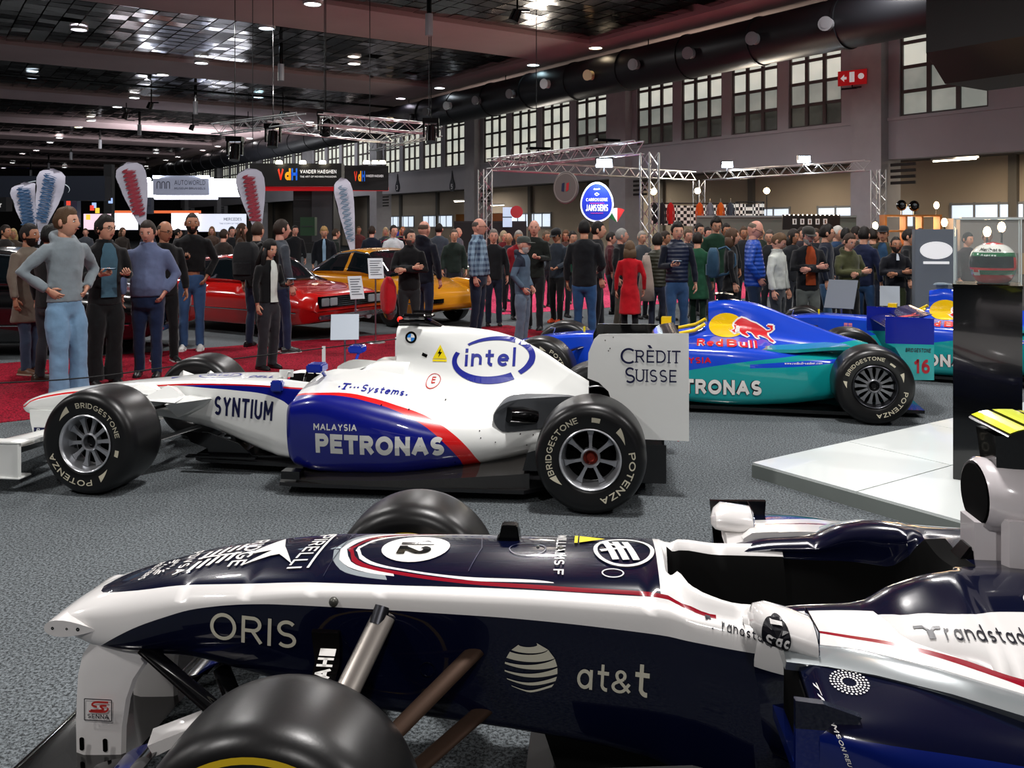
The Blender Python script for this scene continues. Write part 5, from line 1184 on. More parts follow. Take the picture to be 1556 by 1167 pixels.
def tealcar(label, origin, deg, detail=True):
    car = car_root('racing_car', label, origin, deg)
    lvn = livery('livery_blue_nose', BLU, [(TEAL, [('below', [(.2, .30), (.9, .42), (1.4, .5)]), ('above', [(-.6, .30), (.5, .18), (1.4, .1)]), ('xgt', .2)])], rough=.22)
    lvt = livery('livery_blue_teal', BLU, [(TEAL, [('below', [(1.1, .33), (1.36, .385), (1.85, .475), (2.2, .52), (2.53, .56), (2.75, .60), (2.9, .62)])]), (BLU, [('below', [(1.2, .40), (1.6, .43), (2.75, .50)]), ('above', [(1.2, .40), (1.9, .42), (2.4, .445), (2.75, .47)]), ('xgt', 1.9), ('yout', .35)])], rough=.22)
    nose = [(-1.0, [(0, .33), (.05, .325), (.07, .31), (.07, .29), (.05, .27), (0, .265)]), (-.8, [(0, .40), (.07, .395), (.1, .37), (.1, .32), (.07, .29), (0, .28)]), (0, [(0, .60), (.12, .595), (.17, .57), (.18, .42), (.14, .33), (0, .32)]),
      (.4, [(0, .635), (.14, .63), (.2, .6), (.21, .36), (.16, .26), (0, .25)]), (.98, [(0, .625), (.17, .62), (.25, .59), (.26, .25), (.2, .12), (0, .1)]), (1.02, [(0, .4), (.18, .62), (.26, .59), (.27, .25), (.2, .1), (0, .1)]),
      (1.4, [(0, .3), (.2, .66), (.29, .62), (.3, .25), (.25, .1), (0, .1)]), (1.5, [(0, .72), (.16, .74), (.28, .64), (.3, .25), (.25, .1), (0, .1)]), (1.8, [(0, .76), (.14, .76), (.27, .64), (.3, .25), (.25, .1), (0, .1)])]
    m = MB(); xloft(m, nose, 5, dx=.05, sharp=(2,), mf=lambda x, k: 1 if 1.0 < x < 1.45 and k < 1 else 0); N1 = m; m.build('monocoque', [lvn, dark_void], car, 50)
    cover = [(1.53, [(0, .955), (.06, .95), (.10, .91), (.11, .84), (.12, .76), (.2, .68), (.36, .6), (.4, .4), (0, .3)]), (1.68, [(0, .985), (.07, .98), (.12, .93), (.13, .84), (.15, .74), (.25, .66), (.42, .58), (.46, .4), (0, .3)]),
      (1.93, [(0, .96), (.06, .95), (.11, .89), (.14, .8), (.18, .71), (.27, .64), (.42, .57), (.46, .4), (0, .3)]), (2.3, [(0, .83), (.05, .82), (.09, .76), (.13, .7), (.17, .64), (.25, .59), (.38, .54), (.4, .4), (0, .3)]),
      (2.7, [(0, .68), (.04, .67), (.08, .63), (.11, .6), (.15, .57), (.2, .54), (.28, .5), (.3, .38), (0, .3)]), (3.0, [(0, .595), (.03, .59), (.06, .57), (.08, .55), (.1, .52), (.13, .49), (.16, .45), (.16, .38), (0, .33)])]
    m = MB(); xloft(m, cover, 4, dx=.05); C1 = m; m.build('engine_cover', lvt, car, 60)
    m = MB(); m.loft([[(1.525, .08*math.cos(a), .865+.065*math.sin(a)) for a in [2*PI*k/20 for k in range(20)]], [(1.56, .07*math.cos(a), .865+.05*math.sin(a)) for a in [2*PI*k/20 for k in range(20)]]]); m.build('air_intake', dark_void, car)
    m = MB(); m.loft([[(1.6, y, .98), (1.72, y, .98), (1.72, y, 1.03), (1.6, y, 1.03)] for y in (-.03, .03)]); foil(m, (1.57, -.1, 1.03), (1.57, .1, 1.03), .2, .08, .04, 0); m.build('roll_hoop_camera', gloss_black if detail else mat('camera_grey', '#8fa3ad', .25, coat=.6), car, 40)
    pod = [(1.16, [(.25, .58), (.42, .59), (.6, .57), (.66, .53), (.67, .4), (.66, .2), (.6, .12), (.4, .1), (.2, .1)]), (1.25, [(.25, .63), (.42, .61), (.62, .6), (.69, .55), (.7, .4), (.69, .2), (.64, .1), (.4, .08), (.2, .08)]),
      (1.7, [(.25, .66), (.42, .63), (.6, .6), (.68, .55), (.7, .4), (.69, .2), (.65, .08), (.4, .07), (.2, .07)]), (2.2, [(.25, .62), (.4, .59), (.55, .565), (.63, .52), (.66, .4), (.65, .2), (.6, .1), (.4, .08), (.2, .08)]),
      (2.6, [(.2, .57), (.32, .55), (.45, .53), (.53, .48), (.55, .38), (.54, .22), (.5, .15), (.35, .1), (.2, .1)]), (2.78, [(.2, .55), (.28, .53), (.38, .5), (.44, .45), (.46, .36), (.45, .25), (.4, .19), (.3, .12), (.2, .12)])]
    pods = []
    for sg in (-1, 1):
        m = MB(); xs = sorted(set([pod[0][0]+(pod[-1][0]-pod[0][0])*i/26 for i in range(27)]+[k[0] for k in pod])); m.loft([[(x, sg*y, z) for y, z in smooth_poly(xsec(pod, x), 3, closed=False)] for x in xs]); pods.append(m); m.build('side_pod', lvt, car, 50)
        m = MB(); m.loft([[(x, sg*y, z) for y, z in [(.3, .54), (.45, .55), (.6, .53), (.63, .48), (.62, .25), (.58, .2), (.3, .2)]] for x in (1.154, 1.158)]); m.build('radiator_inlet', dark_void, car)
        # teal shoulder fin sweeping over the rear wheel
        m = MB(); m.loft([[(x, sg*(y0), z0), (x, sg*y1, z1), (x, sg*y1, z1-.03), (x, sg*y0, z0-.03)] for x, y0, z0, y1, z1 in [(1.9, .4, .60, .58, .575), (2.3, .3, .60, .60, .59), (2.6, .2, .615, .52, .61), (2.78, .16, .60, .48, .615)]]); m.build('shoulder_fin', mat('teal_gloss', TEAL, .22, coat=.8), car, 30)
    fl = [(1.1, -.70), (2.75, -.70), (2.85, -.5), (3.4, -.48), (3.4, .48), (2.85, .5), (2.75, .7), (1.1, .7), (1.0, .2), (.4, .15), (.4, -.15), (1.0, -.2)]
    m = MB(); m.prism(fl, .03, 'z', .04); m.build('floor_plank', gloss_black, car)
    for sg in (-1, 1):
        m = MB(); pts = [(3.07, .66), (3.07, .90), (3.47, .885), (3.47, .345), (3.2, .335), (3.22, .5), (3.15, .62)]; m.prism(pts, .014, 'y', sg*.5-.007)
        m.build('end_plate', livery('livery_end_plate', '#0a1c8c', [(TEAL, [('zlt', .655)])], rough=.25), car)
        m = MB(); m.loft([[(-.9, sg*.9, .08), (-.4, sg*.9, .08), (-.4, sg*.9, .3), (-.75, sg*.9, .3)], [(-.9, sg*.885, .08), (-.4, sg*.885, .08), (-.4, sg*.885, .3), (-.75, sg*.885, .3)]]); m.build('wing_end_plate', mat('blue_gloss_bright', BLU, .22, coat=.8), car)
        m = MB(); m.box((1.1, sg*.42, .72), (.1, .14, .07)); m.tube([(1.12, sg*.38, .70), (1.14, sg*.26, .62)], .012, 6); m.build('mirror', mat('mirror_yellow', '#f0c808', .3, coat=.6), car)
    for x, z, c, r in [(3.1, .78, .26, -12), (3.28, .84, .2, -24), (3.15, .45, .25, -8)]:
        m = MB(); foil(m, (x, -.49, z), (x, .49, z), c, .09, .05, r); m.build('wing_element', mat('wing_deep_blue', '#0a145c', .25, coat=.8), car, 40)
    m = MB(); foil(m, (-.98, -.88, .12), (-.98, .88, .12), .34, .09, -.03, -5); m.build('wing_element', mat('blue_gloss_bright', BLU), car, 40)
    for sg in (-1, 1): m = MB(); m.loft([[(-.95, sg*.07, z), (-.8, sg*.07, z), (-.8, sg*.085, z), (-.95, sg*.085, z)] for z in (.13, .32)]); m.build('wing_pylon', mat('blue_gloss_bright', BLU), car)
    m = MB(); m.tube([(1.0, -.26, .62), (1.2, -.27, .655), (1.4, -.27, .70), (1.5, -.24, .76)], .018, 8); m.tube([(1.0, .26, .62), (1.2, .27, .655), (1.4, .27, .70), (1.5, .24, .76)], .018, 8); m.build('cockpit_trim', mat('mirror_yellow', '#f0c808'), car, 50)
    m = MB()
    for sg in (-1, 1):
        for a, b in [((-.12, .17, .5), (0, .62, .44)), ((.3, .19, .5), (.02, .62, .44)), ((-.12, .13, .34), (0, .62, .2)), ((.35, .15, .28), (.02, .62, .2)), ((2.7, .25, .4), (2.9, .58, .42)), ((2.7, .25, .2), (2.9, .58, .2)), ((3.15, .1, .4), (2.95, .58, .42))]:
            arm(m, (a[0], sg*a[1], a[2]), (b[0], sg*b[1], b[2]), .06, .016, 8)
    m.build('suspension_arms', gloss_black, car, 50)['kind'] = 'stuff'
    m = MB(); m.tube([(-.02, 0, .6), (-.0, 0, .66), (-.05, 0, .66)], .008, 6); m.build('pitot_tube', steel, car); m = MB(); m.tube([(.3, .0, .63), (.3, 0, .68)], .012, 6); m.build('sensor_stub', mat('yellow_tab', '#e8d000'), car)
    W1 = [('BRIDGESTONE', .228, .032, 158, 72), ('POTENZA', .228, .036, -8, -88)]; M1 = [(.228, .244, 60, 48, 0), (.228, .262, 30, 12, -1), (.228, .262, 184, 170, 1)]
    WF = [('POTENZA', .228, .036, 62, -12), ('BRIDGESTONE', .228, .032, 280, 190)]; M2 = [(.228, .262, 86, 70, -1)]
    make_wheel(car, (0, -.9, .33), .33, spokes=12, words=WF, marks=M2, style='dark', rim=rim_silver); make_wheel(car, (0, .9, .33), .33, flip=True, spokes=12, words=W1, style='dark')
    make_wheel(car, (2.92, -.9, .33), .38, spokes=14, words=W1, marks=M1, style='dark', rim=mat('rim_grey', '#8a8c90', .35, metal=.7)); make_wheel(car, (2.92, .9, .33), .38, flip=True, spokes=14, style='dark')
    T = Target(N1, C1, pods[0]); ir = mat('ink_bull_red', '#d01420', .3); iw = mat('ink_white_gloss', '#e8e6e2')
    m = MB(); decal(m, T, *disc2(1.70, .82, .165, .135), ident, mode='obl'); m.build('yellow_disc', mat('sun_yellow', YEL, .25, coat=.8), car, fix=False)
    bx, bz, bw, bh = 1.73, .70, .40, .25
    m = MB(); vs, fs = fan([(bx-.008+a*(bw+.016), bz-.008+(b-.0)*(bh+.016)-.06*a) for a, b in BULL])
    for dx, dz in ((-.012, 0), (.012, 0), (0, .012), (0, -.012)): decal(m, T, [(a+dx, b+dz) for a, b in vs], fs, ident, mode='obl', off=.005)
    m.build('bull_outline', iw, car, fix=False)
    m = MB(); vs, fs = fan([(bx+a*bw, bz+b*bh-.06*a) for a, b in BULL]); decal(m, T, vs, fs, ident, mode='obl', off=.008); m.build('bull', ir, car, fix=False)
    def rb(m, wt, off):
        for t_, x, w_ in (('Red', 1.43, .235), ('Bull', 1.70, .27)):
            vs, fs = text_mesh(t_, 1, wt=wt); x1 = max(v[0] for v in vs); ym = max(v[1] for v in vs); decal(m, T, vs, fs, lambda a, b: (x+a/x1*w_, .545+b/ym*.105), mode='obl', off=off)
    m = MB(); rb(m, .36, .004); m.build('lettering_outline', iw, car, fix=False); m = MB(); rb(m, .2, .009); m.build('lettering', ir, car, fix=False)
    m = MB(); decal_text(m, T, 'MALAYSIA', 1.10, .44, .46, .055, 2, wt=.22); m.build('lettering', ir, car, fix=False)
    def pn(m, wt, off, g):
        vs, fs = text_mesh('PETRONAS', 1, wt=wt, gap=g); x0 = min(v[0] for v in vs); x1 = max(v[0] for v in vs); decal(m, T, vs, fs, lambda a, b: (1.1+(a-x0)/(x1-x0)*.9, .17+b*.135/.73+.01*(a/x1)), off=off)
    m = MB(); pn(m, .36, .003, .03); m.build('lettering_outline', mat('ink_dark', '#1c1c26'), car, fix=False); m = MB(); pn(m, .25, .007, .15); m.build('lettering', iw, car, fix=False)
    m = MB(); decal_text(m, T, 'www.redbull-sauber.com', 2.2, .46, .33, .02, 0, wt=.2, step=.2); m.build('web_address', iw, car, fix=False)
    m = MB(); sign_text(m, 'BRIDGESTONE', plane_M((3.235, -.51, .585), (1, 0, 0), (0, 0, 1)), .05, fit=.21, wt=.2, italic=.2); m.build('lettering', mat('ink_dark', '#1c1c26'), car, fix=False)
    m = MB(); sign_text(m, '16', plane_M((3.305, -.51, .40), (1, 0, 0), (0, 0, 1)), .17, fit=.13, wt=.22); m.build('race_number', mat('number_maroon', '#a01828', .4), car, fix=False)
    m = MB(); vs, fs = fan([(3.1+a*.28, -.3+b*.25) for a, b in BULL]); m.add([(a, b-.1, .835+(a-3.1)*.25) for a, b in vs], fs); m.build('flap_bull', ir, car, fix=False)
    m = MB(); x0, z0 = .62, .46
    for i in range(2):
        for j in range(3): decal(m, T, *poly2([(x0+i*.05, z0+j*.033), (x0+.042+i*.05, z0+j*.033), (x0+.042+i*.05, z0+.027+j*.033), (x0+i*.05, z0+.027+j*.033)]), ident)
    m.build('bank_emblem', mat('emblem_pink', '#e08090', .4), car, fix=False); m = MB(); decal_text(m, T, 'FIRST BANK GROUP', .55, .425, .25, .018, 0, wt=.2); m.build('bank_name', iw, car, fix=False)
    return car
a13 = math.radians(13)
tealcar('blue and teal racing car numbered 16, yellow disc and red bull, behind the white car', (.28+.72*math.sin(a13), 8.35+.72*math.cos(a13)), 13)
tealcar('second blue and teal racing car, farther back, half hidden behind the black display plinth', (3.50, 11.0), 28, False)
# ================================================================ PEOPLE
def cloth(col, var=.12, rough=.85): return mat('cloth_'+col, col, rough, spec=.2, var=var, vscale=9, sheen=.15, bump=.55, bscale=15)
skin_m = {k: mat('skin_'+k, v, .5, var=.06, vscale=25) for k, v in {'fair': '#c8937a', 'tan': '#a87459', 'pink': '#c88f7c', 'dark': '#6b4633'}.items()}
eye_w = mat('eye_white', '#d8d4cc', .3); eye_d = mat('eye_dark', '#15100c', .3); lip_m = mat('lips', '#8e4c44', .5)
fold_tex = bpy.data.textures.new('folds', 'CLOUDS'); fold_tex.noise_scale = .13; fold_tex.noise_depth = 2
def plaid():
    m = mat('plaid_shirt', '#3f5570', .85); nt = m.node_tree; b = nt.nodes['Principled BSDF']; L = nt.links.new
    tc = nt.nodes.new('ShaderNodeTexCoord'); sp = nt.nodes.new('ShaderNodeSeparateXYZ'); L(tc.outputs['Object'], sp.inputs[0]); prev = None
    for ax, sc_, cols in ((0, 75, ('#7f9ab0', '#2c3d58')), (2, 75, ('#9db4c4', '#22304a')), (1, 75, ('#7f9ab0', '#2c3d58'))):
        mu = nt.nodes.new('ShaderNodeMath'); mu.operation = 'MULTIPLY'; mu.inputs[1].default_value = sc_; L(sp.outputs[ax], mu.inputs[0])
        s = nt.nodes.new('ShaderNodeMath'); s.operation = 'SINE'; L(mu.outputs[0], s.inputs[0]); r = nt.nodes.new('ShaderNodeValToRGB'); r.color_ramp.interpolation = 'CONSTANT'
        r.color_ramp.elements[0].color = (*lin(cols[0]), 1); r.color_ramp.elements[1].position = .5; r.color_ramp.elements[1].color = (*lin(cols[1]), 1)
        mr = nt.nodes.new('ShaderNodeMapRange'); mr.inputs[1].default_value = -1; L(s.outputs[0], mr.inputs[0]); L(mr.outputs[0], r.inputs[0])
        if prev: x = nt.nodes.new('ShaderNodeMix'); x.data_type = 'RGBA'; x.inputs['Factor'].default_value = .5; L(prev, x.inputs['A']); L(r.outputs[0], x.inputs['B']); prev = x.outputs['Result']
        else: prev = r.outputs[0]
    L(prev, b.inputs['Base Color']); return m
def puffer(name, col):
    m = mat(name, col, .5, var=.1); nt = m.node_tree; b = nt.nodes['Principled BSDF']; L = nt.links.new
    tc = nt.nodes.new('ShaderNodeTexCoord'); wv = nt.nodes.new('ShaderNodeTexWave'); wv.bands_direction = 'Z'; wv.inputs['Scale'].default_value = 5.5; wv.inputs['Distortion'].default_value = .6
    bp = nt.nodes.new('ShaderNodeBump'); bp.inputs['Distance'].default_value = .006; L(tc.outputs['Object'], wv.inputs['Vector']); L(wv.outputs['Fac'], bp.inputs['Height']); L(bp.outputs[0], b.inputs['Normal']); return m
def face_pt(a, p, k=1.0):
    """head surface: a = angle round (0 = front), p = -1 (chin) .. 1 (crown)"""
    cz = p; r = math.sqrt(max(0, 1-cz*cz)); x = r*math.sin(a); y = -r*math.cos(a)
    X = x*.074; Y = y*.094; Z = cz*.118
    fr = max(0, math.cos(a)); 
    if cz < 0: X *= 1+.26*cz; Y *= 1+.10*cz if y > 0 else 1+.04*cz
    if cz < -.1 and y > 0: Y *= 1+.35*(cz+.1)
    g = lambda x0, z0, sx, sz: math.exp(-((x-x0)/sx)**2-((cz-z0)/sz)**2)
    if y < 0:
        Y -= .022*g(0, -.16, .11, .13)+.010*g(0, .02, .10, .16)-.009*(g(.36, .06, .16, .10)+g(-.36, .06, .16, .10))+.005*g(0, .2, .5, .09)+.006*g(0, -.46, .25, .09)+.010*g(0, -.78, .35, .16)-.004*g(0, -.34, .2, .05)
    return Vector((X*k, Y*k+.0, Z*k))
def head_mesh(mb, M, male=True):
    N, R = 26, 20; mb.M = M; vs = []; P = [-1+2*(i+.5)/R for i in range(R)]; P = [math.sin(p*PI/2) for p in P]
    for p in P:
        for k in range(N): vs.append(face_pt(2*PI*k/N, p))
    vs += [Vector((0, .0, -.112)), Vector((0, 0, .118))]; n = len(vs); fs = [(i*N+k, i*N+(k+1) % N, (i+1)*N+(k+1) % N, (i+1)*N+k) for i in range(R-1) for k in range(N)]
    fs += [(n-2, (k+1) % N, k) for k in range(N)]+[(n-1, (R-1)*N+k, (R-1)*N+(k+1) % N) for k in range(N)]
    mb.add(vs, fs, 0)
    mb.cur = 0
    for s in (-1, 1): mb.ball((s*.077, .008, -.004), (.010, .019, .032), 8, 6)
    mb.cur = 1
    for s in (-1, 1): mb.ball((s*.029, -.078, .008), (.0135, .009, .0075), 8, 6)
    mb.cur = 2
    for s in (-1, 1): mb.ball((s*.029, -.084, .008), (.0062, .0045, .0062), 8, 6); mb.box((s*.03, -.0875, .027), (.03, .006, .0055))
    mb.cur = 3; mb.ball((0, -.0915, -.052), (.023, .008, .0065), 10, 6); mb.cur = 0; mb.M = Matrix()
def hair_mesh(style, M, rng, sc=1.0):
    mb = MB(); mb.M = M; N, R = 30, 18; off = rng.random()*50; keep = {}; vs = []
    long_ = style == 'long'
    for i in range(R+1):
        p = math.sin((-1+2*i/R)*PI/2*.999)
        for k in range(N):
            a = 2*PI*k/N; ca = math.cos(a); fr = ca
            line = {'bald': .02 if fr < -.0 else 2, 'bald_top': .02 if fr < .1 else 2}.get(style, .0)
            if style in ('short', 'buzz', 'curly', 'quiff', 'long', 'bob', 'wavy'):
                line = .60 if fr > .75 else (.60-.35*(1-(fr-.35)/.4) if fr > .35 else (-.05 if fr > 0 else -.48))
            if long_ or style == 'bob': line = .55 if fr > .75 else (.1 if fr > .5 else -.9)
            up = 1.2 if style not in ('bald', 'bald_top') else .52
            on = line <= p <= up
            th = {'short': 1.10, 'buzz': 1.045, 'curly': 1.17, 'quiff': 1.11, 'long': 1.14, 'bob': 1.15, 'wavy': 1.13, 'bald': 1.035, 'bald_top': 1.035}[style]
            nz = noise.noise(Vector((math.sin(a)*3+off, p*3.5, ca*3)))*(.11 if style in ('curly', 'wavy', 'quiff') else .035)
            if style == 'quiff' and fr > .2: th += .06*max(0, p)
            v = face_pt(a, p); q = Vector((v.x*(th+nz), v.y*(th+nz)+.003, v.z*(th*.985+nz)+.002))
            if not on: q = Vector((v.x*.97, v.y*.97, v.z*.97))
            vs.append(q); keep[(i, k)] = on
    fs = []
    for i in range(R):
        for k in range(N):
            k2 = (k+1) % N
            if sum(keep[c] for c in ((i, k), (i, k2), (i+1, k2), (i+1, k))) >= 1: fs.append((i*N+k, i*N+k2, (i+1)*N+k2, (i+1)*N+k))
    mb.add(vs, fs)
    if long_:
        mb.loft([[(x*w_, y*d+o, z) for x, y in [(math.cos(2*PI*k/12), math.sin(2*PI*k/12)) for k in range(12)]] for z, w_, d, o in [(.02, .085, .06, .04), (-.08, .10, .055, .055), (-.18, .115, .05, .075), (-.27, .10, .04, .085), (-.33, .05, .02, .09)]])
        for s in (-1, 1): mb.tube([(s*.075, -.02, .02), (s*.092, -.03, -.08), (s*.10, -.045, -.18), (s*.08, -.06, -.26)], [.022, .03, .028, .01], 8)
    if style == 'bob': mb.loft([[(x*w_, y*d+o, z) for x, y in [(math.cos(2*PI*k/14), math.sin(2*PI*k/14)) for k in range(14)]] for z, w_, d, o in [(.0, .092, .07, .035), (-.07, .102, .07, .04), (-.13, .10, .06, .04), (-.16, .07, .04, .035)]])
    mb.M = Matrix(); return mb
def beard_mesh(M):
    mb = MB(); mb.M = M; N, R = 20, 7; vs = []
    for i in range(R+1):
        p = -.96+i*.105
        for k in range(N+1):
            a = -1.55+3.1*k/N; v = face_pt(a, p); th = 1.05
            if abs(a) < .42 and p > -.58: th = .97
            if p > -.32 and abs(a) < .9: th = .97
            vs.append(v*th+Vector((0, 0, -.004)))
    mb.add(vs, [(i*(N+1)+k, i*(N+1)+k+1, (i+1)*(N+1)+k+1, (i+1)*(N+1)+k) for i in range(R) for k in range(N)]); mb.M = Matrix(); return mb
def hand_mesh(mb, wr, el, inward, curl=.5, sc=1.0):
    d = (wr-el).normalized(); side = Vector(inward); side = (side-d*side.dot(d)).normalized(); up = d.cross(side)   # palm faces 'side'
    def P(a, b, c): return wr+d*a*sc+up*b*sc+side*c*sc
    ring = lambda a, w_, t: [P(a, w_*math.cos(2*PI*k/8), t*math.sin(2*PI*k/8)) for k in range(8)]
    mb.loft([ring(-.04, .026, .022), ring(0, .027, .02), ring(.03, .037, .016), ring(.07, .041, .015), ring(.088, .038, .013)])
    for j, (b, ln) in enumerate([(.030, .062), (.011, .074), (-.009, .069), (-.028, .052)]):
        a1, a2 = curl*.8, curl*1.9; p0 = P(.078, b, 0); l1, l2 = ln*.5, ln*.5
        p1 = p0+(d*math.cos(a1)+side*math.sin(a1))*l1*sc; p2 = p1+(d*math.cos(a2)+side*math.sin(a2))*l2*sc
        mb.tube([p0, p1, p2], [.0095*sc, .009*sc, .0065*sc], 6)
    mb.tube([P(.015, .03, .004), P(.045, .055, .016), P(.075, .058, .034)], [.012*sc, .0105*sc, .0075*sc], 6)
ARMS = {'down': ((.245, .01, 1.16), (.255, -.05, .90)), 'loose': ((.27, .04, 1.17), (.27, -.04, .92)), 'pocket': ((.285, .06, 1.17), (.19, -.08, .96)), 'hip': ((.37, .10, 1.2), (.19, -.03, 1.03)),
  'phone': ((.24, -.01, 1.15), (.13, -.26, 1.18)), 'glass': ((.25, .0, 1.15), (.08, -.25, 1.20)), 'crossA': ((.25, -.05, 1.17), (-.07, -.215, 1.20)), 'crossB': ((.25, -.05, 1.16), (-.09, -.25, 1.165)), 'back': ((.26, .12, 1.17), (.08, .18, 1.0)),
  'hold': ((.25, -.02, 1.15), (.16, -.27, 1.05)), 'high': ((.27, -.12, 1.22), (.10, -.28, 1.40))}
def person(label, u, Y, top, face, coat, legs, hair, arms=('down', 'down'), fat=0, skin='fair', turn=0, nod=0, hem=.86, wide=1.0, shirt=None, beard=None, glasses=False, hood=False, cap=None, shoe='#1b1b1d', sole=None, collar=None, group=None, stance=.1, female=False, lod=1, hmat=None, vest=None, lean=0):
    """top = pixel row of the crown, or the height in metres when < 3"""
    h = top if top < 3 else H+(HY-top)*Y/F; X = (u-CX)/F*Y; k = h/1.80; rng = random.Random(int(u*7+Y*13))
    root = thing('person', label, 'person', (X, Y, 0), math.radians(face), group)
    S = lambda p: Vector((p[0]*k*(.93 if female else 1), p[1]*k, p[2]*k))
    cm = coat if not isinstance(coat, str) else cloth(coat); lm = cloth(legs)
    f = 1+fat*.25; vox = .017 if lod else .026
    def leanf(v): return Vector((v.x, v.y-lean*max(0, v.z/k-.9)*k, v.z)) if lean else v
    # --- garment on the upper body
    m = MB(); zs = [(.84, .172, .118), (.92, .17, .118), (1.02, .163, .115), (1.12, .160, .112), (1.24, .172, .118), (1.35, .186, .120), (1.43, .178, .108), (1.475, .125, .09), (1.508, .07, .07)]
    if hem < .8: zs = [(hem, .215, .165), ((hem+.84)/2, .20, .15), (.84, .185, .135), (.93, .178, .128)]+zs[2:]
    elif hem > .86: zs = [z for z in zs if z[0] >= hem-.02]
    if female: zs = [(z, rx*(.88 if z > 1.0 else 1), ry*(.92 if z > 1.0 else 1)) for z, rx, ry in zs]
    rings = []
    for z, rx, ry in zs:
        bel = fat*math.exp(-((z-1.06)/.16)**2); cy = .012-(.05*bel); rx2, ry2 = rx*(1+.22*bel+.06*fat), ry*(1+.5*bel+.06*fat)
        rings.append([leanf(S((rx2*math.cos(2*PI*j/20), cy+ry2*math.sin(2*PI*j/20), z))) for j in range(20)])
    m.loft(rings); J = []
    for s, pose in ((-1, arms[0]), (1, arms[1])):
        el, wr = ARMS[pose]; sh = leanf(S((s*.172, .012, 1.405))); el = leanf(S((s*(el[0]+.02*fat), el[1], el[2]))); wr = leanf(S((s*wr[0], wr[1]-.05*fat*(1 if pose not in ('down', 'loose', 'back', 'pocket') else 0), wr[2]))); J.append((sh, el, wr, pose, s))
        w2 = el+(wr-el)*.93; r = k*(1+.12*fat)*(.88 if female else 1)
        if vest: continue
        m.tube([sh-Vector((s*.05*k, 0, .01)), sh, (sh+el)/2, el, (el+w2)/2, w2], [.062*r, .066*r, .061*r, .054*r, .050*r, .043*r], 12)
    if hood:
        m.tube([S((.095*math.cos(a), .035+.09*math.sin(a), 1.50+.045*math.sin(a))) for a in [2*PI*j/12 for j in range(12)]], .038*k, 8, closed=True); m.ball(S((0, .105, 1.49)), (.09*k, .05*k, .075*k))
    elif collar: m.tube([S((.072*math.cos(a), .018+.07*math.sin(a), 1.525)) for a in [2*PI*j/12 for j in range(12)]], .02*k, 6, closed=True)
    def garment(mb, name, mt, disp=.022, v=vox):
        o = mb.build(name, mt, root, 180); r = o.modifiers.new('r', 'REMESH'); r.mode = 'VOXEL'; r.voxel_size = v; r.use_smooth_shade = True
        s_ = o.modifiers.new('s', 'SMOOTH'); s_.factor = .5; s_.iterations = 3
        d = o.modifiers.new('d', 'DISPLACE'); d.texture = fold_tex; d.strength = disp; d.mid_level = .5; return o
    garment(m, {True: 'coat'}.get(hem < .8, 'jacket'), cm)
    if vest:
        m = MB()
        for sh, el, wr, pose, s in J:
            w2 = el+(wr-el)*.93; m.tube([sh-Vector((s*.05*k, 0, .01)), sh, (sh+el)/2, el, (el+w2)/2, w2], [.058*k, .064*k, .056*k, .050*k, .046*k, .040*k], 12)
        garment(m, 'sleeves', cloth(vest))
    # --- trousers
    m = MB(); pz = [(.755, .12, .07), (.80, .153, .105), (.9, .16, .110), (.98, .15, .105)]
    m.loft([[S((rx*f*math.cos(2*PI*j/18), .012-(.02*fat)+ry*f*math.sin(2*PI*j/18), z)) for j in range(18)] for z, rx, ry in pz]); feet = []
    for s in (-1, 1):
        fx = s*(stance+.0); fy = (.05 if s > 0 else -.05)*(1 if rng.random() < .5 else -1); r = wide*k*(1+.1*fat)
        a_, b_, c_, d_ = S((s*.088, .012, .86)), S((s*(.088+stance)/2*1.02, fy*.4-.02, .49)), S((fx, fy, .12)), S((fx, fy, .05))
        m.tube([a_, a_*.55+b_*.45, b_, b_*.5+c_*.5, c_, d_], [.092*k*(1+.12*fat), .082*r, .063*r, .060*r, .053*r*(wide), .056*r*wide], 12); feet.append((fx, fy, s))
    garment(m, 'trousers', lm, .02)
    for fx, fy, s in feet:
        m = MB(); rings = []
        for y, w_, hh in [(.085, .03, .07), (.05, .038, .085), (-.02, .04, .085), (-.09, .046, .06), (-.15, .042, .045), (-.185, .02, .03)]:
            rings.append([S((fx+s*.01+w_*math.cos(a), fy+y, .014+max(0, math.sin(a))*hh+min(0, math.sin(a))*.012)) for a in [2*PI*j/10 for j in range(10)]])
        m.loft(rings); m.build('shoe', mat('shoe_'+shoe, shoe, .4), root, 60)
        if sole: m = MB(); m.loft([[S((fx+s*.01+w_*1.08*sx, fy+y, z)) for sx, z in ((-1, 0), (1, 0), (1, .022), (-1, .022))] for y, w_ in [(.09, .032), (0, .043), (-.09, .048), (-.19, .024)]]); m.build('sole', mat('sole_'+sole, sole, .6), root)
    # --- body: head, neck, slim core, hands
    m = MB(); hp = leanf(S((0, -.01, 1.648))); HM = Matrix.Translation(hp) @ Matrix.Rotation(math.radians(turn), 4, 'Z') @ Matrix.Rotation(math.radians(nod), 4, 'X') @ Matrix.Scale(k*1.13, 4)
    m.tube([leanf(S((0, .02, 1.42))), leanf(S((0, .018, 1.52))), leanf(S((0, .006, 1.60)))], [.075*k, .056*k, .056*k], 12)
    m.tube([S((0, .012, .88)), S((0, .012, 1.1)), S((0, .012, 1.38))], [.10*k, .09*k, .10*k], 10)
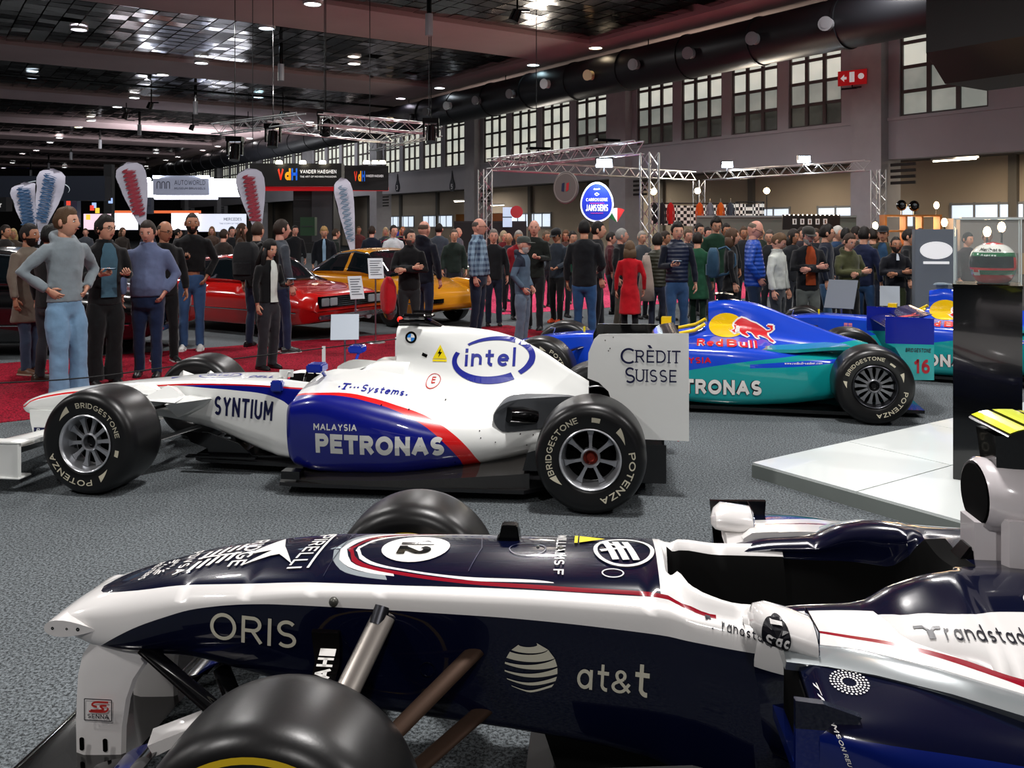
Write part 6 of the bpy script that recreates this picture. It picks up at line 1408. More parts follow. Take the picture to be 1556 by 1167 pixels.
    for sh, el, wr, pose, s in J:
        m.tube([sh, el, wr], [.045*k, .036*k, .026*k], 8)
        inn = Vector((-s, 0, 0)) if pose in ('down', 'loose', 'pocket') else (Vector((0, 1, 0)) if pose in ('crossA', 'crossB') else Vector((-s*.4, .2, 1)) if pose in ('phone', 'glass', 'hold') else Vector((-s, .3, .0)))
        hand_mesh(m, wr, el, inn, 1.0 if pose in ('phone', 'glass', 'hold', 'high') else .45, k)
    for fx, fy, s in feet: m.tube([S((s*.088, .012, .86)), S((s*(.088+stance)/2*1.02, fy*.4-.02, .49)), S((fx, fy, .12)), S((fx, fy, .05))], [.05*k, .032*k, .028*k, .028*k], 8)
    head_mesh(m, HM); m.build('body', [skin_m[skin], eye_w, eye_d, lip_m], root, 180)
    hs, hc = hair
    if hs != 'none':
        hm = mat('hair_'+hc, hc, .6, bump=.5, bscale=120, spec=.3); hair_mesh(hs, HM, rng).build('hair', hm, root, 180, fix=False)
    if beard: beard_mesh(HM).build('beard', mat('hair_'+beard, beard, .7, bump=.5, bscale=140), root, 180, fix=False)
    if glasses:
        m = MB(); m.M = HM
        for s in (-1, 1): m.tube([(s*.031+.021*math.cos(a), -.098, .006+.016*math.sin(a)) for a in [2*PI*j/12 for j in range(12)]], .0022, 5, closed=True); m.tube([(s*.052, -.096, .01), (s*.078, -.02, .012), (s*.08, .02, .006)], .0022, 4)
        m.tube([(-.01, -.1, .01), (.01, -.1, .01)], .002, 4); m.M = Matrix(); m.build('glasses', gloss_black, root)
    if cap:
        m = MB(); m.M = HM; vs = []
        m.loft([[(.083*c_*math.cos(a), .003+.104*c_*math.sin(a), z) for a in [2*PI*j/20 for j in range(20)]] for z, c_ in [(.04, 1.0), (.075, .99), (.105, .86), (.125, .55), (.13, .1)]])
        m.loft([[(.07*math.cos(a), -.075-q*abs(math.sin(a)), z) for a in [PI+PI*j/10 for j in range(11)]] for q, z in [(.0, .045), (.10, .036), (.10, .030), (0, .038)]], closed=False)
        m.M = Matrix(); m.build('cap', cloth(cap), root, 50)
    if shirt:
        col, wv = shirt[:2]; m = MB(); zs2 = [.93, 1.0, 1.08, 1.16, 1.24, 1.32, 1.39, 1.44, 1.48, 1.5]; vs = []
        if len(shirt) > 2: zs2 = [z for z in zs2 if z >= shirt[2]]
        for z in zs2:
            rx = interp([(q[0], q[1]) for q in zs], z); ry = interp([(q[0], q[2]) for q in zs], z); bel = fat*math.exp(-((z-1.06)/.16)**2)
            for j in range(7):
                a = -PI/2+wv*(j-3)/3*(1 if z < 1.36 else .8); vs.append(leanf(S((rx*1.02*(1+.22*bel)*math.cos(a), .012-.05*bel+(ry*(1+.5*bel)+.017)*math.sin(a), z))))
        n = len(zs2); m.add(vs+[v+Vector((0, .02, 0)) for v in vs], [(i*7+j, i*7+j+1, i*7+j+8, i*7+j+7) for i in range(n-1) for j in range(6)]); m.build('shirt_front', cloth(col), root, 180, fix=False)
    root['h'] = h; MW = Matrix.Translation((X, Y, 0)) @ Matrix.Rotation(math.radians(face), 4, 'Z')
    return {'root': root, 'M': MW, 'J': J, 'k': k, 'S': S, 'leanf': leanf}
def in_hand(p, side):
    sh, el, wr, pose, s = p['J'][side]; d = (wr-el).normalized(); return p['M'] @ (wr+d*.085), math.atan2((p['M'].to_3x3() @ d).y, (p['M'].to_3x3() @ d).x)
def phone(p, side, label):
    q, a = in_hand(p, side); t = thing('phone', label, 'phone', (q.x, q.y, q.z+.03), a); m = MB(); m.box((0, 0, .02), (.15, .075, .009)); m.build('casing', gloss_black, t, bevel=.003)
    m = MB(); m.box((0, 0, .0255), (.135, .066, .002)); m.build('screen', mat('phone_screen', '#9fb4c8', emit=.5), t)
def backpack(p, label, col, sz=1.0):
    k = p['k']; q = p['M'] @ Vector((0, .27*k, 1.24*k)); t = thing('backpack', label, 'backpack', q, p['root'].rotation_euler[2])
    m = MB(); m.loft([[(x*w_*sz, y*d*sz+.02, z*sz) for x, y in smooth_poly([(-1, -.9), (1, -.9), (1, .7), (.6, 1), (-.6, 1), (-1, .7)], 3)] for z, w_, d in [(-.24, .13, .07), (-.2, .15, .09), (0, .155, .095), (.16, .14, .08), (.23, .09, .05)]]); m.build('bag', cloth(col), t, 60)
    m = MB(); m.loft([[(x*.11, .11*sz+y*.03, z) for x, y in smooth_poly([(-1, -.9), (1, -.9), (1, .7), (-1, .7)], 3)] for z in (-.19, -.03)]); m.build('pocket', cloth(col), t, 50)
    for s in (-1, 1): m = MB(); m.tube([(s*.1, -.06, .2), (s*.11, -.17, .24), (s*.12, -.30, .12), (s*.14, -.31, -.02), (s*.16, -.2, -.16), (s*.12, -.06, -.2)], .018, 6); m.build('strap', cloth(col), t, 60)
BK, NV, JN = '#0e0f11', '#121a2b', '#27405f'
p = person('man in light grey hooded sweatshirt and wide pale blue jeans, hand on hip', 100, 8.6, 313, 62, '#7c868c', '#6f8fac', ('quiff', '#4d3723'), ('hip', 'hip'), hood=True, wide=1.3, turn=25, shoe='#d8d8d4', hem=.88)
p = person('young man in black coat over teal shirt, dark curly hair, glasses, phone in hand', 160, 9.5, 326, 45, BK, BK, ('curly', '#15100d'), ('phone', 'phone'), shirt=('#3d5a6a', .5), wide=1.35, glasses=True, turn=20, hem=.8, collar=True)
phone(p, 0, 'dark phone held by the young man in the black coat')
p = person('heavy man in blue striped shirt and dark blue jeans, looking down', 225, 10.0, 333, 12, '#5c6685', '#16223e', ('short', '#2a211c'), ('loose', 'pocket'), fat=.75, nod=14, skin='pink', hem=.92, collar=True, turn=-6)
p = person('bald man in black jacket and glasses behind the man in blue shirt', 250, 11.1, 334, 40, BK, BK, ('bald', '#3a2e26'), ('down', 'down'), glasses=True, skin='tan', turn=25, nod=8, sole='#c8c8c8')
p = person('bearded man in black sweater and blue jeans holding a glass', 292, 12.2, 322, 14, '#101113', '#324d73', ('buzz', '#1c1511'), ('glass', 'pocket'), beard='#1c1511', shoe='#d9d9d6', sole='#eeeeee', hem=.96, skin='tan', turn=12)
q, a = in_hand(p, 0); t = thing('drinking_glass', 'clear glass held by the bearded man in the black sweater', 'glass', (q.x, q.y, q.z-.02)); m = MB(); m.lathe([(.001, 0), (.028, 0), (.036, .12), (.033, .12), (.026, .008), (.001, .008)], n=18); m.build('bowl', mat('clear_glass', '#ffffff', .02, trans=1), t, 40); m = MB(); m.lathe([(.001, .009), (.0265, .009), (.028, .04), (.001, .04)], n=18); m.build('drink', mat('cola', '#2a1208', .1), t, 40)
p = person('man in beige coat with short dark beard at the left edge of the group', 44, 10.2, 338, 75, '#6f655a', '#3c4a60', ('short', '#191310'), ('down', 'down'), hem=.62, beard='#191310', shoe='#6b4e3c', sole='#b9a898', turn=10, skin='tan')
p = person('dark-haired person in black jacket, back turned, behind the grey hooded sweatshirt', 76, 9.7, 340, 160, BK, '#26262c', ('wavy', '#0c0b0b'), ('down', 'down'), shoe='#332b24')
p = person('woman with long dark hair, black jacket open over white top, grey flared trousers', 409, 10.5, 362, 55, BK, '#26262b', ('long', '#0d0a09'), ('down', 'phone'), female=True, shirt=('#c9cfc8', .42, .93), wide=1.15, nod=14, skin='fair', hem=.92)
phone(p, 1, 'dark phone held up by the woman with long dark hair')
p = person('man in black jacket with backpack, back turned, beside the red car', 391, 12.5, 335, 165, BK, '#1c2338', ('buzz', '#33251c'), ('down', 'down'), fat=.3)
backpack(p, 'black backpack on the man beside the red car', '#15171a', 1.1)
p = person('man in grey jacket seen from behind, shoulder bag strap across his neck', 427, 11.9, 332, 125, '#3b4149', '#1e2540', ('short', '#2a1f18'), ('down', 'down'), sole='#dddddd', skin='pink')
p = person('fair-haired man in dark blazer and light blue tie leaning over a car', 493, 19.5, 1.72, 10, '#10141c', '#8b7f6c', ('wavy', '#a08050'), ('down', 'down'), shirt=('#8fb0cc', .22), nod=25, lean=.25, lod=0)
p = person('man in black jacket with grey beard, arms folded over a red garment', 622, 12.6, 346, 8, BK, '#232527', ('short', '#241c18'), ('crossA', 'crossB'), beard='#4a433e', turn=35, collar=True)
t = thing('red_jacket', 'red jacket hanging beside the man with folded arms', 'jacket', (-1.74, 12.42, .70)); m = MB(); m.loft([[(w_*math.cos(a)*(1+.2*math.sin(3*a+z)), .09*math.sin(a)*(1+.2*math.cos(4*a)), z) for a in [2*PI*j/18 for j in range(18)]] for z, w_ in [(-.22, .05), (-.16, .09), (0, .11), (.15, .10), (.25, .06), (.29, .03)]]); m.build('cloth', cloth('#b01420'), t, 180)
p = person('bald man in navy hooded jacket, back turned, behind the man with folded arms', 644, 13.3, 334, 150, '#10131f', '#1c2236', ('bald', '#4a3a30'), ('down', 'down'), skin='pink', hood=True)
p = person('tall man in blue plaid shirt and dark jeans, facing right', 727, 13.6, 330, 70, plaid(), '#1a2234', ('bald_top', '#4d4540'), ('down', 'down'), fat=.6, glasses=True, skin='pink', hem=.9, turn=15, collar=True)
p = person('elderly man in dark patterned shirt behind the plaid shirt man', 750, 15.2, 347, 5, '#14161a', '#161c2c', ('short', '#6d6660'), ('down', 'down'), skin='pink')
two = livery('cloth_two_tone', '#121a2c', [('#4c5e70', [('zlt', 1.14), ('zgt', .6), ('yin', .5)]), ('#4c5e70', [('xlt', .10), ('xgt', -.10), ('zlt', 1.3)])], rough=.85, coat=0)
p = person('elderly bearded man in grey cap and two-tone blue jacket, hand in pocket', 795, 12.4, 358, 68, two, '#5a6878', ('bald', '#77736e'), ('pocket', 'pocket'), beard='#b8b4ae', cap='#3f4440', hem=.84, wide=1.2, shoe='#2c2c30', skin='pink', hood=True)
p = person('tall bald man in dark green jacket behind the man in grey cap', 812, 14.6, 333, -15, '#171c19', '#15161a', ('bald', '#8b8078'), ('down', 'phone'), skin='pink', turn=10)
p = person('man in black cap and slate jacket looking down at his hands', 846, 15.6, 346, -35, '#2a323c', BK, ('short', '#14100e'), ('hold', 'hold'), cap='#101114', nod=18, skin='tan', shoe='#d8481c')
p = person('man in black jacket and blue jeans seen from behind, left of the red coat', 888, 12.6, 332, 165, '#111317', '#2c4f78', ('buzz', '#0e0b0a'), ('hold', 'down'), skin='tan', fat=.3)
p = person('dark-haired man in dark suit with white collar looking right', 908, 13.6, 335, 85, '#131519', '#1a1c22', ('short', '#120d0b'), ('down', 'down'), shirt=('#d9d9d6', .18, 1.39))
p = person('grey-haired elderly man in black overcoat behind the red coat', 944, 14.8, 346, 60, '#0d0e12', '#4a443c', ('short', '#8c8a86'), ('down', 'down'), hem=.6, skin='pink', turn=30)
p = person('woman in long red coat with brown bobbed hair, back turned', 957, 13.0, 365, 175, '#b3101d', '#111114', ('bob', '#5b4632'), ('loose', 'down'), female=True, hem=.5)
p = person('person in olive quilted vest seen from behind beside the red coat', 999, 13.9, 354, 155, puffer('puffer_olive', '#2c2d20'), '#242838', ('curly', '#1a1310'), ('down', 'down'), vest='#9a8d86')
t = thing('fur_lined_coat', 'pale coat hanging over the arm of the person in olive vest', 'coat', ((982-CX)/F*13.7, 13.7, .8)); m = MB(); m.loft([[(w_*math.cos(a), .07*math.sin(a), z) for a in [2*PI*j/14 for j in range(14)]] for z, w_ in [(-.25, .13), (0, .12), (.3, .08), (.45, .05)]]); m.build('cloth', cloth('#9a8a80'), t, 180)
p = person('dark-haired man in navy quilted vest and jeans looking at his phone', 1029, 12.5, 336, 5, puffer('puffer_navy', '#141d33'), '#2a4668', ('quiff', '#0f0c0b'), ('phone', 'down'), vest='#0e1320', collar=True, nod=5, skin='fair', hem=.9)
phone(p, 0, 'white phone in the hand of the man in navy quilted vest')
p = person('boy in purple and green coat behind the navy quilted vest', 1060, 14.0, 1.62, 150, '#1c4a34', '#14281f', ('short', '#1a120e'), ('down', 'down'), hem=.62)
p = person('tall young man in dark green sweater with curly hair', 1088, 15.4, 328, 0, '#123022', '#20242c', ('curly', '#17110e'), ('down', 'down'), nod=22, skin='fair')
p = person('woman in black coat with brown wavy hair seen from the side', 1112, 13.3, 346, 75, '#0d0e10', '#191b20', ('bob', '#4c3626'), ('down', 'down'), female=True, hem=.78)
backpack(p, 'blue grey backpack on the woman in the black coat', '#2c4a60', .95)
p = person('bald man in bright blue padded jacket with glasses, looking down', 1146, 12.5, 333, 72, puffer('puffer_blue', '#11419c'), '#1c2a3e', ('bald', '#6b5d50'), ('pocket', 'down'), fat=.5, glasses=True, nod=24, skin='pink', hem=.82)
p = person('man in white zip-neck sweater and dark trousers bending his head', 1182, 12.2, 352, 48, '#b9bdb6', '#2c3036', ('short', '#5d4630'), ('down', 'down'), nod=32, hem=.92, collar=True, turn=15)
p = person('grey-bearded man in black jacket over orange sweater, arms folded', 1228, 12.4, 343, 2, '#131418', '#585d5a', ('short', '#3a3a3a'), ('crossA', 'crossB'), beard='#9a968e', shirt=('#8c3a18', .45), cap='#2e2c28', skin='pink', nod=12)
p = person('man with glasses in navy jacket and jeans looking right', 1256, 13.4, 340, 60, '#0f1626', '#35516f', ('quiff', '#16110e'), ('down', 'down'), glasses=True, turn=15)
p = person('young man in olive green hooded sweatshirt, arms folded', 1290, 12.3, 353, 20, '#3e4027', '#101114', ('short', '#33241a'), ('crossA', 'crossB'), hood=True, nod=16, hem=.9, fat=.3)
p = person('man in navy jacket and blue jeans, back half turned, behind the olive sweatshirt', 1313, 13.4, 343, 130, '#141c38', '#2c4a70', ('short', '#17110f'), ('down', 'down'))
p = person('man in cap and olive jacket holding a camera', 1342, 14.6, 342, -30, '#3a3a2c', '#131a2a', ('short', '#2a1f18'), ('hold', 'down'), shirt=('#23405e', .5), cap='#1d2126')
q, a = in_hand(p, 0); t = thing('camera', 'black camera held by the man in the olive jacket', 'camera', q, a); m = MB(); m.box((0, 0, .03), (.06, .13, .09)); m.build('casing', gloss_black, t, bevel=.006); m = MB(); m.tube([(.03, 0, .03), (.12, 0, .03)], [.035, .04], 14); m.build('lens', gloss_black, t, 50)
p = person('man in black sweater over white collar and olive trousers, arms folded', 1361, 12.9, 358, -6, '#10121a', '#38402a', ('buzz', '#15110e'), ('crossA', 'crossB'), beard='#2a221d', shirt=('#c9d2dc', .16, 1.39), hem=.92, skin='tan')
# second row, mostly heads and shoulders between the others
SEC = [(1103, 16.4, 338, 10, '#15181c', 'short', '#1a1310', 'man in dark jacket between the green sweater and the woman with backpack'), (1062, 17.0, 338, 25, '#20242e', 'short', '#120e0c', 'dark-haired man above the purple and green coat'), (1170, 15.2, 348, -30, '#1c1e22', 'short', '#4a4540', 'man looking down right of the bright blue jacket'),
 (1205, 14.8, 347, 30, '#191b20', 'bob', '#2a2420', 'person in black between white sweater and grey beard'), (1272, 15.4, 342, 40, '#1c3452', 'short', '#b5b2ac', 'white-haired man in blue behind the man with glasses'), (1285, 14.6, 345, 150, '#10141e', 'short', '#0e0c0c', 'man in black beanie behind the olive sweatshirt'),
 (1326, 15.0, 346, 170, '#0e0f12', 'short', '#1f1814', 'person in black coat, back turned, left of the camera man'), (1380, 14.2, 347, 60, '#101216', 'short', '#1a1512', 'man in black coat beside the grey display panel'), (1338, 16.5, 345, 10, '#2a2018', 'long', '#3c2618', 'woman with long brown hair near the warm lamps'),
 (870, 16.6, 350, 20, '#123a2c', 'short', '#1c1512', 'person in green top behind the man in black cap'), (975, 16.4, 350, 20, '#3f4348', 'short', '#8a847c', 'grey-haired person above the red coat'), (928, 17.2, 352, 80, '#3c1018', 'short', '#1b1512', 'person in maroon jacket near the round blue sign'), (1010, 16.0, 350, 60, '#2a323a', 'short', '#2a1f18', 'man with grey hood left of the navy quilted vest'),
 (773, 17.6, 353, -10, '#30343a', 'bald', '#8a8078', 'balding man in grey between plaid shirt and grey cap'), (765, 20.0, 350, 30, '#521018', 'bob', '#9a8a70', 'blonde woman in red behind the plaid shirt man'), (788, 16.2, 349, 10, '#7c1420', 'short', '#8b8680', 'grey-haired man in red jacket left of the grey cap'), (1130, 17.5, 343, 0, '#222428', 'short', '#4c3a2c', 'man in dark clothes far behind the woman with backpack'),
 (1045, 16.6, 347, 15, '#2b3038', 'short', '#4a3a2c', 'man in grey jacket between the navy vest and the green coat'), (1075, 18.5, 344, 20, '#16181c', 'short', '#14100e', 'distant man in black left of the green sweater'), (1155, 18.0, 343, -20, '#283028', 'bald', '#7a7068', 'balding man in dark green far behind the bright blue jacket'), (1218, 17.2, 344, 10, '#2e2a30', 'short', '#241c18', 'man in plum jacket far behind the grey beard'), (1240, 16.0, 346, -40, '#181c22', 'short', '#3a2e24', 'man in slate coat between orange sweater and navy jacket'), (1300, 17.4, 344, 60, '#3c3430', 'curly', '#1c1512', 'curly-haired person in brown far behind the olive sweatshirt'), (1398, 16.8, 346, 0, '#22262e', 'short', '#2c211a', 'man in navy far behind the left edge of the grey panel'), (830, 18.6, 350, 30, '#1e2024', 'short', '#5a4a3c', 'distant man in charcoal between tall bald man and black cap'), (860, 19.5, 349, -10, '#46302c', 'bob', '#5a3c28', 'distant woman in rust brown behind the black cap man'),
 (1420, 15.5, 350, 0, '#14161a', 'short', '#1a1512', 'person in black behind the grey display panel'), (1470, 15.0, 352, 20, '#2b2228', 'short', '#1c1613', 'person seen through the glass case, left of helmet'), (1500, 16.0, 349, -15, '#1f2028', 'short', '#2a2420', 'taller person seen through the glass case above helmet')]
for u, Y, tp, fc, col, hs, hc, lab in SEC: person(lab, u, Y, tp, fc, col, '#1b1e26', (hs, hc), ('down', 'down'), lod=0, nod=6, skin=['fair', 'pink', 'tan'][u % 3])
FAR = [(8, 17, '#1d1a1a', 80, 'short', '#1c1512', 'person in black at the far left edge'), (20, 21, '#4a4038', 30, 'bob', '#a98f60', 'fair-haired person at far left beside the dark car'), (340, 18, '#2a2320', 160, 'short', '#2a1d15', 'person in brown jacket behind the bearded man'), (352, 22, '#15171b', 40, 'short', '#1a1310', 'man in dark suit below the white board'),
 (367, 20, '#3a2a20', 100, 'long', '#3a2416', 'woman with long brown hair below the white board'), (362, 26, '#20242a', 10, 'short', '#20170f', 'distant man in grey beside the long brown hair'), (448, 22, '#101216', 30, 'short', '#120e0c', 'man in black with pink badge behind the red car'), (510, 22, '#1d2320', 120, 'short', '#3b2c20', 'man in dark green seen from behind near the black column'),
 (565, 21, '#101828', 175, 'short', '#2a1e16', 'man in navy coat, back turned, by the green car'), (598, 19, '#b9bdc2', 30, 'short', '#1b1411', 'person in white shirt behind the orange car'), (586, 27, '#3a4048', 0, 'bob', '#b09a78', 'distant blonde woman right of the leaning flag'), (667, 20, '#343a44', 165, 'short', '#17120f', 'man in grey blazer, back turned, right of the orange car'),
 (690, 17.5, '#1b2622', 10, 'short', '#4a4038', 'man in dark green leaning over near the plaid shirt'), (696, 23, '#4a5058', 60, 'bald', '#6b6058', 'man in grey cardigan far behind the orange car'), (545, 30, '#5a3030', 20, 'short', '#4a3626', 'distant person in dark red near the flag'), (612, 30, '#7c2430', 10, 'long', '#a06a40', 'distant woman in red between the two flags'),
 (225, 30, '#2a2c34', 0, 'short', '#2a2018', 'distant person left of the bearded man in black'), (130, 28, '#40444c', 20, 'short', '#3a2a1c', 'distant person between hooded sweatshirt and curly hair'), (186, 26, '#2c2622', 60, 'bob', '#4a3424', 'distant woman by the lit white counter'), (270, 24, '#202228', 120, 'short', '#1a1512', 'distant man in black behind the bald man'), (322, 27, '#504038', 15, 'bob', '#6a4c30', 'distant woman right of the bearded man in black')]
for u, Y, col, fc, hs, hc, lab in FAR: person(lab, u, Y, 1.66+.14*((u*37) % 10)/10, fc, col, '#1e2129', (hs, hc), ('down', 'down'), lod=0, skin=['fair', 'pink', 'tan'][u % 3])
# ================================================================ DISPLAY FURNITURE
A0 = Vector((1.62, 5.98, 0)); rz = HA
t = thing('display_platform', 'low white tiled platform with grey edge on the right', 'platform', A0, 0)
m = MB(); L1, L2 = 3.3, 4.2
c = [Vector((0, 0, 0)), -DA*L1, -DA*L1+DB*L2, DB*L2]; m.add([(p.x, p.y, 0) for p in c]+[(p.x, p.y, .085) for p in c], [(0, 1, 2, 3), (7, 6, 5, 4), (0, 1, 5, 4), (1, 2, 6, 5), (2, 3, 7, 6), (3, 0, 4, 7)]); m.build('base', mat('platform_grey', '#7d8480', .5), t)
tl = mat('platform_white', '#dde3e1', .25, coat=.3); sz1, sz2 = .80, 1.05
for i in range(4):
    for j in range(4):
        a0, a1, b0, b1 = i*sz1+.005, min(L1, (i+1)*sz1)-.005, j*sz2+.005, (j+1)*sz2-.005; c = [-DA*a0+DB*b0, -DA*a1+DB*b0, -DA*a1+DB*b1, -DA*a0+DB*b1]
        m = MB(); m.add([(p.x, p.y, .085) for p in c]+[(p.x, p.y, .1) for p in c], [(0, 1, 2, 3), (7, 6, 5, 4), (0, 1, 5, 4), (1, 2, 6, 5), (2, 3, 7, 6), (3, 0, 4, 7)]); m.build('tile', tl, t)
rp = math.radians(-28); PC = (3.037, 5.659)
t = thing('display_plinth', 'tall gloss black plinth on the white platform', 'plinth', (*PC, .1), rp)
m = MB(); m.box((0, 0, .605), (.38, .38, 1.21)); m.build('column', mat('plinth_black', '#08090b', .12, coat=.6), t, bevel=.003); m = MB(); m.box((0, 0, 1.22), (.386, .386, .02)); m.build('top_board', gloss_black, t)
t = thing('glass_case', 'clear glass case on top of the black plinth', 'display case', (*PC, 1.332), rp); gl = mat('case_glass', '#c8d4d4', .02, alpha=.07, spec=.6)
for k in range(4):
    a = PI/2*k; m = MB(); m.box((.184*math.cos(a), .184*math.sin(a), .205), (.004 if k % 2 == 0 else .365, .365 if k % 2 == 0 else .004, .40)); m.build('pane', gl, t)
m = MB(); m.box((0, 0, .408), (.37, .37, .005)); m.build('lid', gl, t)
em = mat('glass_edge', '#c8d4d4', .2, spec=.8)
for i, j in ((-1, -1), (1, -1), (1, 1), (-1, 1)): m = MB(); m.box((i*.184, j*.184, .205), (.007, .007, .41)); m.build('edge_strip', em, t)
for i, j, dx, dy in ((0, -1, .37, .007), (0, 1, .37, .007), (-1, 0, .007, .37), (1, 0, .007, .37)): m = MB(); m.box((i*.184, j*.184, .41), (dx, dy, .007)); m.build('edge_strip', em, t)
# racing helmet
t = thing('racing_helmet', 'red, white and green racing helmet with dark visor inside the glass case', 'helmet', (3.065, 5.64, 1.335), rp-.25)
hm = mat('helmet_red', '#cf1a14', .2, coat=1); hb = livery('livery_helmet', '#cf1a14', [('#dfe0d8', [('zgt', .195), ('zlt', .245)]), ('#0e6b3c', [('zgt', .165), ('zlt', .195)]), ('#0e6b3c', [('zgt', .055), ('zlt', .09)]), ('#dfe0d8', [('xlt', -.115), ('zgt', .12)])], rough=.2, coat=1)
def helm(a, z, k=1): 
    q = [(0, .085), (.02, .105), (.06, .125), (.11, .134), (.16, .132), (.2, .118), (.23, .09), (.25, .055), (.262, .001)]
    r = interp(q, z)*k; return (r*math.cos(a), r*math.sin(a)*1.08, z)
zs = [0, .01, .03, .055, .075, .1, .13, .16, .18, .2, .22, .235, .25, .258, .262]; m = MB(); m.loft([[helm(2*PI*j/32, z) for j in range(32)] for z in zs]); m.build('shell', hb, t, 60)
m = MB(); m.loft([[helm(-PI/2-1.25+2.5*j/18, z, 1.02) for j in range(19)] for z in [.1, .12, .14, .16, .172]], closed=False); m.build('visor', mat('visor_dark', '#0a1418', .06, coat=1), t, 80)
m = MB(); m.loft([[helm(-PI/2-1.35+2.7*j/18, z, 1.03) for j in range(19)] for z in [.085, .098]], closed=False); m.build('visor_rim', hm, t, 60)
m = MB(); m.lathe([(.001, .006), (.09, .006), (.1, 0)], 'z', (0, 0, -.002), 24); m.build('neck_roll', gloss_black, t, 40)
def helm_text(m, txt, z0, h, a0, a1, k=1.012, mi=0):
    vs, fs = text_mesh(txt, 1, wt=.2); x1 = max(v[0] for v in vs); m.add([helm(a0+(a1-a0)*v[0]/x1, z0+h*v[1]/.73, k) for v in vs], fs, mi)
m = MB(); helm_text(m, 'Marlboro', .203, .022, -PI/2-.45, -PI/2+.65); m.build('lettering', gloss_black, t, fix=False)
m = MB(); helm_text(m, 'Anysoft', .173, .014, -PI/2-.35, -PI/2+.4) if 0 else helm_text(m, 'Asprey', .173, .014, -PI/2-.3, -PI/2+.4); m.build('lettering', mat('helmet_pale', '#c9d4cc', .4), t, fix=False)
m = MB(); m.loft([[helm(-PI/2-.75+.4*j/4, z, 1.015) for j in range(5)] for z in (.05, .07, .095)], closed=False); m.build('chin_badge', mat('helmet_pale', '#c9d4cc'), t)
m = MB(); m.loft([[helm(-PI/2-.7+.3*j/4, z, 1.02) for j in range(5)] for z in (.07, .078, .09)], closed=False); m.build('badge_mark', hm, t)
# grey display panel with a white oval
q = at(1420, 345, 12.2); t = thing('display_board', 'grey display panel with white oval, behind the second blue car', 'display panel', (q.x, q.y, 0), -.1)
m = MB(); m.box((0, 0, .83), (.56, .12, 1.66)); m.build('panel', mat('panel_grey', '#6d747c', .5), t, bevel=.004); m = MB(); m.lathe([(.001, -.066), (.215, -.066), (.215, -.06)], 'y', (0, 0, 1.37), 32); m.v = [(a, b, 1.37+(c-1.37)*.56) for a, b, c in m.v]; m.box((0, -.064, 1.20), (.34, .008, .035)); m.build('oval_mark', mat('panel_white', '#f2f2f2', .4, emit=.35), t)
# info boards on stands
def info(u, v, Y, w_, h_, tilt, lab, yaw=0, col='#c9ced4', lines=True, base=True):
    q = at(u, v, Y); t = thing('info_stand', lab, 'information stand', (q.x, q.y, 0), yaw); z = q.z
    m = MB(); m.tube([(0, .02, .01), (0, .02, z)], .012, 8); m.build('pole', steel, t, 50)
    if base: m = MB(); m.lathe([(.001, .02), (.13, .018), (.15, 0)], n=24); m.build('foot', steel, t, 40)
    M = Matrix.Translation((0, 0, z)) @ Matrix.Rotation(math.radians(-tilt), 4, 'X'); m = MB(); m.M = M; m.box((0, 0, 0), (w_, .012, h_)); m.build('board', mat('board_'+col, col, .35), t)
    if lines:
        m = MB(); m.M = M
        for k in range(7): m.box((-.02*(k % 3)*w_*3, -.008, h_*.36-k*h_*.11), (w_*(.75-.1*(k % 3)), .002, h_*.035))
        m.build('printed_lines', mat('print_grey', '#4a4f58', .6), t)['kind'] = 'stuff'
info(524, 497, 9.6, .30, .30, 30, 'clear-framed info board on the red carpet behind the white car', .15, '#b9c4d0', False, False)
info(541, 437, 12.3, .20, .34, 25, 'white text board on pole before the red car grille', .5); info(571, 408, 12.9, .22, .32, 25, 'white text board on pole before the orange car', .3)
info(1278, 447, 11.2, .36, .42, 35, 'grey slanted board in front of the olive sweatshirt', -.6, '#6a7078', False); info(1352, 450, 12.0, .25, .3, 30, 'small pale board beside the olive trousers', -.4, '#8a929a', False)
# low rope barrier
pts = [(-30, 584, 7.6), (0, 582, 7.8), (130, 574, 8.1), (300, 552, 8.8), (492, 529, 9.4), (603, 515, 10.0)]
t = thing('rope_barrier', 'thin black rope strung low across the red carpet before the visitors', 'rope barrier', (0, 0, 0)); m = MB(); m.tube([at(*p) for p in smooth_poly(pts, 4, closed=False)], .007, 6); m.build('rope', black_m, t, 60)
for u, v, Y in (pts[0], pts[4], pts[5]): q = at(u, v, Y); m = MB(); m.box((q.x, q.y, q.z/2+.01), (.035, .02, q.z+.02)); m.build('post', white, t)
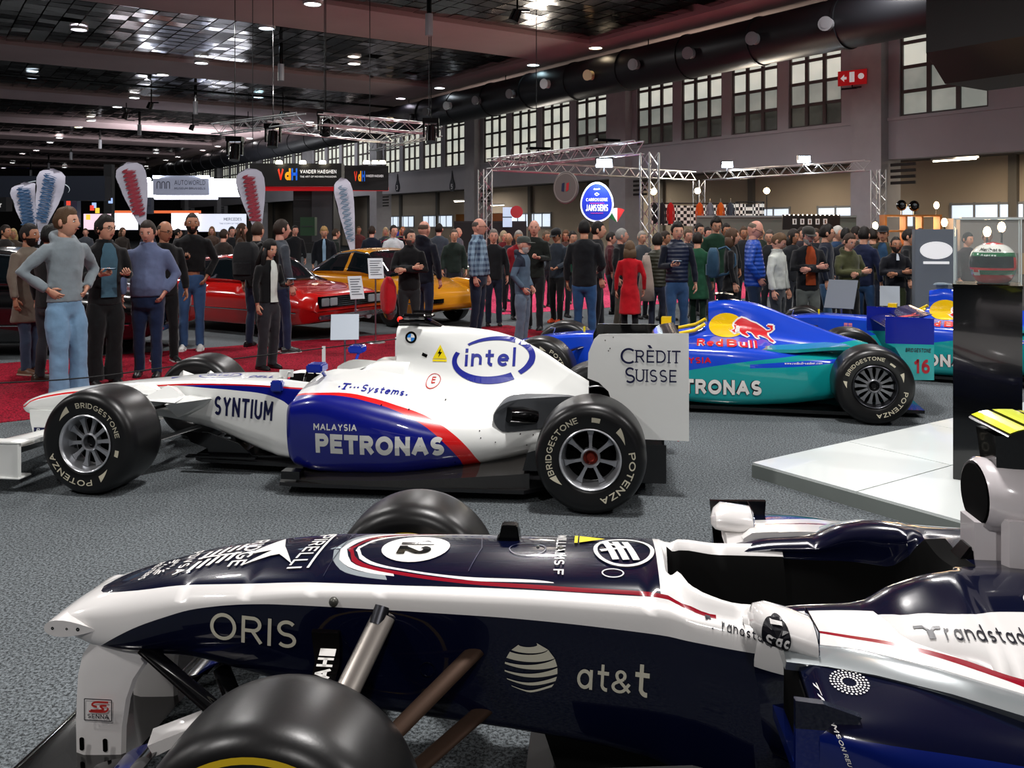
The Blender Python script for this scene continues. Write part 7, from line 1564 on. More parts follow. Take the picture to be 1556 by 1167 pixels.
# ================================================================ CLASSIC CARS
chrome = mat('chrome', '#d8dade', .12, metal=1); cglass = mat('car_glass', '#0c1216', .05, coat=1); amber = mat('lamp_glass', '#b9c4c8', .1, coat=1, metal=.4)
def classic(name, label, pos, head, col, L_, W_, prof, roof, grille):
    t = thing(name, label, 'car', (*pos, 0), head); pm = mat('paint_'+col, col, .2, coat=1); hw = W_/2
    keys = []
    for x, zt, zb, kw in prof: y = hw*kw; keys.append((x, [(0, zt), (y*.6, zt-.008), (y*.88, zt-.045), (y, zt-.2), (y*.99, (zt+zb)/2-.05), (y*.93, zb+.04), (y*.8, zb), (0, zb)]))
    m = MB(); xloft(m, keys, 3, dx=.1); m.build('bodywork', pm, t, 60)
    keys = []
    for x, zt, kw in roof: y = hw*kw; zb = interp([(p[0], p[1]) for p in prof], x)-.03; zt = max(zt, zb+.01); keys.append((x, [(0, zt), (y*.62, zt-.015), (y*.78, zt-.07), (y*.92, (zt+zb)/2), (y, zb), (0, zb-.01)]))
    x0, x1 = roof[0][0], roof[-1][0]; zmax = max(r_[1] for r_ in roof); xt = [r_[0] for r_ in roof if r_[1] > zmax-.06]
    m = MB(); xloft(m, keys, 3, dx=.08, mf=lambda x, k: 0 if (min(xt) < x < max(xt) and k < 1.7) or (k > 3.6) or any(abs(x-c_) < .05 for c_ in (min(xt)*.55+max(xt)*.45,)) else 1); m.build('cabin', [pm, cglass], t, 60)
    m = MB()
    for s in (-1, 1): pts = [(r_[0], s*hw*(r_[2]*.80), r_[1]-.06) for r_ in roof]; m.tube(pts, .015, 6)
    m.build('window_trim', chrome, t, 60)
    for sx in (-1, 1):
        for s in (-1, 1):
            x = sx*L_*.30; m = MB(); m.lathe([(.19, -.01), (.22, -.02), (.29, -.015), (.31, .02), (.31, .15), (.19, .16)], 'y', (x, 0, .31), 28); m.v = [(a, (b if s < 0 else -b)+s*(hw-.005), c_) for a, b, c_ in m.v]; w_ = m.build('wheel', rubber, t, 60)
            m = MB(); m.lathe([(.001, -.02), (.05, -.02), (.06, 0), (.15, .0), (.19, -.012)], 'y', (x, 0, .31), 24); m.v = [(a, (b if s < 0 else -b)+s*(hw-.005), c_) for a, b, c_ in m.v]; m.build('hub_cap', chrome, w_, 50)
    xf, zf = prof[-1][0], prof[-1][1]; hwf = hw*prof[-1][3]
    m = MB(); m.box((xf+.05, 0, .36), (.06, W_*.86, .07)); m.build('bumper', chrome if grille != 'round' else pm, t, bevel=.02)
    if grille == 'wide':
        m = MB(); m.box((xf+.0, 0, .58), (.05, W_*.80, .17)); m.build('grille_opening', gloss_black, t)
        for s in (-1, 1):
            for k in (0, 1): m = MB(); m.box((xf+.03, s*(hw*.68-k*.17), .58), (.03, .15, .12)); m.build('headlamp', amber, t, bevel=.01)
            m = MB(); m.lathe([(.001, .03), (.06, .03), (.065, 0), (.05, -.04)], 'x', (xf+.03, s*hw*.38, .33), 20); m.build('fog_lamp', amber, t, 50)
        for k in range(5): m = MB(); m.box((xf+.028, 0, .52+.03*k), (.01, W_*.4, .006)); m.build('grille_bar', chrome, t)
    elif grille == 'round':
        for s in (-1, 1):
            m = MB(); m.lathe([(.001, .05), (.07, .04), (.095, .01), (.1, -.06)], 'x', (xf-.13, s*hw*.72, .66), 24); m.build('headlamp', amber, t, 50); m = MB(); m.lathe([(.095, .02), (.112, .015), (.112, -.05)], 'x', (xf-.13, s*hw*.72, .66), 24); m.build('lamp_ring', chrome, t, 50); m = MB(); m.tube([(xf-1.1, s*hw*.74, .66), (xf-.6, s*hw*.74, .68), (xf-.19, s*hw*.72, .66)], [.06, .12, .115], 16); m.build('fender', pm, t, 60)
            m = MB(); m.box((xf-.0, s*hw*.62, .46), (.06, .32, .07)); m.build('side_grille', gloss_black, t)
    else:
        m = MB(); m.box((xf+.01, 0, .56), (.05, W_*.42, .26)); m.build('grille_opening', gloss_black, t)
        for k in range(9): m = MB(); m.box((xf+.04, -W_*.19+k*W_*.0475, .56), (.012, .012, .25)); m.build('grille_bar', chrome, t)
        for s in (-1, 1): m = MB(); m.lathe([(.001, .04), (.08, .03), (.09, 0), (.09, -.06)], 'x', (xf+.0, s*hw*.72, .62), 20); m.build('headlamp', amber, t, 50)
    m = MB()
    for s in (-1, 1): m.tube([(-L_*.44, s*hw*.985, .42), (L_*.43, s*hw*.985, .42)], .012, 6)
    m.build('side_trim', chrome, t, 60)
    return t
classic('classic_coupe', 'bright red classic coupe with wide chrome grille, behind the woman with long hair', (-4.30, 14.75), math.radians(-33), '#b0120f', 4.4, 1.72,
  [(-2.2, .72, .36, .75), (-2.0, .80, .28, .9), (-1.2, .86, .2, 1), (-.2, .84, .18, 1), (.6, .84, .18, 1), (1.4, .80, .2, 1), (1.9, .74, .24, .96), (2.15, .68, .3, .88), (2.2, .64, .36, .84)], [(-1.9, .83, .74), (-1.3, 1.02, .78), (-.7, 1.2, .80), (.0, 1.25, .82), (.35, 1.21, .82), (.95, .85, .84)], 'wide')
classic('classic_sports_car', 'ochre orange rear-engined classic sports car with round headlamp, behind the men', (-2.45, 16.4), math.radians(-42), '#c07f14', 4.16, 1.62,
  [(-2.05, .62, .4, .6), (-1.85, .76, .3, .82), (-1.3, .86, .22, 1), (-.5, .86, .2, 1), (.5, .86, .2, .98), (.9, .82, .2, .98), (1.4, .76, .2, .98), (1.85, .64, .26, .92), (2.05, .50, .34, .8)], [(-1.7, .80, .70), (-1.1, 1.06, .80), (-.5, 1.26, .84), (.0, 1.31, .85), (.35, 1.27, .85), (.85, .88, .86)], 'round')
classic('classic_saloon', 'black classic saloon with chrome trim behind the visitors at the left edge', (-7.0, 12.2), math.radians(4), '#0b0c0e', 4.6, 1.75,
  [(-2.3, .72, .34, .84), (-2.1, .84, .26, .95), (-1.2, .9, .2, 1), (0, .92, .18, 1), (.9, .92, .18, 1), (1.7, .86, .2, .98), (2.15, .8, .24, .94), (2.3, .7, .34, .86)], [(-1.7, .9, .82), (-1.3, 1.2, .84), (-.8, 1.38, .86), (0, 1.42, .86), (.4, 1.38, .86), (.95, .93, .88)], 'bars')
classic('classic_saloon', 'pale green classic saloon far behind, between the flag and the orange car', (-3.0, 24.8), math.radians(170), '#4f6350', 4.3, 1.7,
  [(-2.2, .72, .34, .84), (-1.2, .9, .2, 1), (0, .92, .18, 1), (.9, .92, .18, 1), (1.7, .86, .2, .98), (2.2, .7, .34, .86)], [(-1.6, .9, .82), (-1.1, 1.25, .84), (0, 1.45, .86), (.4, 1.4, .86), (1.0, .93, .88)], 'bars')
# ================================================================ TRUSSES
def truss(label, a, b, side=.29, step=.30, r=.017, name='truss', cat='truss'):
    a, b = Vector(a), Vector(b); d = b-a; L_ = d.length; d.normalize(); up = Vector((0, 0, 1)) if abs(d.z) < .9 else DA.copy(); x = d.cross(up).normalized(); y = x.cross(d).normalized()
    t = thing(name, label, cat, a); c = []
    for i, j in ((-1, -1), (1, -1), (1, 1), (-1, 1)):
        o = x*(i*side/2)+y*(j*side/2); c.append(o); m = MB(); m.tube([o, o+d*L_], r*1.3, 8); m.build('chord', alu, t, 60)
    m = MB(); n = max(2, int(L_/step))
    for k in range(n):
        s0, s1 = L_*k/n, L_*(k+1)/n
        for f in range(4):
            p, q = (c[f], c[(f+1) % 4]) if k % 2 else (c[(f+1) % 4], c[f]); m.tube([p+d*s0, q+d*s1], r*.62, 5)
    m.build('brace', alu, t, 60)['kind'] = 'stuff'; return t
P1, P2, P3, P4 = at(987, 222, 20), at(737, 250, 26), at(1335, 250, 26), at(1062, 268, 32)
ZT = 3.52
for p in (P1, P2, P3, P4): p.z = ZT
for p, lab in ((P1, 'upright truss tower nearest the camera, right of the blue oval sign'), (P2, 'upright truss tower at the left corner, left of the grey disc'), (P3, 'upright truss tower at the far right beside the pillar'), (P4, 'rear upright truss tower among the hanging clothes')): truss(lab, (p.x, p.y, 0), (p.x, p.y, ZT-.15), name='truss_tower')
def inset(a, b, k=.35): d = (b-a).normalized()*k; return a+d, b-d
truss('front horizontal truss running from left tower to nearest tower', *inset(P2, P1)); truss('rear horizontal truss carrying two bright floodlights', *inset(P4, P3)); truss('horizontal truss behind the grey disc and blue oval sign', *inset(P2, P4))
fl_em = mat('floodlight_glow', '#e6f4ff', emit=26)
def flood(u, v, Y, lab, pw=120, ang=0):
    q = at(u, v, Y); t = thing('floodlight', lab, 'floodlight', q, 0); m = MB(); m.box((0, .03, .03), (.42, .12, .24)); m.build('housing', dark_metal, t, bevel=.01); m = MB(); m.box((0, -.036, .02), (.36, .01, .19)); m.build('lamp_face', fl_em, t)
    m = MB(); m.tube([(0, .03, -.08), (0, .05, -.2)], .02, 6); m.build('bracket', dark_metal, t); area('floodlight_beam', (q.x, q.y-.08, q.z-.05), .4, pw, (.85, .93, 1), (math.radians(50), 0, 0))
flood(918, 249, 21.3, 'bright floodlight under the front truss above the blue oval sign', 110); flood(1105, 251, 30.5, 'left floodlight on the rear truss', 90); flood(1222, 243, 28, 'right floodlight on the rear truss near the pillar', 90)
for u, v, Y, l in ((818, 226, 24, 'unlit black floodlight on the left part of the front truss'), (922, 214, 21.8, 'black tilted floodlight back on top of the front truss')):
    t = thing('floodlight', l, 'floodlight', at(u, v, Y), .3); m = MB(); m.box((0, 0, 0), (.6, .3, .07)); m.tube([(0, 0, -.02), (0, 0, -.2)], .02, 6); m.build('housing', gloss_black, t)
# hung lighting rig over the black stand
RG = [at(318, 232, 27), at(470, 200, 24), at(672, 222, 27), at(560, 232, 33)]
for i, q in enumerate(RG): q.z = 4.65
for i, lab in enumerate(['hung dark truss rising from far left to the rig corner', 'hung dark truss over the black stand towards the windows', 'hung rear truss on the right of the rig']): truss(lab, *inset(RG[i], RG[i+1]), .3, .4)
truss('hung cross truss in the middle of the rig', *inset((RG[0]+RG[1])/2, (RG[2]+RG[3])/2, .5), .3, .4)
for i, (u, v) in enumerate([(495, 190), (415, 208), (357, 228), (655, 200), (660, 90), (562, 120), (493, 75), (428, 90)]):
    if i > 3: continue
    q = at(u, v, 25); t = thing('moving_spotlight', ['black moving spotlight above the rig corner', 'black moving spotlight left of the rig corner', 'black moving spotlight farthest left on the rig', 'small black spotlight hanging right of the rig'][i], 'spotlight', q)
    m = MB(); m.box((0, 0, .3), (.45, .3, .14)); m.box((-.2, 0, .05), (.05, .12, .4)); m.box((.2, 0, .05), (.05, .12, .4)); m.tube([(0, 0, .15), (0, -.1, -.3)], [.13, .15], 14); m.build('head', gloss_black, t, 40); m = MB(); m.tube([(0, 0, .37), (0, 0, ZC-q.z)], .012, 6); m.build('cable', gloss_black, t)
# ceiling hardware
for i, (u, v, Y) in enumerate([(427, 108, 24), (297, 162, 30), (652, 35, 15), (212, 196, 34), (152, 218, 38), (108, 236, 42), (74, 252, 46), (47, 262, 50)]):
    q = ceil_pt(u, v, 7.35); t = thing('projector_tube', 'slim grey cylinder hung from ceiling, number %s from the right of its diagonal row' % ['two', 'three', 'one', 'four', 'five', 'six', 'seven', 'eight'][i], 'ceiling fitting', q)
    m = MB(); m.tube([(0, 0, -.35), (0, 0, .25)], .11, 14); m.build('body', mat('fitting_grey', '#8b8b90', .4), t, 50); m = MB(); m.tube([(0, 0, .25), (0, 0, ZC-q.z+.05)], .07, 8); m.build('stem', gloss_black, t)
for i, (u, v, Y) in enumerate([(230, 156, 31), (786, 16, 16), (377, 184, 38), (293, 190, 40), (192, 172, 34), (430, 170, 33)]):
    q = ceil_pt(u, v, 7.75); t = thing('ceiling_spot', ['black spotlight on the black ceiling rail', 'black round ceiling fixture at top right of centre', 'small black ceiling camera', 'small dark ceiling dome', 'dark bracketed ceiling spot', 'short black ceiling spot right of the rail'][i], 'ceiling fitting', q)
    m = MB(); m.tube([(0, 0, 0), (-.12, 0, -.3)], [.13, .15], 12); m.tube([(0, 0, 0), (0, 0, ZC+.1-q.z)], .03, 6); m.box((.15, 0, .0), (.4, .06, .06)); m.build('head', gloss_black, t, 50)
t = thing('ceiling_rail', 'long thin black rail running under the ceiling from the left', 'rail', (0, 0, 0)); m = MB(); q0, q1 = ceil_pt(-200, 96, 8.0), ceil_pt(700, 172, 8.0); m.tube([q0, q1], .06, 6); m.build('rail', gloss_black, t)
for i, (u, v, v2) in enumerate([(652, 90, 205), (415, 115, 205), (493, 70, 185), (562, 120, 205), (357, 130, 225), (384, 138, 225), (815, 80, 225)]):
    q = at(u, v2, 25); t = thing('suspension_cable', 'thin steel cable hanging from ceiling to the lighting rig', 'cable', q, 0, 'rig suspension cables'); m = MB(); m.tube([(0, 0, 0), (0, 0, ZC-q.z+.1)], .012, 5); m.build('cable', dark_metal, t)
# ================================================================ SIGNS, FLAGS AND STANDS
def flat_sign(name, label, u0, v0, u1, v1, Y, col, th=.08, emit=0, yaw=0, cat='sign'):
    a, b = at(u0, v1, Y), at(u1, v0, Y); t = thing(name, label, cat, ((a.x+b.x)/2, Y, a.z), yaw); w_, h_ = b.x-a.x, b.z-a.z
    m = MB(); m.box((0, 0, h_/2), (w_, th, h_)); m.build('panel', mat('sign_%s_%g' % (col, emit), col, .5, emit=emit), t); return t, w_, h_
def put_text(t, txt, x, z, h, w_, col, y=-.05, emit=0, name='lettering', **k):
    m = MB(); sign_text(m, txt, plane_M((x, y, z), (1, 0, 0), (0, 0, 1)), h/.73, fit=w_, **k); return m.build(name, mat('text_%s_%g' % (col, emit), col, .5, emit=emit), t, fix=False)
t, w_, h_ = flat_sign('hanging_sign', 'black hanging fascia with coloured VdH letters, left face', 383, 249, 521, 283, 30, '#0b0b0d', .5)
for ch, x, c_ in (('V', -.60, '#d8361c'), ('d', -.36, '#e9a21a'), ('H', -.14, '#1f62c8')): put_text(t, ch, x, .19, .40, .2, c_, -.26, .6, wt=.26)
put_text(t, 'VANDER HAEGHEN', .15, .42, .12, 1.22, '#e8e8e8', -.26, .5, wt=.17); put_text(t, 'THE ART OF MOVING PASSIONS', .15, .28, .06, 1.22, '#d8d8d8', -.26, .5, wt=.18)
t2, w2, h2 = flat_sign('hanging_sign', 'black hanging fascia with smaller VdH letters, right face', 524, 252, 590, 289, 29, '#0b0b0d', .3, yaw=.15)
for ch, x, c_ in (('V', -.40, '#d8361c'), ('d', -.27, '#e9a21a'), ('H', -.15, '#1f62c8')): put_text(t2, ch, x, .28, .34, .1, c_, -.16, .6, wt=.26)
put_text(t2, 'VANDER HAEGHEN', -.02, .42, .08, .56, '#e8e8e8', -.16, .5, wt=.17)
t, w_, h_ = flat_sign('red_soffit_board', 'red board under the black hanging fascia', 390, 284, 590, 290, 30.1, '#c8141c', .2, .4, cat='board')
t, w_, h_ = flat_sign('black_column', 'black square column under the hanging fascia', 452, 291, 512, 384, 31.2, '#0c0c0e', 1.2, cat='column')
for i in range(3): m = MB(); m.box((0, -.61, .35+.75*i), (1.3, .01, .015)); m.build('joint', mat('joint_grey', '#2c2c30', .5), t)
m = MB(); m.box((.3, -.62, 1.3), (.7, .01, 1.8)); m.build('grey_panel', mat('grey_gloss_panel', '#3a3b3e', .3), t)
for k in range(6): u = [424, 460, 490, 557, 570, 581][k]; q = at(u, 247, 29.6); t = thing('sign_spot', 'small sign spotlight above the black fascia, %s from the left' % ['first', 'second', 'third', 'fourth', 'fifth', 'sixth'][k], 'spotlight', q); m = MB(); m.lathe([(.001, -.04), (.12, -.04), (.1, .06), (.001, .06)], n=14); m.build('lamp', mat('spot_warm', '#fff3d0', emit=12), t); m = MB(); m.tube([(0, 0, .05), (0, .4, .12)], .015, 6); m.build('arm', dark_metal, t)
t, w_, h_ = flat_sign('lightbox_sign', 'silver grey AUTOWORLD sign with arch emblem, hanging at left', 233, 267, 318, 296, 56, '#9aa0b4', .15, .25); put_text(t, 'AUTOWORLD', -.4, .62, .3, 1.95, '#3b3e50', -.1, wt=.12); put_text(t, 'MUSEUM BRUSSELS', -.4, .34, .13, 1.95, '#50546a', -.1, wt=.17)
m = MB(); 
for x in (-1.4, -1.1, -.8): vs, fs = ribbon2([(x-.1, .38), (x-.1, .7)]+_a(x, .7, .1, .13, 180, 0)+[(x+.1, .38)], .045); m.add([(p[0], -.1, p[1]) for p in vs], fs)
m.build('arch_emblem', mat('text_#3b3e50_0', '#3b3e50', .5), t, fix=False)
WL = '#f0f3ff'
for lab, b in {'bright white lit fascia right of the AUTOWORLD sign': (318, 272, 372, 299, 57), 'bright white lit fascia left of the AUTOWORLD sign': (213, 276, 236, 302, 57), 'bright white lit wall behind the AUTOWORLD sign': (236, 297, 330, 303, 57.5), 'glowing white backdrop below the striped flag': (170, 322, 208, 349, 50), 'glowing white backdrop behind the bearded man': (262, 324, 300, 349, 50)}.items(): flat_sign('lit_fascia', lab, *b, WL, .3, 3.2, cat='light box')
t, w_, h_ = flat_sign('lit_fascia', 'white MERCEDES board under the flags, behind the long brown hair', 302, 325, 374, 352, 50, '#dfe4f4', .1, .9, cat='light box'); put_text(t, 'MERCEDES', .1, .62, .17, 1.0, '#1a2448', -.06, wt=.15); put_text(t, 'THE STORY OF THE STAR', -.15, .42, .08, 1.4, '#5a6284', -.06, wt=.15)
t, w_, h_ = flat_sign('lit_fascia', 'pink-lit white board with GERMAN lettering behind the young visitors', 128, 325, 168, 349, 35, '#e9c8d8', .1, 1.0, cat='light box'); put_text(t, 'GERMAN', .0, .3, .12, .42, '#20202c', -.06, wt=.13, italic=.2)
t, w_, h_ = flat_sign('orange_light_strip', 'orange glowing strip above the white boards', 165, 320, 305, 324, 49.5, '#d8683c', .1, 1.0, cat='light strip')
for u, l in ((322, 'left white lamp glow on the white fascia'), (226, 'right-hand lamp glow beside the first striped flag')): q = at(u, 273, 56); t = thing('stand_lamp', l, 'spotlight', q); m = MB(); m.ball((0, 0, 0), .14, 12, 8); m.build('bulb', mat('stand_lamp_glow', '#f4f7ff', emit=40), t, 80); area('stand_glow', (q.x, q.y-.3, q.z+.3), 1.5, 420, (.93, .95, 1), (math.radians(135), 0, 0))
area('stand_glow', at(290, 300, 60), 4, 900, (.95, .96, 1), (math.radians(160), 0, 0)); 
q = at(31, 325, 105); t = thing('blue_lamp', 'deep blue stage lamp low at far left', 'spotlight', q); m = MB(); m.ball((0, 0, 0), 1.6, 12, 8); m.build('bulb', mat('blue_glow', '#1020ff', emit=150), t, 80)
t, w_, h_ = flat_sign('hanging_sign', 'dark navy hanging fascia with swoosh and pale letters, upper left', -40, 268, 164, 305, 26, '#0c1422', .4); put_text(t, 'OR', .42, .22, .2, .26, '#b9c4cc', -.21, .2, wt=.12)
m = MB(); vs, fs = ribbon2(_a(.2, .32, .75, .26, 150, -20, 24), [.005+.03*math.sin(PI*i/24) for i in range(25)]); m.add([(p[0], -.21, p[1]) for p in vs], fs); m.build('swoosh', mat('text_#b9c4cc_0.2', '#b9c4cc'), t, fix=False)
t, w_, h_ = flat_sign('hanging_sign', 'black sign with white letters Gr cut by the left edge', -60, 300, 14, 321, 24, '#0a0c12', .3); put_text(t, 'Gr', .35, .1, .16, .2, '#d8d8d8', -.16, .3, wt=.14)
for i, (u0, v0, u1, v1, Y, c_, l) in enumerate([(100, 300, 120, 345, 34, '#2a3448', 'dark blue shelving tower with small lights at left'), (160, 250, 172, 345, 38, '#14151a', 'dark slim stand pillar left of the first striped flag'), (60, 330, 100, 352, 30, '#1c1e26', 'dark counter with screens behind the white flags'), (208, 300, 232, 325, 42, '#3c4150', 'grey stand wall right of the first striped flag'), (458, 330, 480, 358, 26, '#18331e', 'green screen on the black column'), (596, 352, 612, 362, 34, '#2436a0', 'small blue screen far behind the folded-arms man')]): t, w_, h_ = flat_sign('stand_wall', l, u0, v0, u1, v1, Y, c_, .3, .15 if i > 3 else 0, cat='stand'); m = MB(); m.box((0, -.16, h_*.5), (w_*.8, .01, h_*.05)); m.build('trim_line', mat('joint_grey', '#2c2c30'), t)
for k, (u, v) in enumerate([(143, 312), (148, 320), (140, 316), (168, 305), (134, 330), (104, 308), (107, 318)]): q = at(u, v, 33.6); t = thing('small_screen', 'tiny lit display on the dark stands at left, %s of seven' % ['first', 'second', 'third', 'fourth', 'fifth', 'sixth', 'seventh'][k], 'screen', q); m = MB(); m.box((0, 0, 0), (.15, .03, .2)); m.build('panel', mat('tiny_%d' % (k % 3), ['#9ab4e8', '#e8c040', '#d04030'][k % 3], emit=1.0), t)
def feather(u0, v0, u1, v1, Y, wpx, lab, ink, lean=0):
    """feather flag: tip (u0, v0) top, (u1, v1) foot"""
    a, b = at(u1, v1, Y), at(u0, v0, Y); t = thing('feather_flag', lab, 'flag', (a.x, Y, 0), .15); d = Vector((b.x-a.x, 0, b.z-a.z)); L_ = d.length; d.normalize(); n = Vector((d.z, 0, -d.x)); W2 = wpx/F*Y; n = n*(1 if lean >= 0 else -1)
    prof = [(0, .02), (.15, .18), (.35, .48), (.55, .76), (.72, .95), (.85, 1.0), (.93, .86), (.975, .55), (1.0, .04)]; base = Vector((0, 0, a.z)); m = MB(); vs = []
    for k, (s, w_) in enumerate(prof): p = base+d*(L_*s); vs += [p-n*(W2*.5*w_)+Vector((0, .02*math.sin(k*2), 0)), p+n*(W2*.5*w_)+Vector((0, .03*math.sin(k*2+1), 0))]
    m.add(vs+[v+Vector((0, .01, 0)) for v in vs], [(2*k, 2*k+1, 2*k+3, 2*k+2) for k in range(8)]+[(2*k+18, 2*k+20, 2*k+21, 2*k+19) for k in range(8)]); m.build('cloth', mat('flag_white', '#c4c4d4', .7, var=.05), t, 180, fix=False)
    m = MB(); m.tube([(0, .02, 0), base+Vector((0, .02, 0))]+[base+d*(L_*s)-n*(W2*.5*w_)+Vector((0, .02, 0)) for s, w_ in prof], .013, 6); m.build('pole', dark_metal, t, 60)
    m = MB(); g = []
    for k in range(61): s = .30+.60*k/60; p = base+d*(L_*s)+n*(W2*.22*math.sin(k*1.15))-n*W2*.04; g.append((p.x, p.z))
    vs, fs = ribbon2(g, W2*.05); m.add([(p[0], -.05, p[1]) for p in vs], fs); vs, fs = ribbon2([(p[0]+.02, p[1]+.03) for p in g], W2*.025); m.add([(p[0], -.055, p[1]) for p in vs], fs)
    m.build('script_lettering', mat('flag_ink_'+ink, ink, .6), t, fix=False); m = MB(); m.lathe([(.001, .03), (.2, .02), (.22, 0)], n=16); m.build('foot', dark_metal, t)
feather(38, 277, 50, 372, 15, 44, 'white feather flag with blue script leaning left, outermost left', '#3c5f86'); feather(80, 256, 58, 372, 14.6, 42, 'white feather flag with blue script leaning right, beside the outermost', '#3c5f86')
feather(196, 247, 222, 362, 20, 44, 'white feather flag with red script, left of the AUTOWORLD sign', '#9c3040'); feather(378, 256, 396, 372, 21.8, 42, 'white feather flag with red script, left of the VdH fascia', '#9c3040'); feather(519, 270, 540, 408, 18.8, 28, 'slim white feather flag with blue script pointing down to the orange car', '#5a7890')
# round and oval hanging signs
t = thing('hanging_sign', 'white-rimmed blue egg-shaped CARROSSERIE JANSSENS sign', 'sign', at(907, 307, 21.5), -.2); R_ = .40
def egg(k, y): return [(R_*k*math.sin(a)*(1-.12*math.cos(a)), y, -R_*1.22*k*math.cos(a+PI)) for a in [2*PI*j/40 for j in range(40)]]
m = MB(); m.loft([egg(1, 0), egg(1, .05)]); m.build('rim', mat('sign_rim_white', '#dfe6f4', .4, emit=.5), t); m = MB(); m.add(egg(.91, -.005), [tuple(range(40))]); m.build('face', mat('sign_blue', '#16299a', .4, emit=.4), t, fix=False)
put_text(t, 'CARROSSERIE', -.26, .02, .075, .52, '#f4f4ff', -.012, .8, wt=.14); put_text(t, 'JANSSENS', -.27, -.22, .16, .54, '#ffffff', -.012, .9, wt=.2); put_text(t, 'dégelest' if 0 else 'depuis', -.08, .3, .04, .16, '#f4f4ff', -.012, .8, wt=.15)
m = MB(); vs, fs = ribbon2([(-.05, .19), (0, .225), (.05, .19), (0, .155), (-.05, .19)], .018); m.add([(p[0], -.012, p[1]) for p in vs], fs); m.build('diamond', mat('text_#ffffff_0.9', '#ffffff'), t, fix=False)
m = MB(); m.box((0, -.011, -.03), (.36, .002, .012)); m.box((0, -.011, -.27), (.3, .002, .012)); m.build('red_rule', mat('rule_pink', '#c0306a', .5, emit=.5), t)
t = thing('hanging_sign', 'round grey disc sign with tricolour motif above the crowd', 'sign', at(859, 285, 21), -.75); m = MB(); m.lathe([(.001, 0), (.37, 0), (.39, .02), (.37, .05), (.001, .05)], 'y', n=36); m.build('disc', mat('disc_grey', '#5c5654', .5), t, 40); m = MB(); m.lathe([(.33, -.003), (.345, -.003)], 'y', n=36); m.build('ring_mark', mat('disc_mark', '#8a8480', .5), t, fix=False)
m = MB(); m.prism([(-.12, -.08), (-.04, -.1), (-.02, .12), (-.1, .1)], .004, off=-.006); m.cur = 1; m.prism([(.02, -.1), (.1, -.06), (.12, .12), (.04, .1)], .004, off=-.006); m.build('tricolour', [mat('disc_blue', '#16203c', .5), mat('disc_red', '#a02028', .5)], t)
t = thing('hanging_sign', 'small round red emblem sign near the doorway', 'sign', at(785, 322, 24), 0); m = MB(); m.lathe([(.001, 0), (.17, 0), (.17, .03)], 'y', n=24); m.build('disc', mat('disc_red', '#a02028'), t)
t = thing('hanging_sign', 'quarter-circle green, white and red sign right of the blue sign', 'sign', at(938, 338, 22), 0)
for k, c_ in enumerate(['#1f6b38', '#d8d8d0', '#b02424']): m = MB(); a0, a1 = math.radians(150-k*30), math.radians(120-k*30); m.prism([(0, 0)]+[(.36*math.cos(a0+(a1-a0)*j/4), .36*math.sin(a0+(a1-a0)*j/4)) for j in range(5)], .03); m.build('segment', mat('seg_'+c_, c_, .5), t)
for u, v, n_ in ((952//1+0, 278, '5'), (604, 280, '3')):
    u = 687 if n_ == '5' else u; q = wall_pt(u, v, WB-.05); t = thing('bay_marker', 'dark drop-shaped wall marker with number %s, %s the VdH sign' % (n_, 'farther right of' if n_ == '5' else 'just right of'), 'sign', q, HA-PI/2); m = MB(); m.loft([[(x, y, z) for x, z in [(0, .75), (.1, .25), (.28, -.05), (.3, -.3), (.15, -.5), (-.15, -.5), (-.3, -.3), (-.28, -.05), (-.1, .25)]] for y in (-.02, .02)]); m.build('drop', mat('marker_dark', '#2c3036', .5), t)
    put_text(t, n_, -.11, -.38, .32, .22, '#d8d8d8', -.03, wt=.2)
# market stall with clothes, checkered cloth, bulbs, shelves
chk = mat('chequered_cloth', '#e0e0dc', .8); nt = chk.node_tree; tc = nt.nodes.new('ShaderNodeTexCoord'); cx_ = nt.nodes.new('ShaderNodeTexChecker'); cx_.inputs['Scale'].default_value = 9; cx_.inputs[1].default_value = (.75, .75, .7, 1); cx_.inputs[2].default_value = (.01, .01, .01, 1); nt.links.new(tc.outputs['Object'], cx_.inputs[0]); nt.links.new(cx_.outputs[0], nt.nodes['Principled BSDF'].inputs['Base Color'])
for u0, v0, u1, v1, Y, l in ((985, 309, 1125, 340, 30.5, 'long black and white chequered cloth behind the hanging clothes'), (1118, 307, 1162, 330, 29.5, 'sagging chequered flag hanging at right of the stall')):
    a, b = at(u0, v1, Y), at(u1, v0, Y); t = thing('chequered_flag', l, 'flag', (a.x, Y, a.z)); w_, h_ = b.x-a.x, b.z-a.z; m = MB(); m.loft([[(w_*i/12, .04*math.sin(i*1.7)+y_, z-.08*math.sin(PI*i/12)) for i in range(13)] for y_, z in ((0, 0), (.0, h_))], closed=False); m.build('cloth', chk, t, 180, fix=False); m = MB(); m.tube([(0, .05, h_), (w_, .05, h_)], .02, 6); m.build('rail', dark_metal, t)
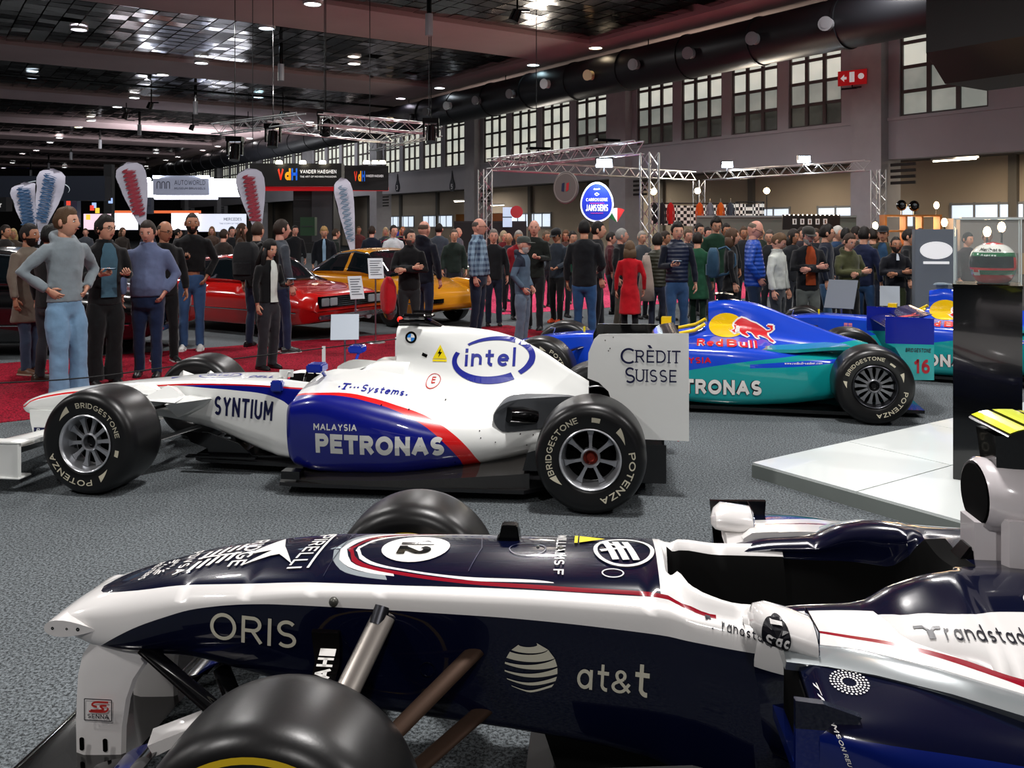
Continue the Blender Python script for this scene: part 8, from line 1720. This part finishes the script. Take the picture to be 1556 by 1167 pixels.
for k, (u, c_) in enumerate([(997, '#15181c'), (1006, '#1c2026'), (1019, '#a81c1c'), (1063, '#c8551a'), (1079, '#707880'), (1095, '#c8601c'), (1110, '#3c4650')]):
    q = at(u, 322, 28); t = thing('hanging_jacket', '%s jacket on the stall rail, %s from the left' % (['black', 'charcoal', 'red', 'orange', 'grey', 'second orange', 'slate'][k], ['first', 'second', 'third', 'fourth', 'fifth', 'sixth', 'seventh'][k]), 'jacket', q)
    m = MB(); m.loft([[(w_*math.cos(a), .07*math.sin(a), z) for a in [2*PI*j/12 for j in range(12)]] for z, w_ in [(-.38, .17), (0, .16), (.22, .18), (.3, .06)]]); 
    for s in (-1, 1): m.tube([(s*.15, 0, .22), (s*.22, 0, 0), (s*.21, -.02, -.28)], .045, 8)
    m.v = [(a*.5, b, c) for a, b, c in m.v]; m.build('garment', cloth(c_), t, 60); m = MB(); m.tube([(0, 0, .3), (0, 0, .42)], .01, 5); m.build('hook', steel, t)
t = thing('clothes_rail', 'thin rail above the hanging jackets', 'rail', at(985, 309, 28)); m = MB(); m.tube([(0, 0, 0), (2.9, 0, 0)], .02, 6); m.build('bar', dark_metal, t)
bulb = mat('bulb_warm', '#ffd9a0', emit=30)
for k, (u, v, Y) in enumerate([(993, 291, 27), (1060, 290, 29), (1165, 290, 28), (1330, 343, 19), (1423, 312, 20), (1435, 338, 17), (1522, 345, 14), (1500, 352, 14)]):
    q = at(u, v, Y); t = thing('bare_bulb_lamp', ['warm globe bulb left of the red jacket', 'warm globe bulb above the orange jacket', 'warm globe bulb above the sagging chequered flag', 'warm glowing bulb beside the truss tower foot', 'candle-like bulb on the wooden shelf', 'small warm bulb over the grey panel', 'candle bulb seen through the glass case', 'lower warm bulb seen through the glass case'][k], 'lamp', q)
    r_ = .10 if k < 3 else .055; m = MB(); m.ball((0, 0, 0), (r_, r_, r_*(1 if k < 3 else 1.5)), 12, 8); m.build('bulb', bulb, t, 80); m = MB(); m.tube([(0, 0, -r_), (0, 0, -min(q.z-.02, 1.3) if k < 3 else -.25)], .015, 6); m.build('stand', dark_metal, t)
area('shop_glow', at(1380, 320, 20), 1.5, 90, (1, .62, .3), (PI/2, 0, PI)); area('stall_glow', at(1080, 300, 27), 1.5, 90, (1, .85, .65), (PI/2, 0, PI))
t, w_, h_ = flat_sign('partition', 'low grey-green partition wall behind the standing visitors', 1058, 329, 1300, 384, 24, '#5f655c', .1, cat='partition'); m = MB(); m.box((0, -.06, h_), (w_, .06, .05)); m.build('cap_rail', mat('platform_grey', '#7d8480'), t)
t, w_, h_ = flat_sign('banner', 'black banner with white playing-card figures above the visitors', 1189, 326, 1276, 349, 22, '#0c0c0e', .05, cat='banner')
m = MB()
for k in range(5): m.box((-.42+k*.19, -.03, .2), (.1, .004, .14)); 
m.cur = 1
for k in range(5): m.box((-.42+k*.19, -.034, .2), (.03, .004, .09))
m.build('card_figures', [white, gloss_black], t)
m = MB(); [m.ball((-.66+k*.11, -.04, h_-.01), .018, 6, 4) for k in range(13)]; m.build('bulb_string', mat('tiny_bulbs', '#fff0d8', emit=4), t)['kind'] = 'stuff'
wood = mat('shelf_wood', '#a5652a', .6, var=.2)
q = at(1342, 384, 19.5); t = thing('display_shelf', 'open wooden display shelf lit warm beside the truss tower', 'shelf', (q.x, q.y, 0)); m = MB()
for x in (0, .45, .8, 1.2): m2 = MB(); m2.box((x, 0, .98), (.04, .3, 1.96)); m2.build('upright', wood, t)
for z in (1.3, 1.6, 1.94): m2 = MB(); m2.box((.6, 0, z), (1.24, .32, .04)); m2.build('shelf_board', wood, t)
for k, (u, v) in enumerate([(1370, 312), (1389, 313)]): q = at(u, v, 19.5); t = thing('chrome_lamp', '%s round black and chrome lamp on the wooden shelf' % ['left', 'right'][k], 'lamp', q); m = MB(); m.lathe([(.09, -.03), (.12, 0), (.09, .03), (.001, .02)], 'y', n=20); m.tube([(0, 0, -.1), (0, 0, -.22)], .012, 6); m.build('head', gloss_black, t, 50); m = MB(); m.lathe([(.001, -.02), (.06, -.03)], 'y', n=16); m.build('reflector', chrome, t)
t, w_, h_ = flat_sign('counter', 'pale counter at far right beyond the glass case', 1448, 332, 1600, 384, 19, '#a39a92', .6, cat='counter'); m = MB(); m.box((0, -.32, h_), (w_, .1, .05)); m.build('cap_rail', white, t)
# doorways and screens along the side bay
for k, (u, v0, v1, w_, c_, l) in enumerate([(757, 322, 400, 1.6, '#5b3014', 'brown wooden door below the grey disc sign'), (700, 318, 400, 1.2, '#8a5a2a', 'orange-brown lit doorway right of the drop marker'), (905, 320, 400, .1, '#555', '')][:2]):
    q = wall_pt(u, 350, 32.9); t = thing('bay_door', l, 'door', (q.x, q.y, 0), HA-PI/2); m = MB(); m.box((0, 0, 1.3), (w_, .1, 2.6)); m.build('leaf', mat('door_'+c_, c_, .5), t); m = MB(); m.box((-w_/2-.06, 0, 1.35), (.1, .14, 2.7)); m.box((w_/2+.06, 0, 1.35), (.1, .14, 2.7)); m.box((0, 0, 2.68), (w_+.2, .14, .1)); m.build('door_frame', beige, t)
t, w_, h_ = flat_sign('stand_wall', 'black stand wall behind the plaid shirt man', 690, 336, 800, 384, 28, '#121214', .2, cat='stand'); m = MB(); m.box((0, -.11, h_-.03), (w_, .01, .03)); m.build('trim_line', mat('joint_grey', '#2c2c30'), t)
t, w_, h_ = flat_sign('picture_board', 'bright blue and white picture board under the tube light', 764, 315, 778, 345, 27.6, '#b9cfe8', .05, .7, cat='board'); m = MB(); m.box((0, -.03, h_*.5), (w_, .004, .03)); m.build('bar', gloss_black, t)
# ================================================================ separate pieces that ended up in one mesh but stand apart
def split_apart(o):
    me = o.data; n = len(me.vertices); par = list(range(n))
    def f(a):
        while par[a] != a: par[a] = par[par[a]]; a = par[a]
        return a
    for p in me.polygons:
        vs = p.vertices; r0 = f(vs[0])
        for v in vs[1:]: par[f(v)] = r0
    comps = {}
    for p in me.polygons: comps.setdefault(f(p.vertices[0]), []).append(p.index)
    if not 1 < len(comps) < 60: return
    cl = []
    for fs in comps.values():
        co = [me.vertices[v].co for i in fs for v in me.polygons[i].vertices]
        cl.append([[min(c[k] for c in co)-.004 for k in range(3)], [max(c[k] for c in co)+.004 for k in range(3)], fs])
    ch = True
    while ch:
        ch = False
        for i in range(len(cl)):
            for j in range(i+1, len(cl)):
                a, b = cl[i], cl[j]
                if all(a[0][k] <= b[1][k] and b[0][k] <= a[1][k] for k in range(3)):
                    a[0] = [min(x, y) for x, y in zip(a[0], b[0])]; a[1] = [max(x, y) for x, y in zip(a[1], b[1])]; a[2] += b[2]; cl.pop(j); ch = True; break
            if ch: break
    if len(cl) < 2 or len(cl) > 24: return
    sm = me.polygons[0].use_smooth; at_ = me.attributes.get('sharp_edge') is not None
    for q, c in enumerate(cl):
        idx = {}; vs = []; fs = []; ms = []
        for i in c[2]:
            p = me.polygons[i]; t_ = []
            for v in p.vertices:
                if v not in idx: idx[v] = len(vs); vs.append(tuple(me.vertices[v].co))
                t_.append(idx[v])
            fs.append(t_); ms.append(p.material_index)
        m2 = bpy.data.meshes.new(me.name); m2.from_pydata(vs, [], fs)
        for mt in me.materials: m2.materials.append(mt)
        m2.polygons.foreach_set('material_index', ms); m2.polygons.foreach_set('use_smooth', [sm]*len(fs))
        if sm and at_: m2.set_sharp_from_angle(angle=math.radians(50))
        if q == 0: o.data = m2
        else: d = o.copy(); d.data = m2; COL.objects.link(d)
SKIP = ('letter', 'text', 'name', 'line', 'print', 'mark', 'hole', 'badge', 'number', 'logo', 'emblem', 'triangle', 'disc', 'bull', 'stripes', 'figures', 'address', 'glasses', 'body', 'hair', 'sticker', 'reflector', 'pictogram', 'rule', 'diamond', 'rosette', 'outline', 'segment', 'dots', 'slots', 'globe')
for o in [o for o in COL.objects if o.type == 'MESH' and o.parent and not o.modifiers and 'kind' not in o and not o.children and not any(s in o.name for s in SKIP)]:
    if o.data.users == 1 and len(o.data.polygons) < 4000: split_apart(o)
